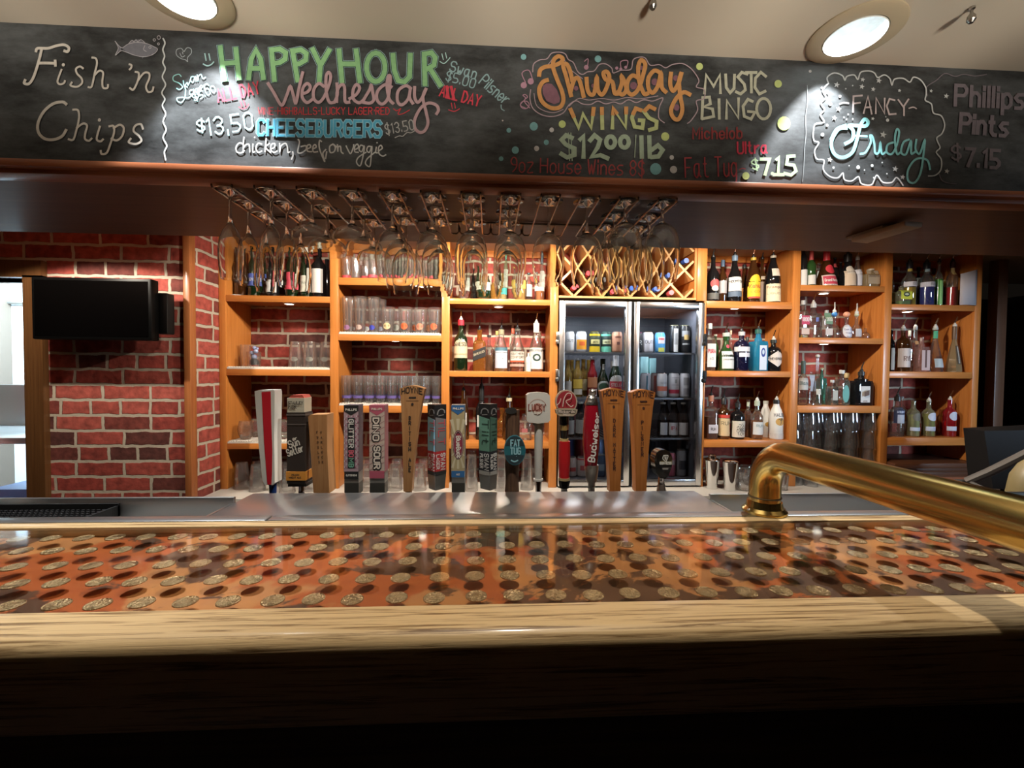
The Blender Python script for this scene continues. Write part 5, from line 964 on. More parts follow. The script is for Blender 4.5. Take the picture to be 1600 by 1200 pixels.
# ================================================================== bottles
PROF = dict(
 spirit=[(.90,0),(1,.02),(1,.56),(.95,.62),(.66,.69),(.40,.74),(.36,.78),(.34,.94),(.40,.945),(.40,1)],
 wine=[(.94,0),(1,.015),(1,.60),(.92,.66),(.6,.72),(.40,.78),(.36,.84),(.36,.95),(.41,.955),(.41,1)],
 tallround=[(.92,0),(1,.02),(1,.64),(.9,.70),(.55,.76),(.36,.80),(.34,.95),(.4,.955),(.4,1)],
 slope=[(.92,0),(1,.02),(1,.46),(.86,.58),(.58,.70),(.42,.80),(.37,.88),(.37,1)],
 squat=[(.94,0),(1,.03),(1,.62),(.93,.70),(.7,.76),(.36,.80),(.30,.84),(.30,.98),(.36,.98),(.36,1)],
 monk=[(.92,0),(1,.02),(.96,.38),(.94,.44),(.99,.46),(.90,.56),(.72,.70),(.50,.82),(.36,.90),(.33,1)],
 cone=[(.98,0),(1,.03),(.92,.16),(.72,.36),(.46,.58),(.30,.70),(.26,.78),(.28,.82),(.28,1)],
 ball=[(.7,0),(.92,.06),(1,.20),(.98,.36),(.82,.52),(.5,.62),(.30,.68),(.28,.84),(.34,.86),(.34,1)],
 bell=[(.95,0),(1,.02),(1,.28),(.96,.40),(.72,.54),(.48,.64),(.36,.72),(.33,.80),(.42,.82),(.42,1)],
 box=[(.96,0),(1,.02),(1,.66),(.93,.72),(.5,.78),(.34,.82),(.32,.98),(.38,.98),(.38,1)],
 flask=[(.94,0),(1,.02),(1,.66),(.90,.74),(.6,.79),(.30,.82),(.26,.86),(.26,1)],
 malibu=[(.92,0),(1,.02),(1,.50),(.96,.60),(.70,.76),(.44,.86),(.40,.90),(.40,1)],
 beer=[(.92,0),(1,.015),(1,.52),(.93,.60),(.62,.70),(.46,.80),(.42,.94),(.46,.95),(.46,1)],
 vodka=[(.9,0),(1,.015),(1,.66),(.86,.72),(.48,.76),(.40,.78),(.36,.95),(.42,.955),(.42,1)])
def section(kind, dr, rot=0):
    n = 2.0 if kind == 'round' else 7.0
    def f(a):
        c, s_ = cos(a), sin(a)
        k = (abs(c)**n + abs(s_/1.0)**n)**(-1/n)
        x, y = k*c, k*s_*dr
        if rot: x, y = x*cos(rot)-y*sin(rot), x*sin(rot)+y*cos(rot)
        return (x, y)
    return f
def interp(pr, z):
    for (r0, z0), (r1, z1) in zip(pr, pr[1:]):
        if z <= z1: return r0+(r1-r0)*((z-z0)/(z1-z0) if z1 > z0 else 0)
    return pr[-1][0]
def place(px, Y, z):
    y = 592-(z+.08)/Y*FPX; return onY(px, y, Y).x
REG = []
CUR = dict(z=0.0, Y=2.60, where='', group='bottles on the shelves')
def Bt(px, w, h, kind, g, label, lab=(), cap=None, pour=None, liq=None, sq=False, dr=1.0, Y=None, name='liquor_bottle', rot=0, ball=None, n=22):
    Y = Y or CUR['Y']; z = CUR['z']; k = Y/FPX; X = place(px, Y, z)
    obl = math.sqrt(1+((px-800)/FPX)**2); R = w*k/2/(obl if not sq else (1+(obl-1)*.6)); H = h*k
    t = thing(name, label, 'bottle', (X, Y, z+0.0005), CUR['group']); REG.append([t, R*(1.12 if sq and dr > .9 else 1), z, H])
    pr = [(r*R, zz*H) for r, zz in PROF[kind]]; sec = section('square' if sq else 'round', dr, rot)
    neck0 = .80
    def sec_at(fr):   # square shoulders turn round towards the neck
        return sec
    if sq:
        i = next(j for j, q in enumerate(PROF[kind]) if q[1] > .77)
        m = MB().lathe(pr[:i], 28, sec=sec, cap=(True, True)); m.lathe([(pr[i][0], pr[i-1][1]-.004)]+pr[i:], 20)
    else: m = MB().lathe(pr, n)
    obj('body', m, G[g], t, angle=40)
    if liq:
        c_, lv, *dn = liq; lp = [(r*.93, zz) for r, zz in pr if zz < lv*H]; lp = [(lp[0][0], .004)]+lp[1:]+[(interp(pr, lv*H)*.93, lv*H)]
        obj('liquid', MB().lathe(lp, 20, sec=sec if lv < .78 else None), bgc(c_, *dn), t)
    def srf(off, zc):
        def fn(u, v):
            r = interp(pr, v)
            if sq:
                hw = R*1.0
                x, y = u, -dr*r-off
                if rot: x, y = x*cos(rot)-y*sin(rot), x*sin(rot)+y*cos(rot)
                return (x, y, v)
            a = u/max(r, .004); return ((r+off)*sin(a), -(r+off)*cos(a)*1.0, v)
        return fn
    for i, L in enumerate(lab):
        col, z0, z1, hw, txt = (list(L)+[()])[:5]
        rm = interp(pr, (z0+z1)/2*H); U = (rm*hw if sq else rm*hw*1.5708); nz = 5; nu = 10; mb = MB(); fn = srf(.0006+.0003*i, 0)
        if isinstance(col, str): sh, col = col, L[5]
        else: sh = 'rect'
        if sh == 'rect':
            vs = [fn(-U+2*U*a/nu, (z0+(z1-z0)*b/nz)*H) for b in range(nz+1) for a in range(nu+1)]
            mb.add(vs, [(b*(nu+1)+a, b*(nu+1)+a+1, (b+1)*(nu+1)+a+1, (b+1)*(nu+1)+a) for b in range(nz) for a in range(nu)])
        else:
            n_ = 24; zc, hz = (z0+z1)/2, (z1-z0)/2
            ring = []
            for q in range(n_):
                a = 2*pi*q/n_; du, dv = cos(a), sin(a)
                if sh == 'diamond': m_ = abs(du)+abs(dv); du, dv = du/m_, dv/m_
                if sh == 'arch' and dv < 0: du = max(-1, min(1, du*1.6)); dv = max(-1, dv*1.6)
                ring.append((U*du, (zc+hz*dv)*H))
            vs = [fn(0, zc*H)]
            for k_ in range(1, 6): vs += [fn(a_*k_/5, zc*H+(b_-zc*H)*k_/5) for a_, b_ in ring]
            fs = [(0, 1+q, 1+(q+1) % n_) for q in range(n_)]
            for k_ in range(4): fs += [(1+k_*n_+q, 1+(k_+1)*n_+q, 1+(k_+1)*n_+(q+1) % n_, 1+k_*n_+(q+1) % n_) for q in range(n_)]
            mb.add(vs, fs)
        obj('label', mb, flat(*col), t, smooth='flat')
        for tx in txt:
            s_, zc, hh, tc, wf = (list(tx)+[.85])[:5]
            mb = MB(); f2 = srf(.0012+.0003*i, 0)
            write(mb, s_, (-U*wf, -(zc-hh/2)*H), (U*wf, -(zc-hh/2)*H), hh*H, max(.0011, hh*H*.17), lambda u, v: f2(u, -v)); obj('lettering', mb, flat(*tc), t, smooth='flat')
    rn = pr[-1][0]; top = H
    if cap:
        cc, ch = (cap[:3], cap[3] if len(cap) > 3 else .05); cr = rn*(cap[4] if len(cap) > 4 else 1.15)
        obj('cap', MB().lathe([(cr, -ch*H*.85), (cr, ch*H*.10), (cr*.92, ch*H*.15)], 18, (0, 0, top)), paint(*cc, .4), t); top += ch*H*.15
    if ball:
        rr = ball[3]*R; obj('stopper', MB().lathe([(rr*sin(a)+.0005, rr*(1-cos(a))) for a in [.3+.28*q for q in range(10)]], 16, (0, 0, top)), paint(*ball[:3], .3), t); top += rr*1.9
    if pour:
        pc = paint(.015, .015, .015, .4) if pour[0] == 'k' else paint(.62, .60, .55, .4)
        p = obj('pourer', MB().lathe([(.0088, -.006), (.0105, .002), (.0105, .010), (.006, .014), (.0045, .022)], 14, (0, 0, top)), pc, t)
        tip = {'l': -1, 'r': 1}.get(pour[2] if len(pour) > 2 else '', .3)
        obj('spout', MB().tube([(0, 0, top+.018), (0, -.002, top+.030), (tip*.008, -.010, top+.052), (tip*.010, -.013, top+.060)], [.0042, .0036, .0030, .0030], 8), M_CHROME if pour[1] == 's' else pc, p)
    return t
_bg = {}
def bgc(c, dens=.6):
    if (c, dens) not in _bg: _bg[(c, dens)] = mat('liquor', c, .12, spec=.5)
    return _bg[(c, dens)]
def shelf(z, Y=2.60, grp='bottles'): CUR.update(z=z, Y=Y, group=grp)
def X_(*a): return a
Wh, Cr, Bk = (.74, .72, .68), (.68, .58, .40), (.02, .018, .016)
# --- bay by bay, left to right.  Bt(x pixel, width px, height px, shape, glass, label, ...)
shelf(.427, 2.62, 'bottles on the far left top shelf')
wn = dict(name='wine_bottle')
Bt(371, 20, 74, 'wine', 'brown', 'dark brown wine bottle with a black band, first on the far left top shelf', [((.03,.02,.02), .28, .33, .9)], **wn)
Bt(397, 20, 76, 'wine', 'dgreen', 'green wine bottle with a deep blue label, behind the hanging flutes', [((.05,.08,.35), .22, .46, .75, [('RESERVE', .34, .05, (.6,.6,.65))])], **wn)
Bt(427, 20, 76, 'wine', 'black', 'black wine bottle with a grey and white label, behind the hanging flutes', [((.55,.55,.56), .10, .34, .6)], **wn)
Bt(455, 20, 76, 'wine', 'dgreen', 'dark wine bottle with a red label, behind the hanging flutes', [((.55,.05,.09), .16, .50, .75)], **wn)
Bt(480, 20, 76, 'wine', 'dgreen', 'dark green wine bottle with a cream label low on its body', [((.66,.63,.55), .12, .44, .7, [('VIN', .30, .06, Bk, .5)])], cap=(.70,.68,.6,.1), **wn)
Bt(497, 22, 78, 'wine', 'black', 'black wine bottle with a plain white label beside the first upright', [((.72,.72,.68), .10, .56, .6)], cap=(.65,.63,.55,.08), **wn)
Bt(511, 16, 64, 'wine', 'black', 'shadowed black wine bottle tucked against the first upright', Y=2.72, **wn)
tag(obj('coaster', MB().lathe([(.032, 0), (.033, .003), (.030, .006)], 20), M_WHITE, None, (place(369, 2.57, .427), 2.575, .4275)), 'flat white lid lying at the left end of the top shelf', 'lid')

shelf(.431, 2.60, 'bottles on the top shelf behind the wine glasses')
Bt(724, 14, 66, 'tallround', 'clear', 'slim clear bottle with a black neck on the top shelf, left of the group', [((.50,.52,.50), .2, .5, .7)], cap=(.02,.02,.02,.06), pour='kk')
Bt(741, 13, 52, 'tallround', 'black', 'short black bottle behind the slim clear bottle', Y=2.70, cap=(.02,.02,.02))
Bt(757, 20, 52, 'slope', 'dgreen', 'dark green bottle with a small white label seen through a wine glass', [((.60,.60,.52), .28, .52, .7)])
Bt(785, 14, 76, 'tallround', 'pale', 'tall pale bottle with a green capsule and a teal base band', [((.70,.70,.66), .26, .62, .9, [('MALT', .52, .05, (.3,.3,.3)), ('SINGLE', .44, .04, (.3,.3,.3))]), ((.05,.36,.36), .12, .25, .9)], cap=(.01,.13,.09,.22), liq=((.55,.33,.08), .30))
Bt(774, 15, 46, 'spirit', 'gold', 'short golden bottle seen through the wine glass beside the green capsule', Y=2.70)
Bt(813, 17, 52, 'spirit', 'clear', 'bottle of golden liquor seen through a wine glass', [((.62,.42,.08), .35, .6, .8)], liq=((.55,.30,.04), .6), cap=(.6,.4,.1))
Bt(826, 12, 46, 'tallround', 'clear', 'thin clear bottle with a tiny white label beside the golden liquor', [((.7,.7,.68), .2, .6, .7)], Y=2.66, cap=(.02,.05,.05))
Bt(843, 15, 70, 'slope', 'clear', 'bottle with a long white label and dark capsule ending the top shelf', [((.74,.74,.72), .22, .66, .95, [('*', .45, .05, Bk, .2)])], cap=(.03,.04,.05,.2), pour='ks', liq=((.45,.13,.03), .22))

shelf(.006, 2.59, 'whiskies on the middle shelf')
Bt(720, 21, 78, 'wine', 'dgreen', 'green whiskey bottle with a cream label and red capsule', [('arch', .26, .62, .85, [('JAMESON', .53, .07, Bk)], (.62,.52,.34)), ((.62,.52,.34), .26, .45, .85, [('IRISH WHISKEY', .33, .03, (.3,.2,.1))])], cap=(.45,.02,.04,.11), pour='ws')
Bt(749, 20, 64, 'vodka', 'amber', 'square amber whisky bottle with a slanted black label', [], sq=True, liq=((.34,.06,.015), .66), pour='ks')
o_ = [o for o in bpy.data.objects if o.get('label') == 'square amber whisky bottle with a slanted black label'][0]
Rr_ = 20*2.59/FPX/2; Hh = 64*2.59/FPX; yy = -Rr_-.0022
obj('label', MB().add([(-Rr_*.97, yy, Hh*.24), (Rr_*.97, yy, Hh*.36), (Rr_*.97, yy, Hh*.60), (-Rr_*.97, yy, Hh*.48)], [(0, 1, 2, 3)]), flat(.012, .010, .010), o_, smooth='flat')
mb = MB(); write(mb, 'JOHNNIE WALKER', (-Rr_*.85, -Hh*.36), (Rr_*.85, -Hh*.465), Hh*.05, .0012, lambda u, v: (u, yy-.0006, -v)); obj('lettering', mb, flat(.5, .42, .28), o_, smooth='flat')
Bt(765, 14, 56, 'spirit', 'clear', 'clear bottle of amber liquor behind the slanted black label', Y=2.70, liq=((.42,.16,.04), .45), cap=(.02,.02,.02))
Bt(783, 22, 64, 'slope', 'clear', 'round whisky bottle with a pale mountain picture label', [((.52,.54,.62), .08, .50, .62, [('*', .3, .1, (.2,.22,.16), .2)]), ((.05,.13,.17), .50, .58, .8)], liq=((.50,.22,.05), .36), pour='ks', cap=(.30,.26,.16,.12))
Bt(775, 10, 62, 'spirit', 'clear', 'slim bottle with a gold cap behind the mountain picture label', Y=2.70, cap=(.35,.28,.08,.1), liq=((.5,.3,.05), .5))
Bt(808, 23, 66, 'slope', 'clear', 'clear bottle of reddish liqueur with a white label lettered in black', [((.70,.62,.52), .26, .47, .75, [('SOUTHERN', .42, .05, Bk), ('COMFORT', .34, .05, Bk)]), ((.60,.10,.04), .22, .26, .75), ((.62,.34,.26), .12, .18, .85, [('*', .15, .04, Bk, .1)])], liq=((.52,.09,.02), .40), pour='ks', cap=(.1,.09,.07))
Bt(801, 10, 66, 'spirit', 'clear', 'bottle with an orange red cap behind the reddish liqueur', Y=2.70, cap=(.60,.07,.03,.12))
Bt(836, 22, 74, 'slope', 'clear', 'clear bottle with a white label bearing a black ring', [((.70,.69,.64), .06, .50, .85, [('BOURBON', .44, .04, (.3,.3,.3))]), ('oval', .22, .38, .38, (), (.03,.06,.05)), ('oval', .26, .34, .20, (), (.70,.69,.64))], liq=((.45,.15,.03), .30), cap=(.72,.70,.66,.2), pour='ws')
Bt(827, 8, 30, 'box', 'white', 'small white bottle squeezed beside the black ring label', Y=2.57, cap=(.7,.4,.3))
Bt(843, 10, 62, 'spirit', 'clear', 'clear bottle with a white capsule behind the black ring label', Y=2.70, cap=(.7,.68,.64,.14), liq=((.45,.18,.04), .4))

shelf(-.407, 2.62, 'bottles on the lower shelf behind the taps')
Bt(724, 18, 76, 'slope', 'brown', 'brown bottle with a steel pourer and white tag behind the tan and blue tap', [((.62,.60,.56), .30, .55, .4)], pour='ks')
Bt(752, 18, 80, 'spirit', 'black', 'black bottle with a long black neck behind the green tap', [((.60,.58,.54), .25, .48, .5)], cap=(.012,.012,.012,.28), pour='kk')
Bt(795, 20, 64, 'spirit', 'brown', 'dark bottle with a gold rimmed neck behind the log tap', cap=(.55,.47,.30,.08), pour='kk')
Bt(784, 22, 46, 'ball', 'amber', 'round amber decanter left of the log tap', Y=2.70)
Bt(819, 22, 40, 'squat', 'clear', 'cut glass clear bottle right of the log tap', [((.4,.12,.12), .3, .45, .4)], sq=True)

shelf(.442, 2.60, 'liqueurs on the top shelf right of the fridge')
Bt(1114, 20, 72, 'wine', 'black', 'tall black bottle with a red and white flower label', [('oval', .30, .50, .55, (), (.62,.10,.10)), ('oval', .24, .36, .4, (), (.68,.64,.56)), ((.12,.12,.11), .06, .2, .9)], pour='kk')
Bt(1128, 14, 66, 'wine', 'brown', 'slim dark red bottle with a blue capsule and grey label', [((.40,.37,.38), .22, .52, .8)], cap=(.06,.10,.16,.16))
Bt(1147, 24, 74, 'slope', 'black', 'dark rum bottle with a broad white label', [((.70,.69,.66), .24, .54, .85, [('MOUNT GAY', .44, .05, Bk)]), ((.09,.13,.19), .12, .23, .9)], cap=(.16,.24,.34,.12), pour='ks')
Bt(1162, 14, 64, 'spirit', 'brown', 'small dark bottle with a gold neck band and orange label', [((.52,.22,.05), .08, .42, .8)], Y=2.68, cap=(.02,.02,.02,.1))
Bt(1176, 25, 72, 'monk', 'brown', 'coffee liqueur bottle with a bright yellow label', [('arch', .12, .62, .72, [('Kahlua', .36, .075, (.50,.05,.02))], (.80,.48,.02)), ((.80,.48,.02), .12, .36, .82, [('LICOR', .24, .04, (.4,.15,.02), .6)]), ((.50,.06,.03), .09, .13, .7)], cap=(.55,.38,.05,.06), pour='ks')
Bt(1190, 16, 74, 'spirit', 'brown', 'brown bottle with a tan label behind the yellow label', [((.30,.20,.15), .05, .50, .8), ((.50,.40,.30), .55, .62, .5)], Y=2.68, pour='kk')
Bt(1207, 27, 76, 'monk', 'black', 'dark monk shaped bottle with a cream skirt label', [((.70,.62,.42), .03, .40, .95, [('Frangelico', .33, .05, (.25,.10,.06)), ('LIQUEUR', .2, .035, (.3,.2,.1))]), ((.66,.58,.48), .56, .72, .45, [('*', .64, .05, (.4,.1,.05), .2)])], cap=(.55,.5,.4,.05), pour='ks')

shelf(.022, 2.585, 'gins on the middle shelf right of the fridge')
Bt(1108, 16, 74, 'vodka', 'clear', 'clear square bottle with a white label lettered in red', [((.72,.70,.68), .08, .58, .92, [('PURA', .42, .08, (.55,.04,.06)), ('40', .26, .05, (.2,.2,.2), .4)])], sq=True, cap=(.70,.68,.64,.12))
Bt(1117, 12, 58, 'tallround', 'green', 'small green bottle tucked behind the red lettered white label', Y=2.67, cap=(.6,.6,.5))
Bt(1134, 26, 60, 'bell', 'green', 'green bell shouldered gin bottle with a white label and red seal', [((.66,.68,.66), .06, .52, .62, [('Tanqueray', .42, .06, Bk), ('LONDON DRY GIN', .30, .03, Bk)]), ('oval', .60, .70, .3, (), (.50,.05,.08))], cap=(.50,.52,.48,.10), pour='ks')
Bt(1141, 8, 64, 'spirit', 'clear', 'thin clear bottle with a copper stopper behind the green gin', Y=2.70, cap=(.62,.45,.30,.1))
Bt(1158, 27, 62, 'squat', 'navy', 'dark navy gin bottle with slanted white bands', [((.66,.64,.66), .50, .62, .98), ((.64,.62,.66), .36, .47, .5)], pour='ks', cap=(.5,.48,.5,.1))
Bt(1167, 8, 54, 'box', 'black', 'small black stoppered bottle behind the navy gin', Y=2.66, cap=(.02,.02,.02,.14,1.7))
Bt(1184, 25, 66, 'box', 'blue', 'square sapphire blue gin bottle with a pale label', [((.62,.68,.78), .03, .62, .55, [('*', .2, .03, Bk, .2)]), ('oval', .34, .56, .34, (), (.03,.05,.25)), ('oval', .40, .52, .18, (), (.5,.6,.7))], sq=True, rot=.12, cap=(.015,.10,.08,.10), pour='ks')
Bt(1208, 27, 50, 'squat', 'black', 'squat black apothecary gin bottle with a diamond label', [('diamond', .14, .66, .95, [('HENDRICKS', .40, .07, Bk, .62)], (.66,.58,.52))], cap=(.015,.02,.015,.1), pour='ws')

shelf(-.399, 2.60, 'rums on the lower shelf right of the fridge')
Bt(1110, 19, 68, 'vodka', 'clear', 'square bottle of dark rum with a small white label, beside the fridge', [((.60,.56,.60), .14, .34, .85, [('RUM', .24, .06, Bk, .5)])], sq=True, liq=((.20,.05,.02), .52), cap=(.50,.22,.14,.14), pour='kk')
Bt(1130, 20, 64, 'tallround', 'brown', 'rum bottle with a tall cream label and a red ribbon', [((.66,.50,.28), .08, .52, .9, [('RUM', .40, .08, (.20,.16,.10), .6)]), ((.55,.05,.03), .53, .61, .95)], cap=(.015,.015,.015,.16), pour='kk')
Bt(1152, 24, 56, 'squat', 'black', 'squat black rum bottle with an octopus patterned label', [((.60,.56,.48), .06, .52, .85)], cap=(.02,.02,.02,.12), pour='kk')
o_ = [o for o in bpy.data.objects if o.get('label') == 'squat black rum bottle with an octopus patterned label'][0]
mb = MB(); R0 = 24*2.6/FPX/2/1.13
for q in range(9):
    a0 = q*.7; mb.ribbon(smooth_line([(.004*cos(a0), .060+.004*sin(a0)), (.014*cos(a0+.5), .060+.016*sin(a0+.5)), (.022*cos(a0+.2), .060+.030*sin(a0+.2)), (.026*cos(a0+.7), .060+.038*sin(a0+.7))], 3), .0028, lambda u, v: ((R0+.0014)*sin(u/R0), -(R0+.0014)*cos(u/R0), v))
obj('label_pattern', mb, flat(*Bk), o_, smooth='flat')
Bt(1168, 14, 60, 'spirit', 'clear', 'amber bottle with a pale neck label between the octopus label and the white label', [((.50,.52,.40), .82, .94, .95)], Y=2.68, liq=((.30,.08,.02), .6))
Bt(1182, 21, 60, 'spirit', 'clear', 'bottle of amber rum with a square white label', [((.64,.66,.66), .12, .46, .72, [('RUM', .36, .06, (.2,.3,.3), .5)])], liq=((.34,.10,.02), .50), cap=(.45,.50,.40,.14), pour='ws')
Bt(1197, 20, 58, 'malibu', 'white', 'white bottle half hidden behind the palm printed one', [('oval', .30, .44, .4, (), (.45,.25,.05))], Y=2.66, cap=(.55,.55,.5,.08))
Bt(1213, 25, 62, 'malibu', 'white', 'white coconut rum bottle with a palm tree print', [('oval', .36, .56, .42, (), (.62,.36,.10)), ((.58,.56,.54), .02, .16, .98), ((.72,.70,.66), .59, .68, .6, [('MALIBU', .635, .075, (.06,.06,.07), .95)])], pour='ws', cap=(.02,.02,.02,.1))
o_ = [o for o in bpy.data.objects if o.get('label') == 'white coconut rum bottle with a palm tree print'][0]
R0 = 25*2.6/FPX/2/1.18; mb = MB()
for q in ([(0, .092), (.003, .104), (.002, .118)], [(.002, .118), (-.006, .126), (-.013, .122)], [(.002, .118), (.010, .126), (.015, .120)], [(.002, .118), (.004, .130), (.011, .132)]): mb.ribbon(smooth_line(q, 3), .003, lambda u, v: ((R0*.98+.002)*sin(u/R0), -(R0*.98+.002)*cos(u/R0), v))
obj('palm_print', mb, flat(*Bk), o_, smooth='flat')

shelf(.549, 2.60, 'bottles on the highest right shelf')
Bt(1256, 14, 68, 'tallround', 'black', 'narrow dark bottle with a white label, first on the highest right shelf', [((.72,.70,.66), .02, .40, .7)])
Bt(1266, 16, 58, 'spirit', 'green', 'green bottle with a red capsule and a white crest label', [((.70,.68,.64), .06, .32, .8)], cap=(.62,.10,.10,.3))
Bt(1279, 12, 44, 'spirit', 'clear', 'small clear bottle with a white label behind the green one', [((.7,.7,.68), .2, .7, .8)], Y=2.70)
Bt(1291, 38, 60, 'cone', 'brown', 'orange liqueur bottle with a flared base, red ribbon and red label', [((.70,.55,.50), .02, .30, .66, []), ((.55,.05,.09), .05, .27, .58, [('Grand Marnier', .16, .07, (.72,.66,.62))]), ('oval', .34, .58, .5, (), (.58,.03,.05))], cap=(.58,.04,.05,.34), pour='ks')
Bt(1304, 14, 52, 'spirit', 'black', 'black bottle with a red neck label behind the red ribbon', [((.60,.08,.08), .70, .82, .9)], Y=2.68, cap=(.02,.02,.03))
Bt(1324, 30, 52, 'bell', 'black', 'round shouldered black bottle with a cream house shaped label', [((.68,.54,.40), .04, .50, .62, [('COINTREAU', .46, .04, (.2,.12,.1))]), ('arch', .40, .66, .55, (), (.70,.62,.52))], cap=(.015,.015,.015,.24), pour='ks')
Bt(1313, 14, 46, 'spirit', 'black', 'black bottle behind the cream house shaped label', Y=2.69, cap=(.03,.03,.03))
Bt(1347, 18, 48, 'slope', 'clear', 'clear curved bottle with a white and grey label', [((.66,.64,.68), .08, .62, .7)], pour='ws', cap=(.5,.5,.5))
Bt(1363, 26, 30, 'box', 'tan', 'square tan bottle with a grey brown label at the right end', [((.42,.34,.24), .18, .92, .9, [('DISARONNO', .60, .1, (.16,.12,.10)), ('*', .78, .1, Bk, .1)])], sq=True, dr=.6, cap=(.5,.4,.3,.1,1.2))

shelf(.230, 2.60, 'tequilas on the second right shelf')
Bt(1254, 15, 60, 'vodka', 'clear', 'clear square tequila bottle with a red label, first in the tequila row', [((.55,.05,.11), .36, .60, .97, [('1800', .50, .10, (.75,.70,.68))]), ((.66,.50,.42), .10, .26, .97)], sq=True, cap=(.50,.50,.48,.12), liq=((.45,.30,.05), .08))
Bt(1277, 22, 56, 'box', 'clear', 'tall faceted clear decanter bottle with a small blue tag', [((.16,.20,.50), .48, .60, .25)], sq=True, cap=(.55,.55,.53,.12), pour='ws')
Bt(1284, 14, 44, 'box', 'clear', 'clear square tequila bottle with a green label', [((.14,.24,.14), .50, .92, .97, [('1800', .68, .13, (.6,.62,.52))]), ((.58,.50,.47), .10, .34, .97)], sq=True, Y=2.585, cap=(.4,.4,.38,.1))
Bt(1297, 9, 40, 'box', 'clear', 'slim clear bottle with a pink label', [((.70,.26,.24), .60, .92, .97)], sq=True, cap=(.6,.45,.35,.14,1.3))
Bt(1307, 20, 36, 'ball', 'clear', 'round clear tequila bottle with a blue ball neck', [], ball=(.06,.26,.62,.50), pour='wwl')
Bt(1317, 19, 34, 'ball', 'clear', 'round clear tequila bottle with a copper lid and a round white label', [('oval', .02, .66, .85, [('Don Julio', .42, .08, (.12,.12,.25), .7), ('TEQUILA', .25, .06, (.2,.2,.3), .6)], (.62,.62,.68))], ball=(.70,.32,.20,.62), Y=2.585)
Bt(1338, 18, 36, 'ball', 'clear', 'round clear tequila bottle with a pale silver ball neck', [((.5,.5,.52), .1, .45, .5)], ball=(.55,.58,.42,.44), pour='wwl')
Bt(1352, 16, 18, 'ball', 'clear', 'low clear decanter at the right end of the tequila row', Y=2.62)

shelf(-.186, 2.60, 'bottles on the third right shelf')
Bt(1254, 17, 68, 'spirit', 'clear', 'clear bottle with a plain white label, first on the third right shelf', [((.56,.55,.53), .36, .64, .9, [('Blanco', .52, .08, (.15,.2,.2))])], cap=(.06,.10,.09,.3))
Bt(1267, 11, 52, 'box', 'clear', 'thin clear bottle with a lilac tinted label', [((.40,.42,.50), .40, .90, .9)], sq=True, Y=2.68)
Bt(1276, 17, 76, 'cone', 'clear', 'tall long necked clear bottle with a silver stopper', [((.55,.53,.46), .22, .34, .5)], ball=(.66,.65,.62,.45))
Bt(1284, 13, 58, 'box', 'teal', 'teal tinted small bottle behind the tall clear one', Y=2.70, sq=True, cap=(.5,.5,.3))
Bt(1289, 14, 34, 'box', 'teal', 'short green tinted bottle in front of the brick', sq=True, Y=2.66)
Bt(1300, 16, 40, 'squat', 'clear', 'short clear tequila bottle with a frosted neck', [((.45,.44,.38), .2, .6, .6)], sq=True, cap=(.6,.6,.58,.1))
Bt(1314, 21, 56, 'squat', 'clear', 'clear square tequila bottle with a teal leaf label', [('oval', .08, .58, .62, (), (.12,.36,.32))], sq=True, cap=(.6,.6,.58,.1))
Bt(1325, 14, 50, 'spirit', 'pale', 'pale bottle with a broad gold cap', [((.45,.40,.30), .1, .5, .8)], Y=2.66, cap=(.52,.40,.20,.16,1.5))
Bt(1346, 37, 54, 'flask', 'black', 'broad black flask bottle with a white picture label', [((.62,.60,.57), .09, .58, .5, [('BITTER', .13, .03, Bk, .4)])], sq=True, dr=.55, cap=(.02,.02,.02,.12), pour='kk', Y=2.585)
o_ = [o for o in bpy.data.objects if o.get('label') == 'broad black flask bottle with a white picture label'][0]
obj('label_picture', MB().add([(-.016, -.0438, .055), (.017, -.0438, .066), (.017, -.0438, .098), (-.016, -.0438, .085)], [(0, 1, 2, 3)]), flat(.10, .045, .02), o_, smooth='flat')

shelf(.442, 2.60, 'coloured liqueurs on the rightmost top shelf')
Bt(1400, 16, 70, 'slope', 'clear', 'clear wrinkled bottle with a black pourer, first on the rightmost top shelf', [((.62,.62,.60), .06, .34, .7)], cap=(.02,.02,.03,.12), pour='ks')
Bt(1408, 24, 30, 'box', 'pale', 'short bottle with a lime yellow label of an eye shape', [((.60,.62,.04), .28, .80, .95), ('oval', .42, .66, .55, (), (.03,.04,.02)), ('oval', .49, .60, .35, (), (.62,.66,.45))], sq=True, Y=2.57, liq=((.05,.25,.03), .2))
Bt(1420, 26, 70, 'spirit', 'clear', 'bottle of amber yellow liqueur with a white shoulder band', [((.66,.63,.68), .44, .55, .98, [('150', .50, .05, (.2,.2,.2), .2)]), ((.62,.48,.10), .80, .88, .9)], liq=((.50,.30,.02), .42), cap=(.02,.02,.03,.16), pour='ks')
Bt(1434, 14, 66, 'tallround', 'black', 'thin dark bottle with a silver cone label between the yellow and the blue', [((.3,.32,.3), .55, .75, .8)], Y=2.68, cap=(.02,.02,.02,.1))
Bt(1447, 29, 70, 'spirit', 'clear', 'bottle of deep blue liqueur with a white shoulder band', [((.62,.60,.68), .44, .55, .98, [('150', .50, .05, (.2,.2,.2), .2)]), ((.40,.55,.60), .80, .9, .9)], liq=((.008,.02,.22), .45), cap=(.02,.02,.03,.16), pour='ks')
Bt(1458, 15, 64, 'spirit', 'amber', 'amber bottle with twisted gold neck stripes behind the blue liqueur', [((.60,.42,.10), .72, .84, .9)], Y=2.68, cap=(.05,.015,.015,.14))
Bt(1466, 15, 72, 'tallround', 'clear', 'slim bottle of bright green liqueur', [((.30,.62,.22), .04, .58, .35)], liq=((.06,.36,.03), .62), cap=(.2,.15,.08), pour='ks')
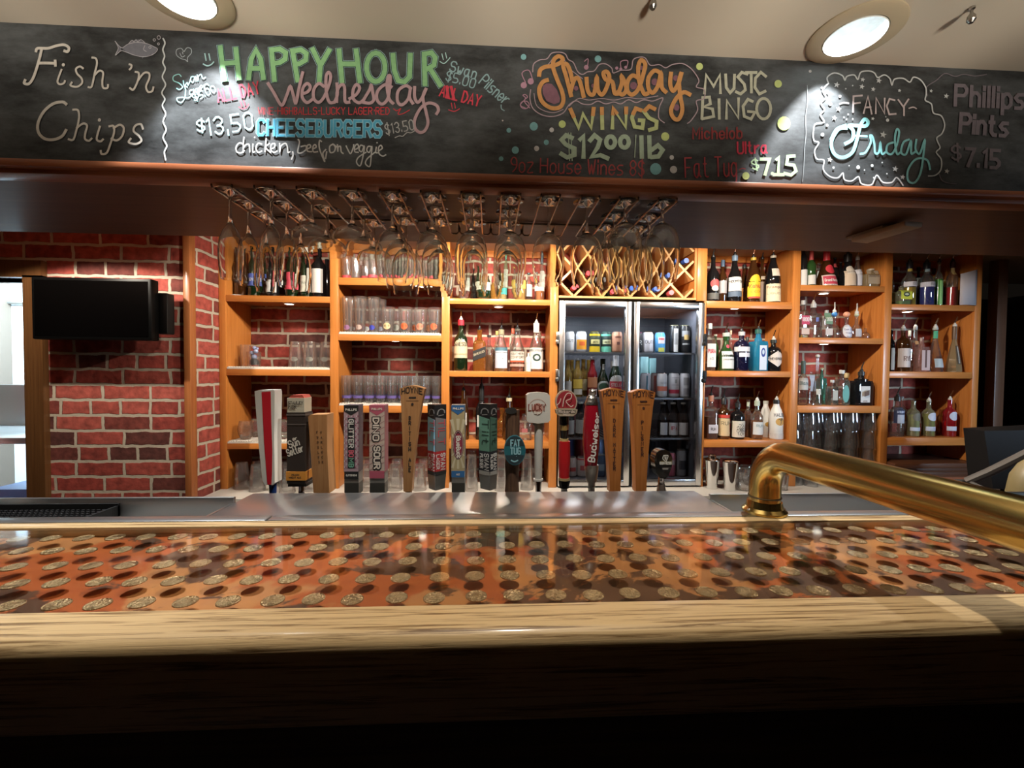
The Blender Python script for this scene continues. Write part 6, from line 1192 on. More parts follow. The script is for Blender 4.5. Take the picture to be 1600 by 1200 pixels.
Bt(1475, 14, 46, 'box', 'brown', 'dark bottle with gold printed leaves', [((.42,.27,.06), .30, .95, .8)], sq=True, Y=2.66, cap=(.4,.25,.1))
Bt(1487, 21, 72, 'tallround', 'clear', 'bottle of bright red liqueur with gold striped neck', [((.62,.48,.20), .72, .88, .95)], liq=((.50,.008,.015), .44), cap=(.06,.02,.02,.14), pour='ks')
Bt(1499, 14, 44, 'box', 'tan', 'tan bottle half hidden by the white paper', [((.25,.18,.08), .3, .95, .9)], sq=True, Y=2.66)
p = onY(1514, 448, YS-.002)
pw = MB(); x0, x1 = onY(1500, 448, YS-.004).x, onY(1526, 448, YS-.004).x; z0, z1 = onY(1514, 477, YS).z, onY(1514, 421, YS).z
for i in range(7):
    u = i/6; pw.v += [(x0+(x1-x0)*u-p.x, -.003-.018*sin(u*2.4)*(1-u), z0-p.z), (x0+(x1-x0)*u-p.x, -.003-.022*sin(u*2.4)*(1-u), z1-p.z-(1-u)*.030)]
pw.f = [(2*i, 2*i+2, 2*i+3, 2*i+1) for i in range(6)]
o = obj('paper_sheet', pw, mat('white_paper', (.62, .58, .62), .7), None, p); m = o.modifiers.new('thickness', 'SOLIDIFY'); m.thickness = .0006
tag(o, 'white paper sheet taped to the rightmost upright', 'paper')

shelf(.028, 2.60, 'bottles on the rightmost middle shelf')
Bt(1392, 12, 68, 'tallround', 'black', 'dark bottle with a white vertical strip label against the upright', [((.58,.54,.46), .04, .56, .45)])
Bt(1410, 26, 70, 'squat', 'brown', 'dark bottle with a pale curved label and clear shoulders', [((.58,.50,.47), .10, .54, .9, [('RYE', .30, .1, (.2,.12,.1), .4)])], pour='ws', cap=(.3,.3,.28))
Bt(1420, 12, 66, 'spirit', 'clear', 'clear bottle with a small square neck tag behind the pale curved label', Y=2.70, cap=(.6,.58,.5,.14))
Bt(1431, 18, 72, 'slope', 'clear', 'clear bottle with an orange neck label and silver pourer', [((.5,.25,.10), .62, .70, .5)], pour='ws', cap=(.4,.4,.4), Y=2.62)
Bt(1437, 19, 56, 'box', 'pink', 'pink tinted bottle with vertical dark lettering', [((.56,.40,.38), .04, .62, .9), ((.10,.03,.02), .12, .62, .2)], sq=True, Y=2.585)
Bt(1460, 32, 72, 'cone', 'clear', 'triangular faceted crystal bottle with a green neck band', [((.06,.36,.20), .76, .93, .95), ((.45,.50,.52), .10, .30, .5)], pour='ws', sq=False, n=6, cap=(.4,.42,.38))
Bt(1490, 30, 72, 'cone', 'tan', 'triangular amber tinted bottle with vertical white lettering', [((.05,.035,.02), .18, .60, .22), ((.45,.42,.36), .2, .58, .07)], pour='ws', n=6, cap=(.12,.06,.03,.3))

shelf(-.382, 2.60, 'vodkas on the rightmost lower shelf')
VL = (.52, .56, .68)
Bt(1401, 24, 64, 'vodka', 'clear', 'clear vodka bottle with a blue and white label and black pourer', [((.03,.04,.10), .34, .74, .8), ((.52,.56,.66), .34, .56, .45), ((.52,.56,.66), .60, .66, .5, [('STOLI', .63, .055, (.04,.05,.2), .9)])], cap=(.02,.02,.02,.12), pour='kk')
Bt(1426, 24, 58, 'tallround', 'pale', 'pale flavoured vodka bottle with a grey wreath and a white band', [('oval', .44, .66, .55, (), (.14,.13,.10)), (VL, .16, .26, .75)], liq=((.42,.44,.26), .62))
Bt(1450, 24, 58, 'tallround', 'pale', 'yellow green flavoured vodka bottle with a white wreath and band', [('oval', .44, .68, .55, (), VL), (VL, .16, .28, .75)], liq=((.36,.36,.04), .64), pour='ws')
Bt(1468, 12, 42, 'tallround', 'amber', 'small red brown bottle between the yellow green and red vodkas', Y=2.66)
Bt(1483, 24, 60, 'tallround', 'red', 'red flavoured vodka bottle with a white wreath and band', [('oval', .44, .68, .55, (), VL), (VL, .16, .28, .75)], pour='ws')
Bt(1408, 14, 60, 'tallround', 'clear', 'clear bottle behind the blue and white vodka label', Y=2.72, cap=(.5,.5,.5))

# ------------------------------------------------------------------ fridge contents
_can = {}
def can(px, w, z, label, body, bands=(), txt=(), Y=2.66, h=.157, lid=(.55,.55,.52), w_=None):
    r = .033; X = place(px, Y, z); REGC = None; obl = math.sqrt(1+((px-800)/FPX)**2); sc = min(1.0, (w*Y/FPX/obl/2)/r) if w else 1; r *= sc
    t = thing('drink_can', label, 'can', (X, Y, z+.0012), 'cans in the fridge'); REG.append([t, r, z, h])
    obj('body', MB().lathe([(r*.80, 0), (r*.98, .008), (r, .012), (r, h-.016), (r*.82, h-.003), (r*.82, h)], 22), paint(*body, .3, .15), t)
    obj('lid', MB().lathe([(r*.83, h-.001), (r*.83, h+.002), (r*.76, h+.001)], 22), paint(*lid, .25, .8), t)
    for (c, z0, z1, hw) in bands:
        mb = MB(); n = 10; vs = [((r+.0004)*sin(hw*1.57*(2*a/n-1)), -(r+.0004)*cos(hw*1.57*(2*a/n-1)), zz*h) for zz in (z0, z1) for a in range(n+1)]
        mb.add(vs, [(a, a+1, n+2+a, n+1+a) for a in range(n)]); obj('printed_band', mb, flat(*c), t, smooth='flat')
    for (s_, zc, hh, c, hw) in txt:
        mb = MB(); write(mb, s_, (-r*hw, -(zc-hh/2)*h), (r*hw, -(zc-hh/2)*h), hh*h, max(.0012, hh*h*.16), lambda u, v: ((r+.0009)*sin(u/r), -(r+.0009)*cos(u/r), -v)); obj('lettering', mb, flat(*c), t, smooth='flat')
f1, f2, f3, f4 = .131, -.147, -.395, FZ0+.035
can(890, 15, f1, 'white can with thin black lettering, first on the top fridge shelf', (.70,.68,.66), (), [('OUTI', .55, .12, (.1,.1,.1), .75)], h=.125)
can(908, 17, f1, 'pale can with an orange fruit band on the top fridge shelf', (.62,.62,.66), [((.85,.35,.02), .12, .60, .75), ((.75,.12,.02), .3, .5, .35)], h=.127)
can(929, 17, f1, 'black and yellow can on the top fridge shelf', (.03,.04,.02), [((.75,.50,.01), .0, .28, .98), ((.75,.50,.01), .80, .90, .98), ((.72,.62,.25), .40, .62, .6)], [('BIERE', .5, .08, (.05,.05,.02), .5)], h=.125, lid=(.6,.45,.05))
can(951, 17, f1, 'black and mint green can on the top fridge shelf', (.03,.05,.045), [((.16,.58,.42), .0, .28, .98), ((.16,.58,.42), .80, .90, .98), ((.62,.62,.36), .40, .62, .6)], [('BIERE', .5, .08, (.05,.05,.02), .5)], h=.125, lid=(.2,.5,.4))
can(970, 17, f1, 'copper brown can at the right of the left fridge door', (.48,.23,.14), [((.22,.08,.05), .68, .78, .4), ((.12,.04,.03), .36, .5, .18)], h=.127)
can(998, 12, f1, 'black can with white lettering and a pink rim beside the fridge door gap', (.02,.02,.022), (), [('R', .5, .18, (.7,.7,.68), .5)], h=.125, lid=(.7,.1,.3))
can(1012, 18, f1, 'white can lettered in black behind the right fridge door', (.66,.63,.66), (), [('OUTI', .52, .14, (.08,.08,.08), .8)], h=.128, lid=(.62,.42,.22))
can(1031, 17, f1, 'sky blue can with a white and red badge', (.10,.34,.62), [((.70,.66,.66), .45, .78, .45), ((.60,.05,.06), .62, .72, .35), ((.55,.55,.1), .05, .25, .4)], h=.127)
can(1053, 17, f1, 'tall black can showing a white barcode strip', (.015,.015,.016), [((.66,.65,.64), .04, .88, .28), ((.25,.25,.25), .30, .72, .22)], h=.172, lid=(.62,.60,.35))
can(1072, 18, f1, 'tall black can with a grey and gold crest at the right', (.015,.015,.016), [((.30,.30,.30), .60, .80, .6), ((.55,.36,.12), .48, .66, .32), ((.30,.30,.30), .30, .36, .5)], h=.172, lid=(.62,.60,.35))
CUR.update(z=f2+.0005, Y=2.66, group='bottles in the fridge'); bb = dict(name='beer_bottle')
Bt(887, 15, 58, 'beer', 'gold', 'clear golden beer bottle, first on the second fridge shelf', [((.70,.66,.60), .05, .42, .5)], **bb)
Bt(902, 16, 60, 'beer', 'gold', 'golden cooler bottle with a yellow label on the second fridge shelf', [((.72,.50,.08), .22, .46, .8), ((.68,.62,.52), .06, .2, .6)], cap=(.6,.6,.6,.05), **bb)
Bt(911, 15, 58, 'beer', 'gold', 'golden cooler bottle with a cream label on the second fridge shelf', [((.72,.62,.36), .16, .46, .7)], Y=2.74, **bb)
Bt(926, 16, 62, 'beer', 'red', 'reddish cooler bottle with a white base label on the second fridge shelf', [((.55,.22,.10), .24, .5, .8), ((.68,.60,.58), .02, .2, .6)], cap=(.72,.72,.72,.06), liq=((.42,.10,.03), .5), **bb)
Bt(893, 14, 56, 'beer', 'gold', 'golden beer bottle in the row behind the yellow label', Y=2.80, **bb)
Bt(919, 14, 56, 'beer', 'gold', 'golden beer bottle in the row behind the cream label', Y=2.82, **bb)
Bt(944, 20, 60, 'bell', 'dgreen', 'broad dark green lager bottle with a round silver badge', [('oval', .12, .42, .8, (), (.40,.42,.40)), ('oval', .17, .37, .55, (), (.02,.06,.03)), ((.5,.5,.48), .72, .86, .3)], **bb)
Bt(957, 13, 54, 'beer', 'green', 'green lager bottle with a white neck half hidden in the fridge', [((.68,.64,.60), .04, .5, .8)], cap=(.66,.64,.62,.22), Y=2.74, **bb)
Bt(967, 20, 62, 'beer', 'dgreen', 'green lager bottle with a white neck and a red oval label', [('arch', .10, .56, .9, (), (.70,.68,.64)), ((.55,.05,.07), .20, .40, .85, [('STELLA', .31, .07, (.7,.66,.62), .7)])], cap=(.70,.68,.68,.36,1.05), **bb)
can(1008, 17, f2, 'grey patterned can on the second fridge shelf', (.40,.38,.40), [((.05,.15,.2), .1, .9, .1)], h=.150)
can(1022, 12, f2, 'slim pink edged can between the grey and white cans', (.45,.36,.36), [((.42,.12,.10), .2, .9, .3)], Y=2.72, h=.150, lid=(.6,.3,.2))
can(1034, 17, f2, 'white can with a coral band on the second fridge shelf', (.52,.50,.50), [((.60,.16,.10), .26, .46, .95)], [('SELTZER', .6, .06, (.3,.3,.3), .6)], h=.150, lid=(.6,.36,.25))
can(1056, 18, f2, 'white can with a round anchor emblem and a dark red ribbon', (.52,.50,.52), [((.40,.03,.06), .16, .32, .95), ((.25,.24,.25), .5, .52, .5), ((.25,.24,.25), .80, .82, .5), ((.3,.3,.3), .58, .74, .14)], h=.152)
can(1073, 17, f2, 'white can showing a grey information panel at the right', (.52,.50,.52), [((.30,.29,.30), .5, .82, .4), ((.25,.24,.25), .12, .38, .4)], h=.152)
for q, (x0, x1, y0, y1, lb) in enumerate(((998, 1010, 558, 576, 'pale cyan carton at the back of the second fridge shelf, beside the door gap'), (1012, 1022, 560, 576, 'small pale cyan carton at the back of the second fridge shelf'))):
    a0, a1 = onY(x0, y1, 2.88), onY(x1, y0, 2.88); cxx = (a0.x+a1.x)/2
    tag(obj('drink_carton', MB().cbox(a0.x-cxx, a1.x-cxx, -.04, .04, 0, a1.z-f2, .002), mat('cyan_carton', (.40, .70, .72), .5), None, (cxx, 2.88, f2+.0005)), lb, 'carton', 'cartons in the fridge')
CUR.update(z=f3+.0005, Y=2.66)
for px, lb, yy in ((1008, 'dark beer bottle with a narrow white label, leftmost on the third fridge shelf', .3), (1036, 'dark beer bottle with a white label behind the amber pilsner tap', .5), (1050, 'dark beer bottle with a white and red label on the third fridge shelf', .75), (1067, 'dark beer bottle with a white label at the right of the third fridge shelf', .8)):
    Bt(px, 17, 54, 'beer', 'black', lb, [((.55,.52,.52), .06, .42, yy, [('IPA', .26, .1, (.4,.05,.06), .5)] if px == 1050 else [])], cap=(.3,.28,.26,.05), **bb)
for px, lb in ((1044, 'dark bottle neck behind the third fridge shelf labels, at left'), (1060, 'dark bottle neck behind the third fridge shelf labels, at right')): Bt(px, 15, 56, 'beer', 'black', lb, Y=2.80, cap=(.5,.45,.42,.05), **bb)
Bt(889, 17, 52, 'beer', 'black', 'dark bottle with a pale label beside the badge tap', [((.42,.42,.42), .08, .5, .8)], **bb)
Bt(907, 17, 54, 'beer', 'black', 'dark bottle with a grey label between the badge and red taper taps', [((.35,.35,.34), .10, .5, .85)], cap=(.5,.5,.48,.05), **bb)
can(895, 16, f3, 'pink red can in the row at the back of the third fridge shelf', (.5,.05,.10), Y=2.86, h=.20)
can(908, 16, f3, 'second pink red can at the back of the third fridge shelf', (.52,.07,.12), Y=2.86, h=.20)
can(972, 15, f3, 'dark can beside the door gap on the third fridge shelf', (.06,.06,.07), h=.15)
can(893, 17, f4, 'white can with a red ring on the bottom fridge shelf', (.48,.40,.38), [((.42,.06,.06), .3, .5, .5)], h=.122)
can(909, 17, f4, 'white can with a red monogram on the bottom fridge shelf', (.50,.42,.40), [((.42,.08,.08), .35, .6, .35), ((.45,.05,.05), .88, .94, .98)], h=.122)
can(938, 18, f4, 'dark blue can on the bottom fridge shelf', (.05,.08,.14), [((.20,.26,.32), .3, .6, .4)], h=.135)
can(974, 16, f4, 'silver and blue can by the door gap on the bottom fridge shelf', (.30,.32,.36), [((.06,.10,.30), .4, .8, .6)], h=.15)
can(1006, 17, f4, 'grey can at the left of the right bottom fridge shelf', (.22,.22,.24), h=.15)
can(1048, 15, f4, 'pinkish can on the right bottom fridge shelf', (.40,.10,.14), [((.5,.42,.42), .5, .7, .4)], h=.150)
can(1064, 17, f4, 'tall grey can with a dark panel on the right bottom fridge shelf', (.22,.22,.24), [((.04,.04,.05), .28, .62, .5)], h=.165)
for px, c in ((890, (.10,.16,.45)), (905, (.55,.06,.07)), (935, (.2,.3,.55))): can(px, 15, f4, 'can in the upper stack at the back of the bottom fridge shelf, %s' % {890: 'blue', 905: 'red', 935: 'light blue'}[px], c, Y=2.88, h=.21)
for px in (1010, 1022, 1036): can(px, 16, f4, 'dark can in the back stack of the right bottom fridge shelf, %s' % {1010: 'left', 1022: 'middle', 1036: 'right'}[px], (.05,.06,.09), Y=2.88, h=.19)

# ================================================================== tumblers and pints on the shelves
def tumbler(kind):
    P = dict(pint=[(.030,0),(.031,.004),(.041,.110),(.0425,.148)], tall=[(.027,0),(.028,.005),(.032,.10),(.0375,.205)], hiball=[(.026,0),(.027,.004),(.030,.13)],
             slim=[(.024,0),(.025,.004),(.030,.10),(.0315,.158)], rocks=[(.033,0),(.034,.004),(.038,.085)], goblet=[(.024,0),(.030,.010),(.040,.035),(.042,.060),(.038,.088),(.034,.105)], stemless=[(.022,0),(.034,.012),(.044,.040),(.044,.062),(.036,.098)], stack=[(.028,0),(.029,.004),(.037,.080),(.038,.112)])[kind]
    th = .0022; ins = [(r-th, z+(.008 if i == 0 else 0)) for i, (r, z) in enumerate(P)][::-1]
    return [(.0005, 0)]+P+ins+[(.0005, .008)], P
_tm = {}
def glass_at(kind, px, Y, z, label, group, flip=False, X=None, band=None, spots=None, name='tumbler'):
    X = place(px, Y, z) if X is None else X
    prof, P = tumbler(kind); H = P[-1][1]; key = (kind, flip, band, spots)
    if key not in _tm:
        pr = [(r, H-zz) for r, zz in prof] if flip else prof
        if band is None and spots is None:
            o = obj(name, MB().lathe(pr, 24, cap=(False, False)), M_PINT, None, angle=50)
        else:
            o = thing(name, label, 'glass', (0, 0, 0)); obj('vessel', MB().lathe(pr, 24, cap=(False, False)), M_PINT, o, angle=50)
            outer = [(r+.0006, zz) for r, zz in P]
            if band:
                z0, z1, c = band; obj('printed_band', MB().lathe([(interp(outer, H*(z0+(z1-z0)*q/3)), H*(z0+(z1-z0)*q/3)) for q in range(4)], 24, cap=(False, False)), flat(*c), o)
            if spots:
                zc, hz, c = spots; mb = MB(); n = 14
                ring = [((interp(outer, (zc+hz*sin(2*pi*q/n))*H)*sin(.62*cos(2*pi*q/n)), -interp(outer, (zc+hz*sin(2*pi*q/n))*H)*cos(.62*cos(2*pi*q/n)), (zc+hz*sin(2*pi*q/n))*H)) for q in range(n)]
                mb.add([(0, -interp(outer, zc*H)-.0008, zc*H)]+ring, [(0, 1+q, 1+(q+1) % n) for q in range(n)]); obj('printed_logo', mb, flat(*c), o, smooth='flat')
        _tm[key] = o
    else: o = copy_tree(_tm[key])
    REG.append([o, max(q[0] for q in P)+.0008, z, H])
    o.location = (X, Y, z+.0006); o.rotation_euler = (0, 0, rnd.uniform(-.25, .25)); tag(o, label, 'glass', group); return o
LN = .0150
# far left bay
for i, (px, Y) in enumerate(((464, 2.60), (486, 2.60), (507, 2.60), (475, 2.70), (497, 2.70))):
    glass_at('pint', px, Y, .0083+LN, ['etched pint glass upside down on the liner, left of three', 'etched pint glass upside down on the liner, middle of three', 'etched pint glass upside down on the liner, right of three', 'pint glass upside down in the back row right of the blue ornament', 'pint glass upside down in the back row beside the first upright'][i], 'upturned pints on the far left shelf', True, name='pint_glass', spots=(.30, .09, (.42, .40, .34)) if Y < 2.65 else None)
z = .0083+LN; X0 = place(397, 2.60, z)
t = thing('glass_ornament', 'tumbler holding a blue and white painted ornament', 'ornament', (X0, 2.60, z+.0006))
obj('tumbler_glass', MB().lathe(tumbler('rocks')[0], 24, cap=(False, False)), M_PINT, t, angle=50)
orn = MB()
for (x, y, zz, r) in ((0, 0, .055, .016), (-.012, 0, .080, .012), (.012, -.004, .088, .013), (.002, 0, .108, .011), (.018, 0, .104, .008)): orn.lathe([(r*sin(a)+.0005, zz-r*cos(a)) for a in [.1+.33*q for q in range(10)]], 12, (x, y, 0))
obj('blue_flower', orn, mat('cobalt_blue', (.02, .07, .42), .3, var=.9, vscale=60, vcol=(.6, .66, .75)), t); obj('dark_base', MB().lathe([(.028, .009), (.026, .030), (.014, .045)], 16), mat('slate_base', (.03, .03, .035), .5), t)
glass_at('hiball', 384, 2.66, z, 'amber tinted tall glass behind the blue ornament', 'single glasses at far left', name='tall_glass')
z = -.4187+LN
for i, (px, Y) in enumerate(((384, 2.60), (402, 2.70), (444, 2.62), (425, 2.70), (462, 2.70), (494, 2.70))): glass_at('goblet', px, Y, z, 'clear round goblet on the liner, %s' % ['leftmost of the front row', 'second from the left, in the back row', 'just right of the red, white and blue tap', 'back row, behind the red, white and blue tap', 'back row, behind the black square tap', 'back row, beside the wooden block tap'][i], 'round goblets on the liner', name='goblet')
for i, (px, Y) in enumerate(((379, 2.56), (402, 2.50), (402, 2.62), (449, 2.46), (447, 2.60), (486, 2.50), (432, 2.64))): glass_at('pint', px, Y, ZC, 'smoky pint glass upturned on the counter, %s' % ['nearest the left upright', 'second from the left upright', 'in the back row left of the first tap', 'between the first two taps', 'in the back row between the first two taps', 'behind the wooden block tap', 'in the back row behind the first tap'][i], 'upturned pints on the back counter', True, name='pint_glass')
# second bay: tall printed glasses, logo glasses, purple banded pints
for i in range(11):
    for r in range(2):
        glass_at('hiball', 543+13.5*i+3*r, 2.58+.09*r, .538, 'clear tall glass with a red printed foot on the high shelf' if r == 0 else 'plain clear tall glass in the back row of the high shelf', 'tall glasses with red print' if r == 0 else 'plain tall glasses in the back row', band=(.04, .16, (.52, .06, .08)) if r == 0 and i % 3 != 1 else None, name='tall_glass', flip=False)
        if r == 0 and i % 3 == 1: pass
z = .2143+LN
for i, (px, Y) in enumerate(((543, 2.58), (562, 2.58), (582, 2.58), (594, 2.66), (553, 2.67), (574, 2.67))):
    glass_at('tall', px, Y, z, 'tall beer glass with %s print near its foot, %s' % (('a purple', 'leftmost in front'), ('a brown and white', 'second in front'), ('a blue', 'third in front'), ('a grey', 'fourth, set back'), ('a faint', 'left in the back row'), ('a faint white', 'right in the back row'))[i], 'tall beer glasses', spots=(.13, .07, ((.30,.14,.28), (.5,.35,.3), (.05,.06,.45), (.3,.3,.36), (.4,.4,.4), (.5,.5,.5))[i]), name='beer_glass')
for i, (px, Y) in enumerate(((606, 2.58), (635, 2.575), (652, 2.66), (661, 2.58), (684, 2.575), (618, 2.66), (671, 2.67), (643, 2.74))):
    glass_at('pint', px, Y, z, 'pint glass on the liner with %s logo, %s' % ((('a cream', 'leftmost'), ('an orange heart shaped', 'second in front'), ('an orange', 'behind the heart shaped logo'), ('a pale orange', 'third in front'), ('an orange round', 'against the right upright'), ('a faint grey', 'back row left'), ('a faint orange', 'back row right'), ('a faint red', 'farthest back'))[i]), 'pint glasses with printed logos', spots=(.24, .13, ((.62,.48,.26), (.66,.13,.04), (.60,.14,.05), (.55,.20,.12), (.62,.13,.05), (.4,.4,.36), (.5,.2,.1), (.5,.1,.08))[i]), name='pint_glass')
z = -.1977+LN
for r in range(3):
    for i in range(9): glass_at('slim', 0, 2.575+.075*r, z, ['pint glass with a purple printed band in the front row', 'pint glass with a purple printed band in the middle row', 'pint glass with a purple printed band in the back row'][r], ['front row of purple banded pints', 'middle row of purple banded pints', 'back row of purple banded pints'][r], band=(.16, .26, (.13, .09, .30)), name='pint_glass', X=-.838+.0655*i+.003*r)
for i, (px, Y) in enumerate(((572, 2.50), (617, 2.50), (655, 2.50), (620, 2.64), (575, 2.64), (662, 2.64))): glass_at('pint', px, Y, ZC, 'clear pint glass upside down on the back counter, %s' % ['between the two pink taps', 'left of the pale paddle', 'right of the pale paddle', 'back row left of the pale paddle', 'back row between the pink taps', 'back row right of the pale paddle'][i], 'upturned pints on the back counter', True, name='pint_glass')
for i, (px, Y) in enumerate(((737, 2.48), (783, 2.48), (823, 2.50), (737, 2.64), (783, 2.64), (832, 2.64))): glass_at('tall', px, Y, ZC, 'tall beer glass upside down on the counter, %s' % ['right of the tan box tap', 'left of the log tap', 'right of the log tap', 'back row right of the tan box tap', 'back row left of the log tap', 'back row behind the white tap'][i], 'upturned tall glasses on the back counter', True, name='beer_glass')
# right bays, on the counter
for i, (px, lb) in enumerate(((1112, 'steel cocktail shaker with a rounded cap beside the fridge'), (1131, 'steel shaker tin without a cap, second from the fridge'))):
    t = thing('cocktail_shaker', lb, 'shaker', (place(px, 2.50, ZC)+.008*i, 2.50-.05*i, ZC+.0005), 'steel shakers on the counter')
    obj('tin', MB().lathe([(.030, 0), (.031, .004), (.043, .165), (.044, .168)], 24), M_CHROME, t)
    obj('lid', MB().lathe([(.044, .168), (.043, .174), (.030, .180)], 24), M_CHROME, t)
    if i == 0: obj('cap', MB().lathe([(.022, .180), (.022, .196), (.014, .203)], 20), M_CHROME, t)
for i, (px, Y) in enumerate(((1147, 2.52), (1160, 2.46), (1171, 2.56), (1181, 2.48), (1152, 2.64), (1168, 2.66), (1186, 2.62))): glass_at('stemless', px, Y, ZC, 'round stemless glass on the counter behind the brass rail bend, %s' % ['first from the shakers', 'nearest', 'third from the shakers', 'nearest the brass rail', 'back row left', 'back row middle', 'back row right'][i], 'stemless glasses on the counter', name='stemless_glass')
for i, px in enumerate((1221, 1231)): glass_at('rocks', px, 2.46+.1*i, ZC, ['cut rocks glass seen under the brass rail bend', 'rocks glass behind the cut one under the brass rail bend'][i], 'rocks glasses under the rail', name='rocks_glass')
for c in range(8):
    for r in range(2):
        for k in range(4 if r == 0 else 4):
            glass_at('stack', 0, 2.565+.088*r, ZC+k*.1135, '%s glass upside down in the stacked wall of glasses, %s column' % (['bottom', 'second tier', 'third tier', 'top'][k], ['first', 'second', 'third', 'fourth', 'fifth', 'sixth', 'seventh', 'eighth'][c]) + (' in front' if r == 0 else ' at the back'), 'stacked glasses on the right counter', True, X=1.915+.0685*c+.01*r, name='stacking_glass')

# ================================================================== television, kitchen, right end
p0, p1 = onY(48, 432, 2.15), onY(237, 532, 2.15); TX = (p0.x+p1.x)/2; TZ = (p0.z+p1.z)/2; hw, hh = (p1.x-p0.x)/2, (p0.z-p1.z)/2
t = thing('television', 'black flat television mounted on the brick wall', 'television', (TX, 2.17, TZ))
obj('casing', MB().cbox(-hw, hw, -.02, .03, -hh, hh, .006), mat('black_tv_casing', (.002, .002, .002), .4, spec=.15), t)
obj('screen', MB().box(-hw+.014, hw-.014, -.0212, -.0195, -hh+.016, hh-.014), mat('switched_off_screen', (.0012, .001, .001), .25, spec=.06), t, smooth=False)
obj('wall_bracket', MB().box(-.11, .11, YW-2.17-.016, YW-2.17-.001, -.10, .10).box(-.03, .03, .03, YW-2.17-.014, -.03, .03), M_BLACK, t)
obj('side_box', MB().cbox(hw-.03, hw+.035, .032, .085, -.11, .09, .006), M_BLACK, t)
t = thing('prep_table', 'stainless steel kitchen table seen through the doorway', 'table', (-2.95, 3.05, FLOOR))
zt = -.42-FLOOR
obj('table_top', MB().cbox(-.75, .45, -.30, .33, zt-.04, zt, .006), M_STEEL, t); obj('splashback', MB().cbox(-.75, .45, .31, .335, zt, zt+.30, .004), M_STEEL, t)
for (x, y) in ((-.70, -.26), (.36, -.26), (-.70, .28), (.36, .28)): obj('leg', MB().tube([(x, y, 0.002), (x, y, zt-.04)], .018, 12), M_STEEL, t)
obj('under_shelf', MB().cbox(-.72, .42, -.27, .30, .22, .24, .004), M_STEEL, t)
tag(obj('storage_bin', MB().frustum([(-.20, -.15, .30), (.20, -.15, .30), (.20, .15, .30), (-.20, .15, .30)], [(-.17, -.12, 0), (.17, -.12, 0), (.17, .12, 0), (-.17, .12, 0)]), mat('blue_bin_plastic', (.10, .16, .40), .4), None, (-3.0, 3.05, FLOOR+.2405)), 'blue plastic bin on the lower shelf of the kitchen table', 'bin')
p = onY(10, 472, 4.36); t = thing('wall_pipe', 'thin grey pipe running across the white kitchen wall', 'pipe', (p.x, 4.375, p.z))
obj('pipe', MB().tube([(-1.2, 0, .02), (1.2, 0, -.03)], .012, 10), M_TIN, t); obj('clamp', MB().cbox(-.05, -.02, -.016, .02, -.03, .035, .005), M_TIN, t)
# right: dark doorway frame, till screen, arm, container, spout
p = onY(1554, 520, 2.74)
struct('trim_3', MB().cbox(p.x-.035, p.x+.035, 2.70, 2.76, FLOOR, CEIL, .004), wood('dark_post_wood', (.26, .13, .075), (.20, .09, .05), 'Z'))
q0, q1 = onY(1525, 690, 2.2), onY(1600, 665, 1.9)
t = thing('till_screen', 'black angular till screen turned away at the far right', 'till', (2.62, 2.02, -.68), rz=radians(-14))
obj('housing', MB().frustum([(-.22, -.14, .42), (.30, -.20, .46), (.30, .02, .46), (-.22, -.02, .42)], [(-.16, -.12, .14), (.30, -.16, .14), (.30, .06, .14), (-.16, .02, .14)]), M_RUBBER, t, smooth='flat')
obj('base', MB().cbox(-.10, .22, -.14, .10, 0, .03, .006), M_RUBBER, t); obj('neck', MB().box(0, .12, -.06, .0, .03, .16), M_RUBBER, t)
t = thing('side_counter', 'dark counter running towards the guest at the far right', 'counter', (2.3, 1.7, -.70))
a0, a1 = onZ(1412, 728, -.50), onZ(1512, 757, -.50)
obj('top', MB().box(1.94-2.3, 3.2-2.3, 1.05-1.7, 2.28-1.7, -.02, .0195), M_DARK, t); obj('front', MB().box(1.97-2.3, 3.2-2.3, 1.08-1.7, 2.26-1.7, FLOOR+.70+.002, -.02), M_FACE, t)
arm = [onY(1512, 752, 1.55), onY(1545, 738, 1.50), onY(1578, 722, 1.45), onY(1612, 705, 1.40)]; c = arm[0]
t = thing('drain_arm', 'grey metal arm slanting up at the far right', 'arm', (c.x, c.y, c.z))
obj('bar', MB().tube([p-c for p in arm], .016, 10), M_ARM, t); obj('lower_strip', MB().tube([onY(1490, 752, 1.56)-c, c-c, onY(1550, 770, 1.45)-c, onY(1600, 776, 1.40)-c], .008, 8), M_ARM, t)
ft = c.z-(-.6805)
obj('foot', MB().tube([(0, 0, -ft), (0, 0, -.004)], .014, 10), M_ARM, t)
cab = [onY(1524, 673, 2.40), onY(1538, 680, 2.36), onY(1552, 684, 2.30), onY(1570, 684, 2.25), onY(1590, 682, 2.2), onY(1612, 690, 2.15)]
o = obj('cable', MB().tube([p-cab[0] for p in cab], .006, 8), mat('grey_cable', (.10, .10, .11), .5), None, cab[0]); tag(o, 'thin grey cable draped above the till at the far right', 'cable')
p = onZ(1612, 790, BARZ-.05)
jx, jy = onY(1622, 760, 1.02).x, 1.02; jz0 = -.42
t = thing('plastic_jug', 'yellowish round plastic container cut by the right edge', 'container', (jx, jy, jz0))
obj('body', MB().lathe([(.05, 0), (.056, .01), (.056, .12), (.050, .165), (.036, .195), (.022, .21)], 24), mat('yellowed_plastic', (.17, .125, .05), .4), t); obj('neck', MB().lathe([(.022, .21), (.022, .235), (.020, .24)], 18), mat('yellow_cap', (.30, .22, .02), .4), t)
obj('label', MB().box(-.045, -.004, -.058, -.054, .05, .17), mat('tan_label', (.30, .21, .13), .6), t, smooth=False)
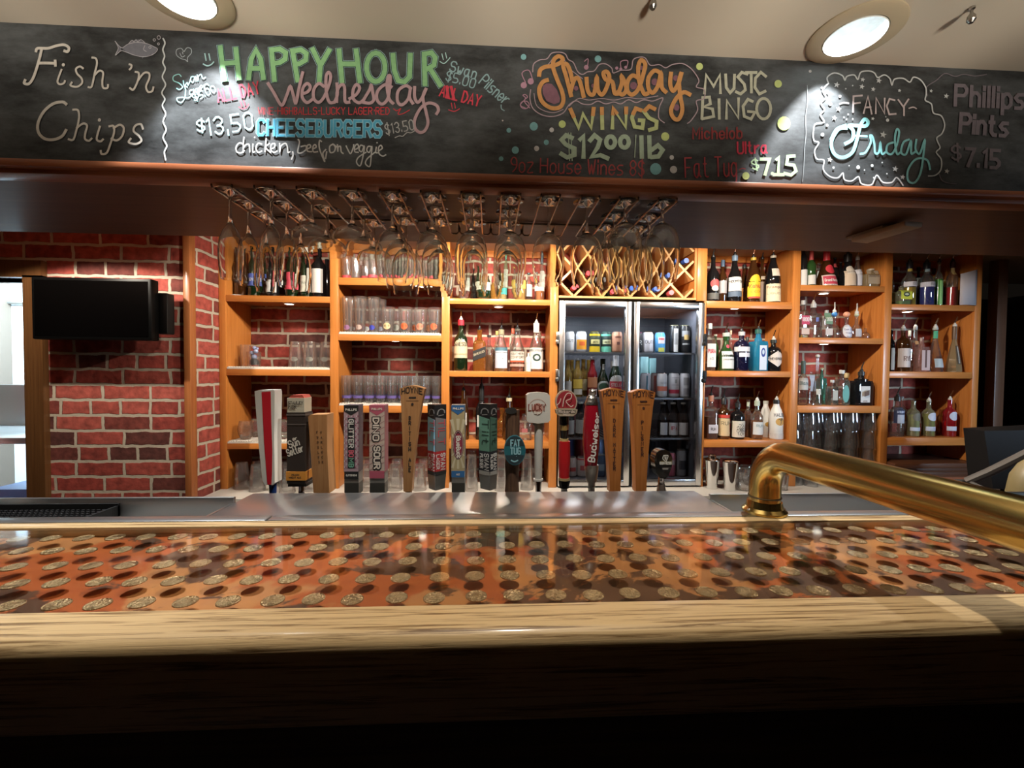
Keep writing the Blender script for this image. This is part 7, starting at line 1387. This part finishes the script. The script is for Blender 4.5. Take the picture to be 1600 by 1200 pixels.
t2 = thing('speed_rail', 'steel bottle rail under the working side of the bar at right', 'rail', (jx, 1.0, -.42)); obj('tray', MB().box(-.75, .5, -.09, .09, -.012, -.0005).box(-.75, .5, .085, .09, -.0005, .05), M_STEEL, t2); obj('support', MB().box(-.70, -.66, -.05, .05, FLOOR+.42+.002, -.012), M_STEEL, t2); obj('support', MB().box(.40, .44, -.05, .05, FLOOR+.42+.002, -.012), M_STEEL, t2)
b0 = onY(1352, 771, 1.00)
t = thing('spray_spout', 'small black and steel spout hanging below the brass rail', 'spout', (b0.x, 1.0, -.42))
zz = b0.z+.42
obj('riser', MB().tube([(.02, .03, .0), (.02, .03, zz-.02), (.012, .02, zz+.006), (0, .0, zz+.010)], .006, 10), M_CHROME, t)
obj('head', MB().cbox(-.024, .022, -.012, .012, zz, zz+.022, .005), M_BLACK, t); obj('nozzle', MB().lathe([(.007, -.030), (.009, -.012), (.009, .002)], 12, (.0, 0, zz)), M_CHROME, t)
p = onY(1600, 670, 2.6); tag(obj('wall_notice', MB().cbox(-.05, .12, -.003, .003, -.09, .03, .001), mat('mint_notice', (.10, .22, .19), .6), None, (p.x, 4.09, onY(1600, 670, 4.09).z)), 'small mint green notice in the dark room at the far right', 'notice')

# ------------------------------------------------------------------ stand the glassware clear of each other on its shelf
BAYS = [(p[0]+p[1], q[0]-q[1]) for P_ in (POSTS_L, POSTS_R) for p, q in zip(P_, P_[1:])]
FR = [(FX0+.022, .825), (.866, FX1-.022)]
def bay(x, fridge):
    for a_, b_ in (FR if fridge else BAYS):
        if a_-.03 <= x <= b_+.03: return (a_, b_)
    return None
BX = {id(r): bay(r[0].location.x, FX0 < r[0].location.x < FX1) for r in REG}
for it in range(80):
    worst = 0
    for i in range(len(REG)):
        A_ = REG[i]
        for j in range(i+1, len(REG)):
            B_ = REG[j]
            if A_[2]+A_[3] < B_[2]+.001 or B_[2]+B_[3] < A_[2]+.001: continue
            dx = A_[0].location.x-B_[0].location.x
            if abs(dx) > .14: continue
            dy = A_[0].location.y-B_[0].location.y; d = hypot(dx, dy); m = A_[1]+B_[1]+.0006-d
            if m <= 0: continue
            worst = max(worst, m); ux, uy = (dx/d*.7, dy/d) if d > 1e-5 else (.3, 1)
            if abs(uy) < .3: uy = .45 if dy >= 0 else -.45
            for R_, s_ in ((A_, .5), (B_, -.5)): R_[0].location.x += ux*m*s_; R_[0].location.y += uy*m*s_
    for R_ in REG:
        L = R_[0].location; b_ = BX[id(R_)]
        if b_: L.x = min(max(L.x, b_[0]+R_[1]+.001), b_[1]-R_[1]-.001)
        if FX0 < L.x < FX1: L.y = min(max(L.y, YS+.078+R_[1]), YS+.525-R_[1])
        else: L.y = min(max(L.y, (2.345 if R_[2] < -.6 else YS+.002)+R_[1]), YBACK-.004-R_[1])
print('packing residue', worst)
# ------------------------------------------------------------------ lift everything so the floor lies at zero
for o in list(SC.objects):
    if o.parent is None: o.matrix_world = Matrix.Translation((0, 0, CAM_H)) @ o.matrix_basis
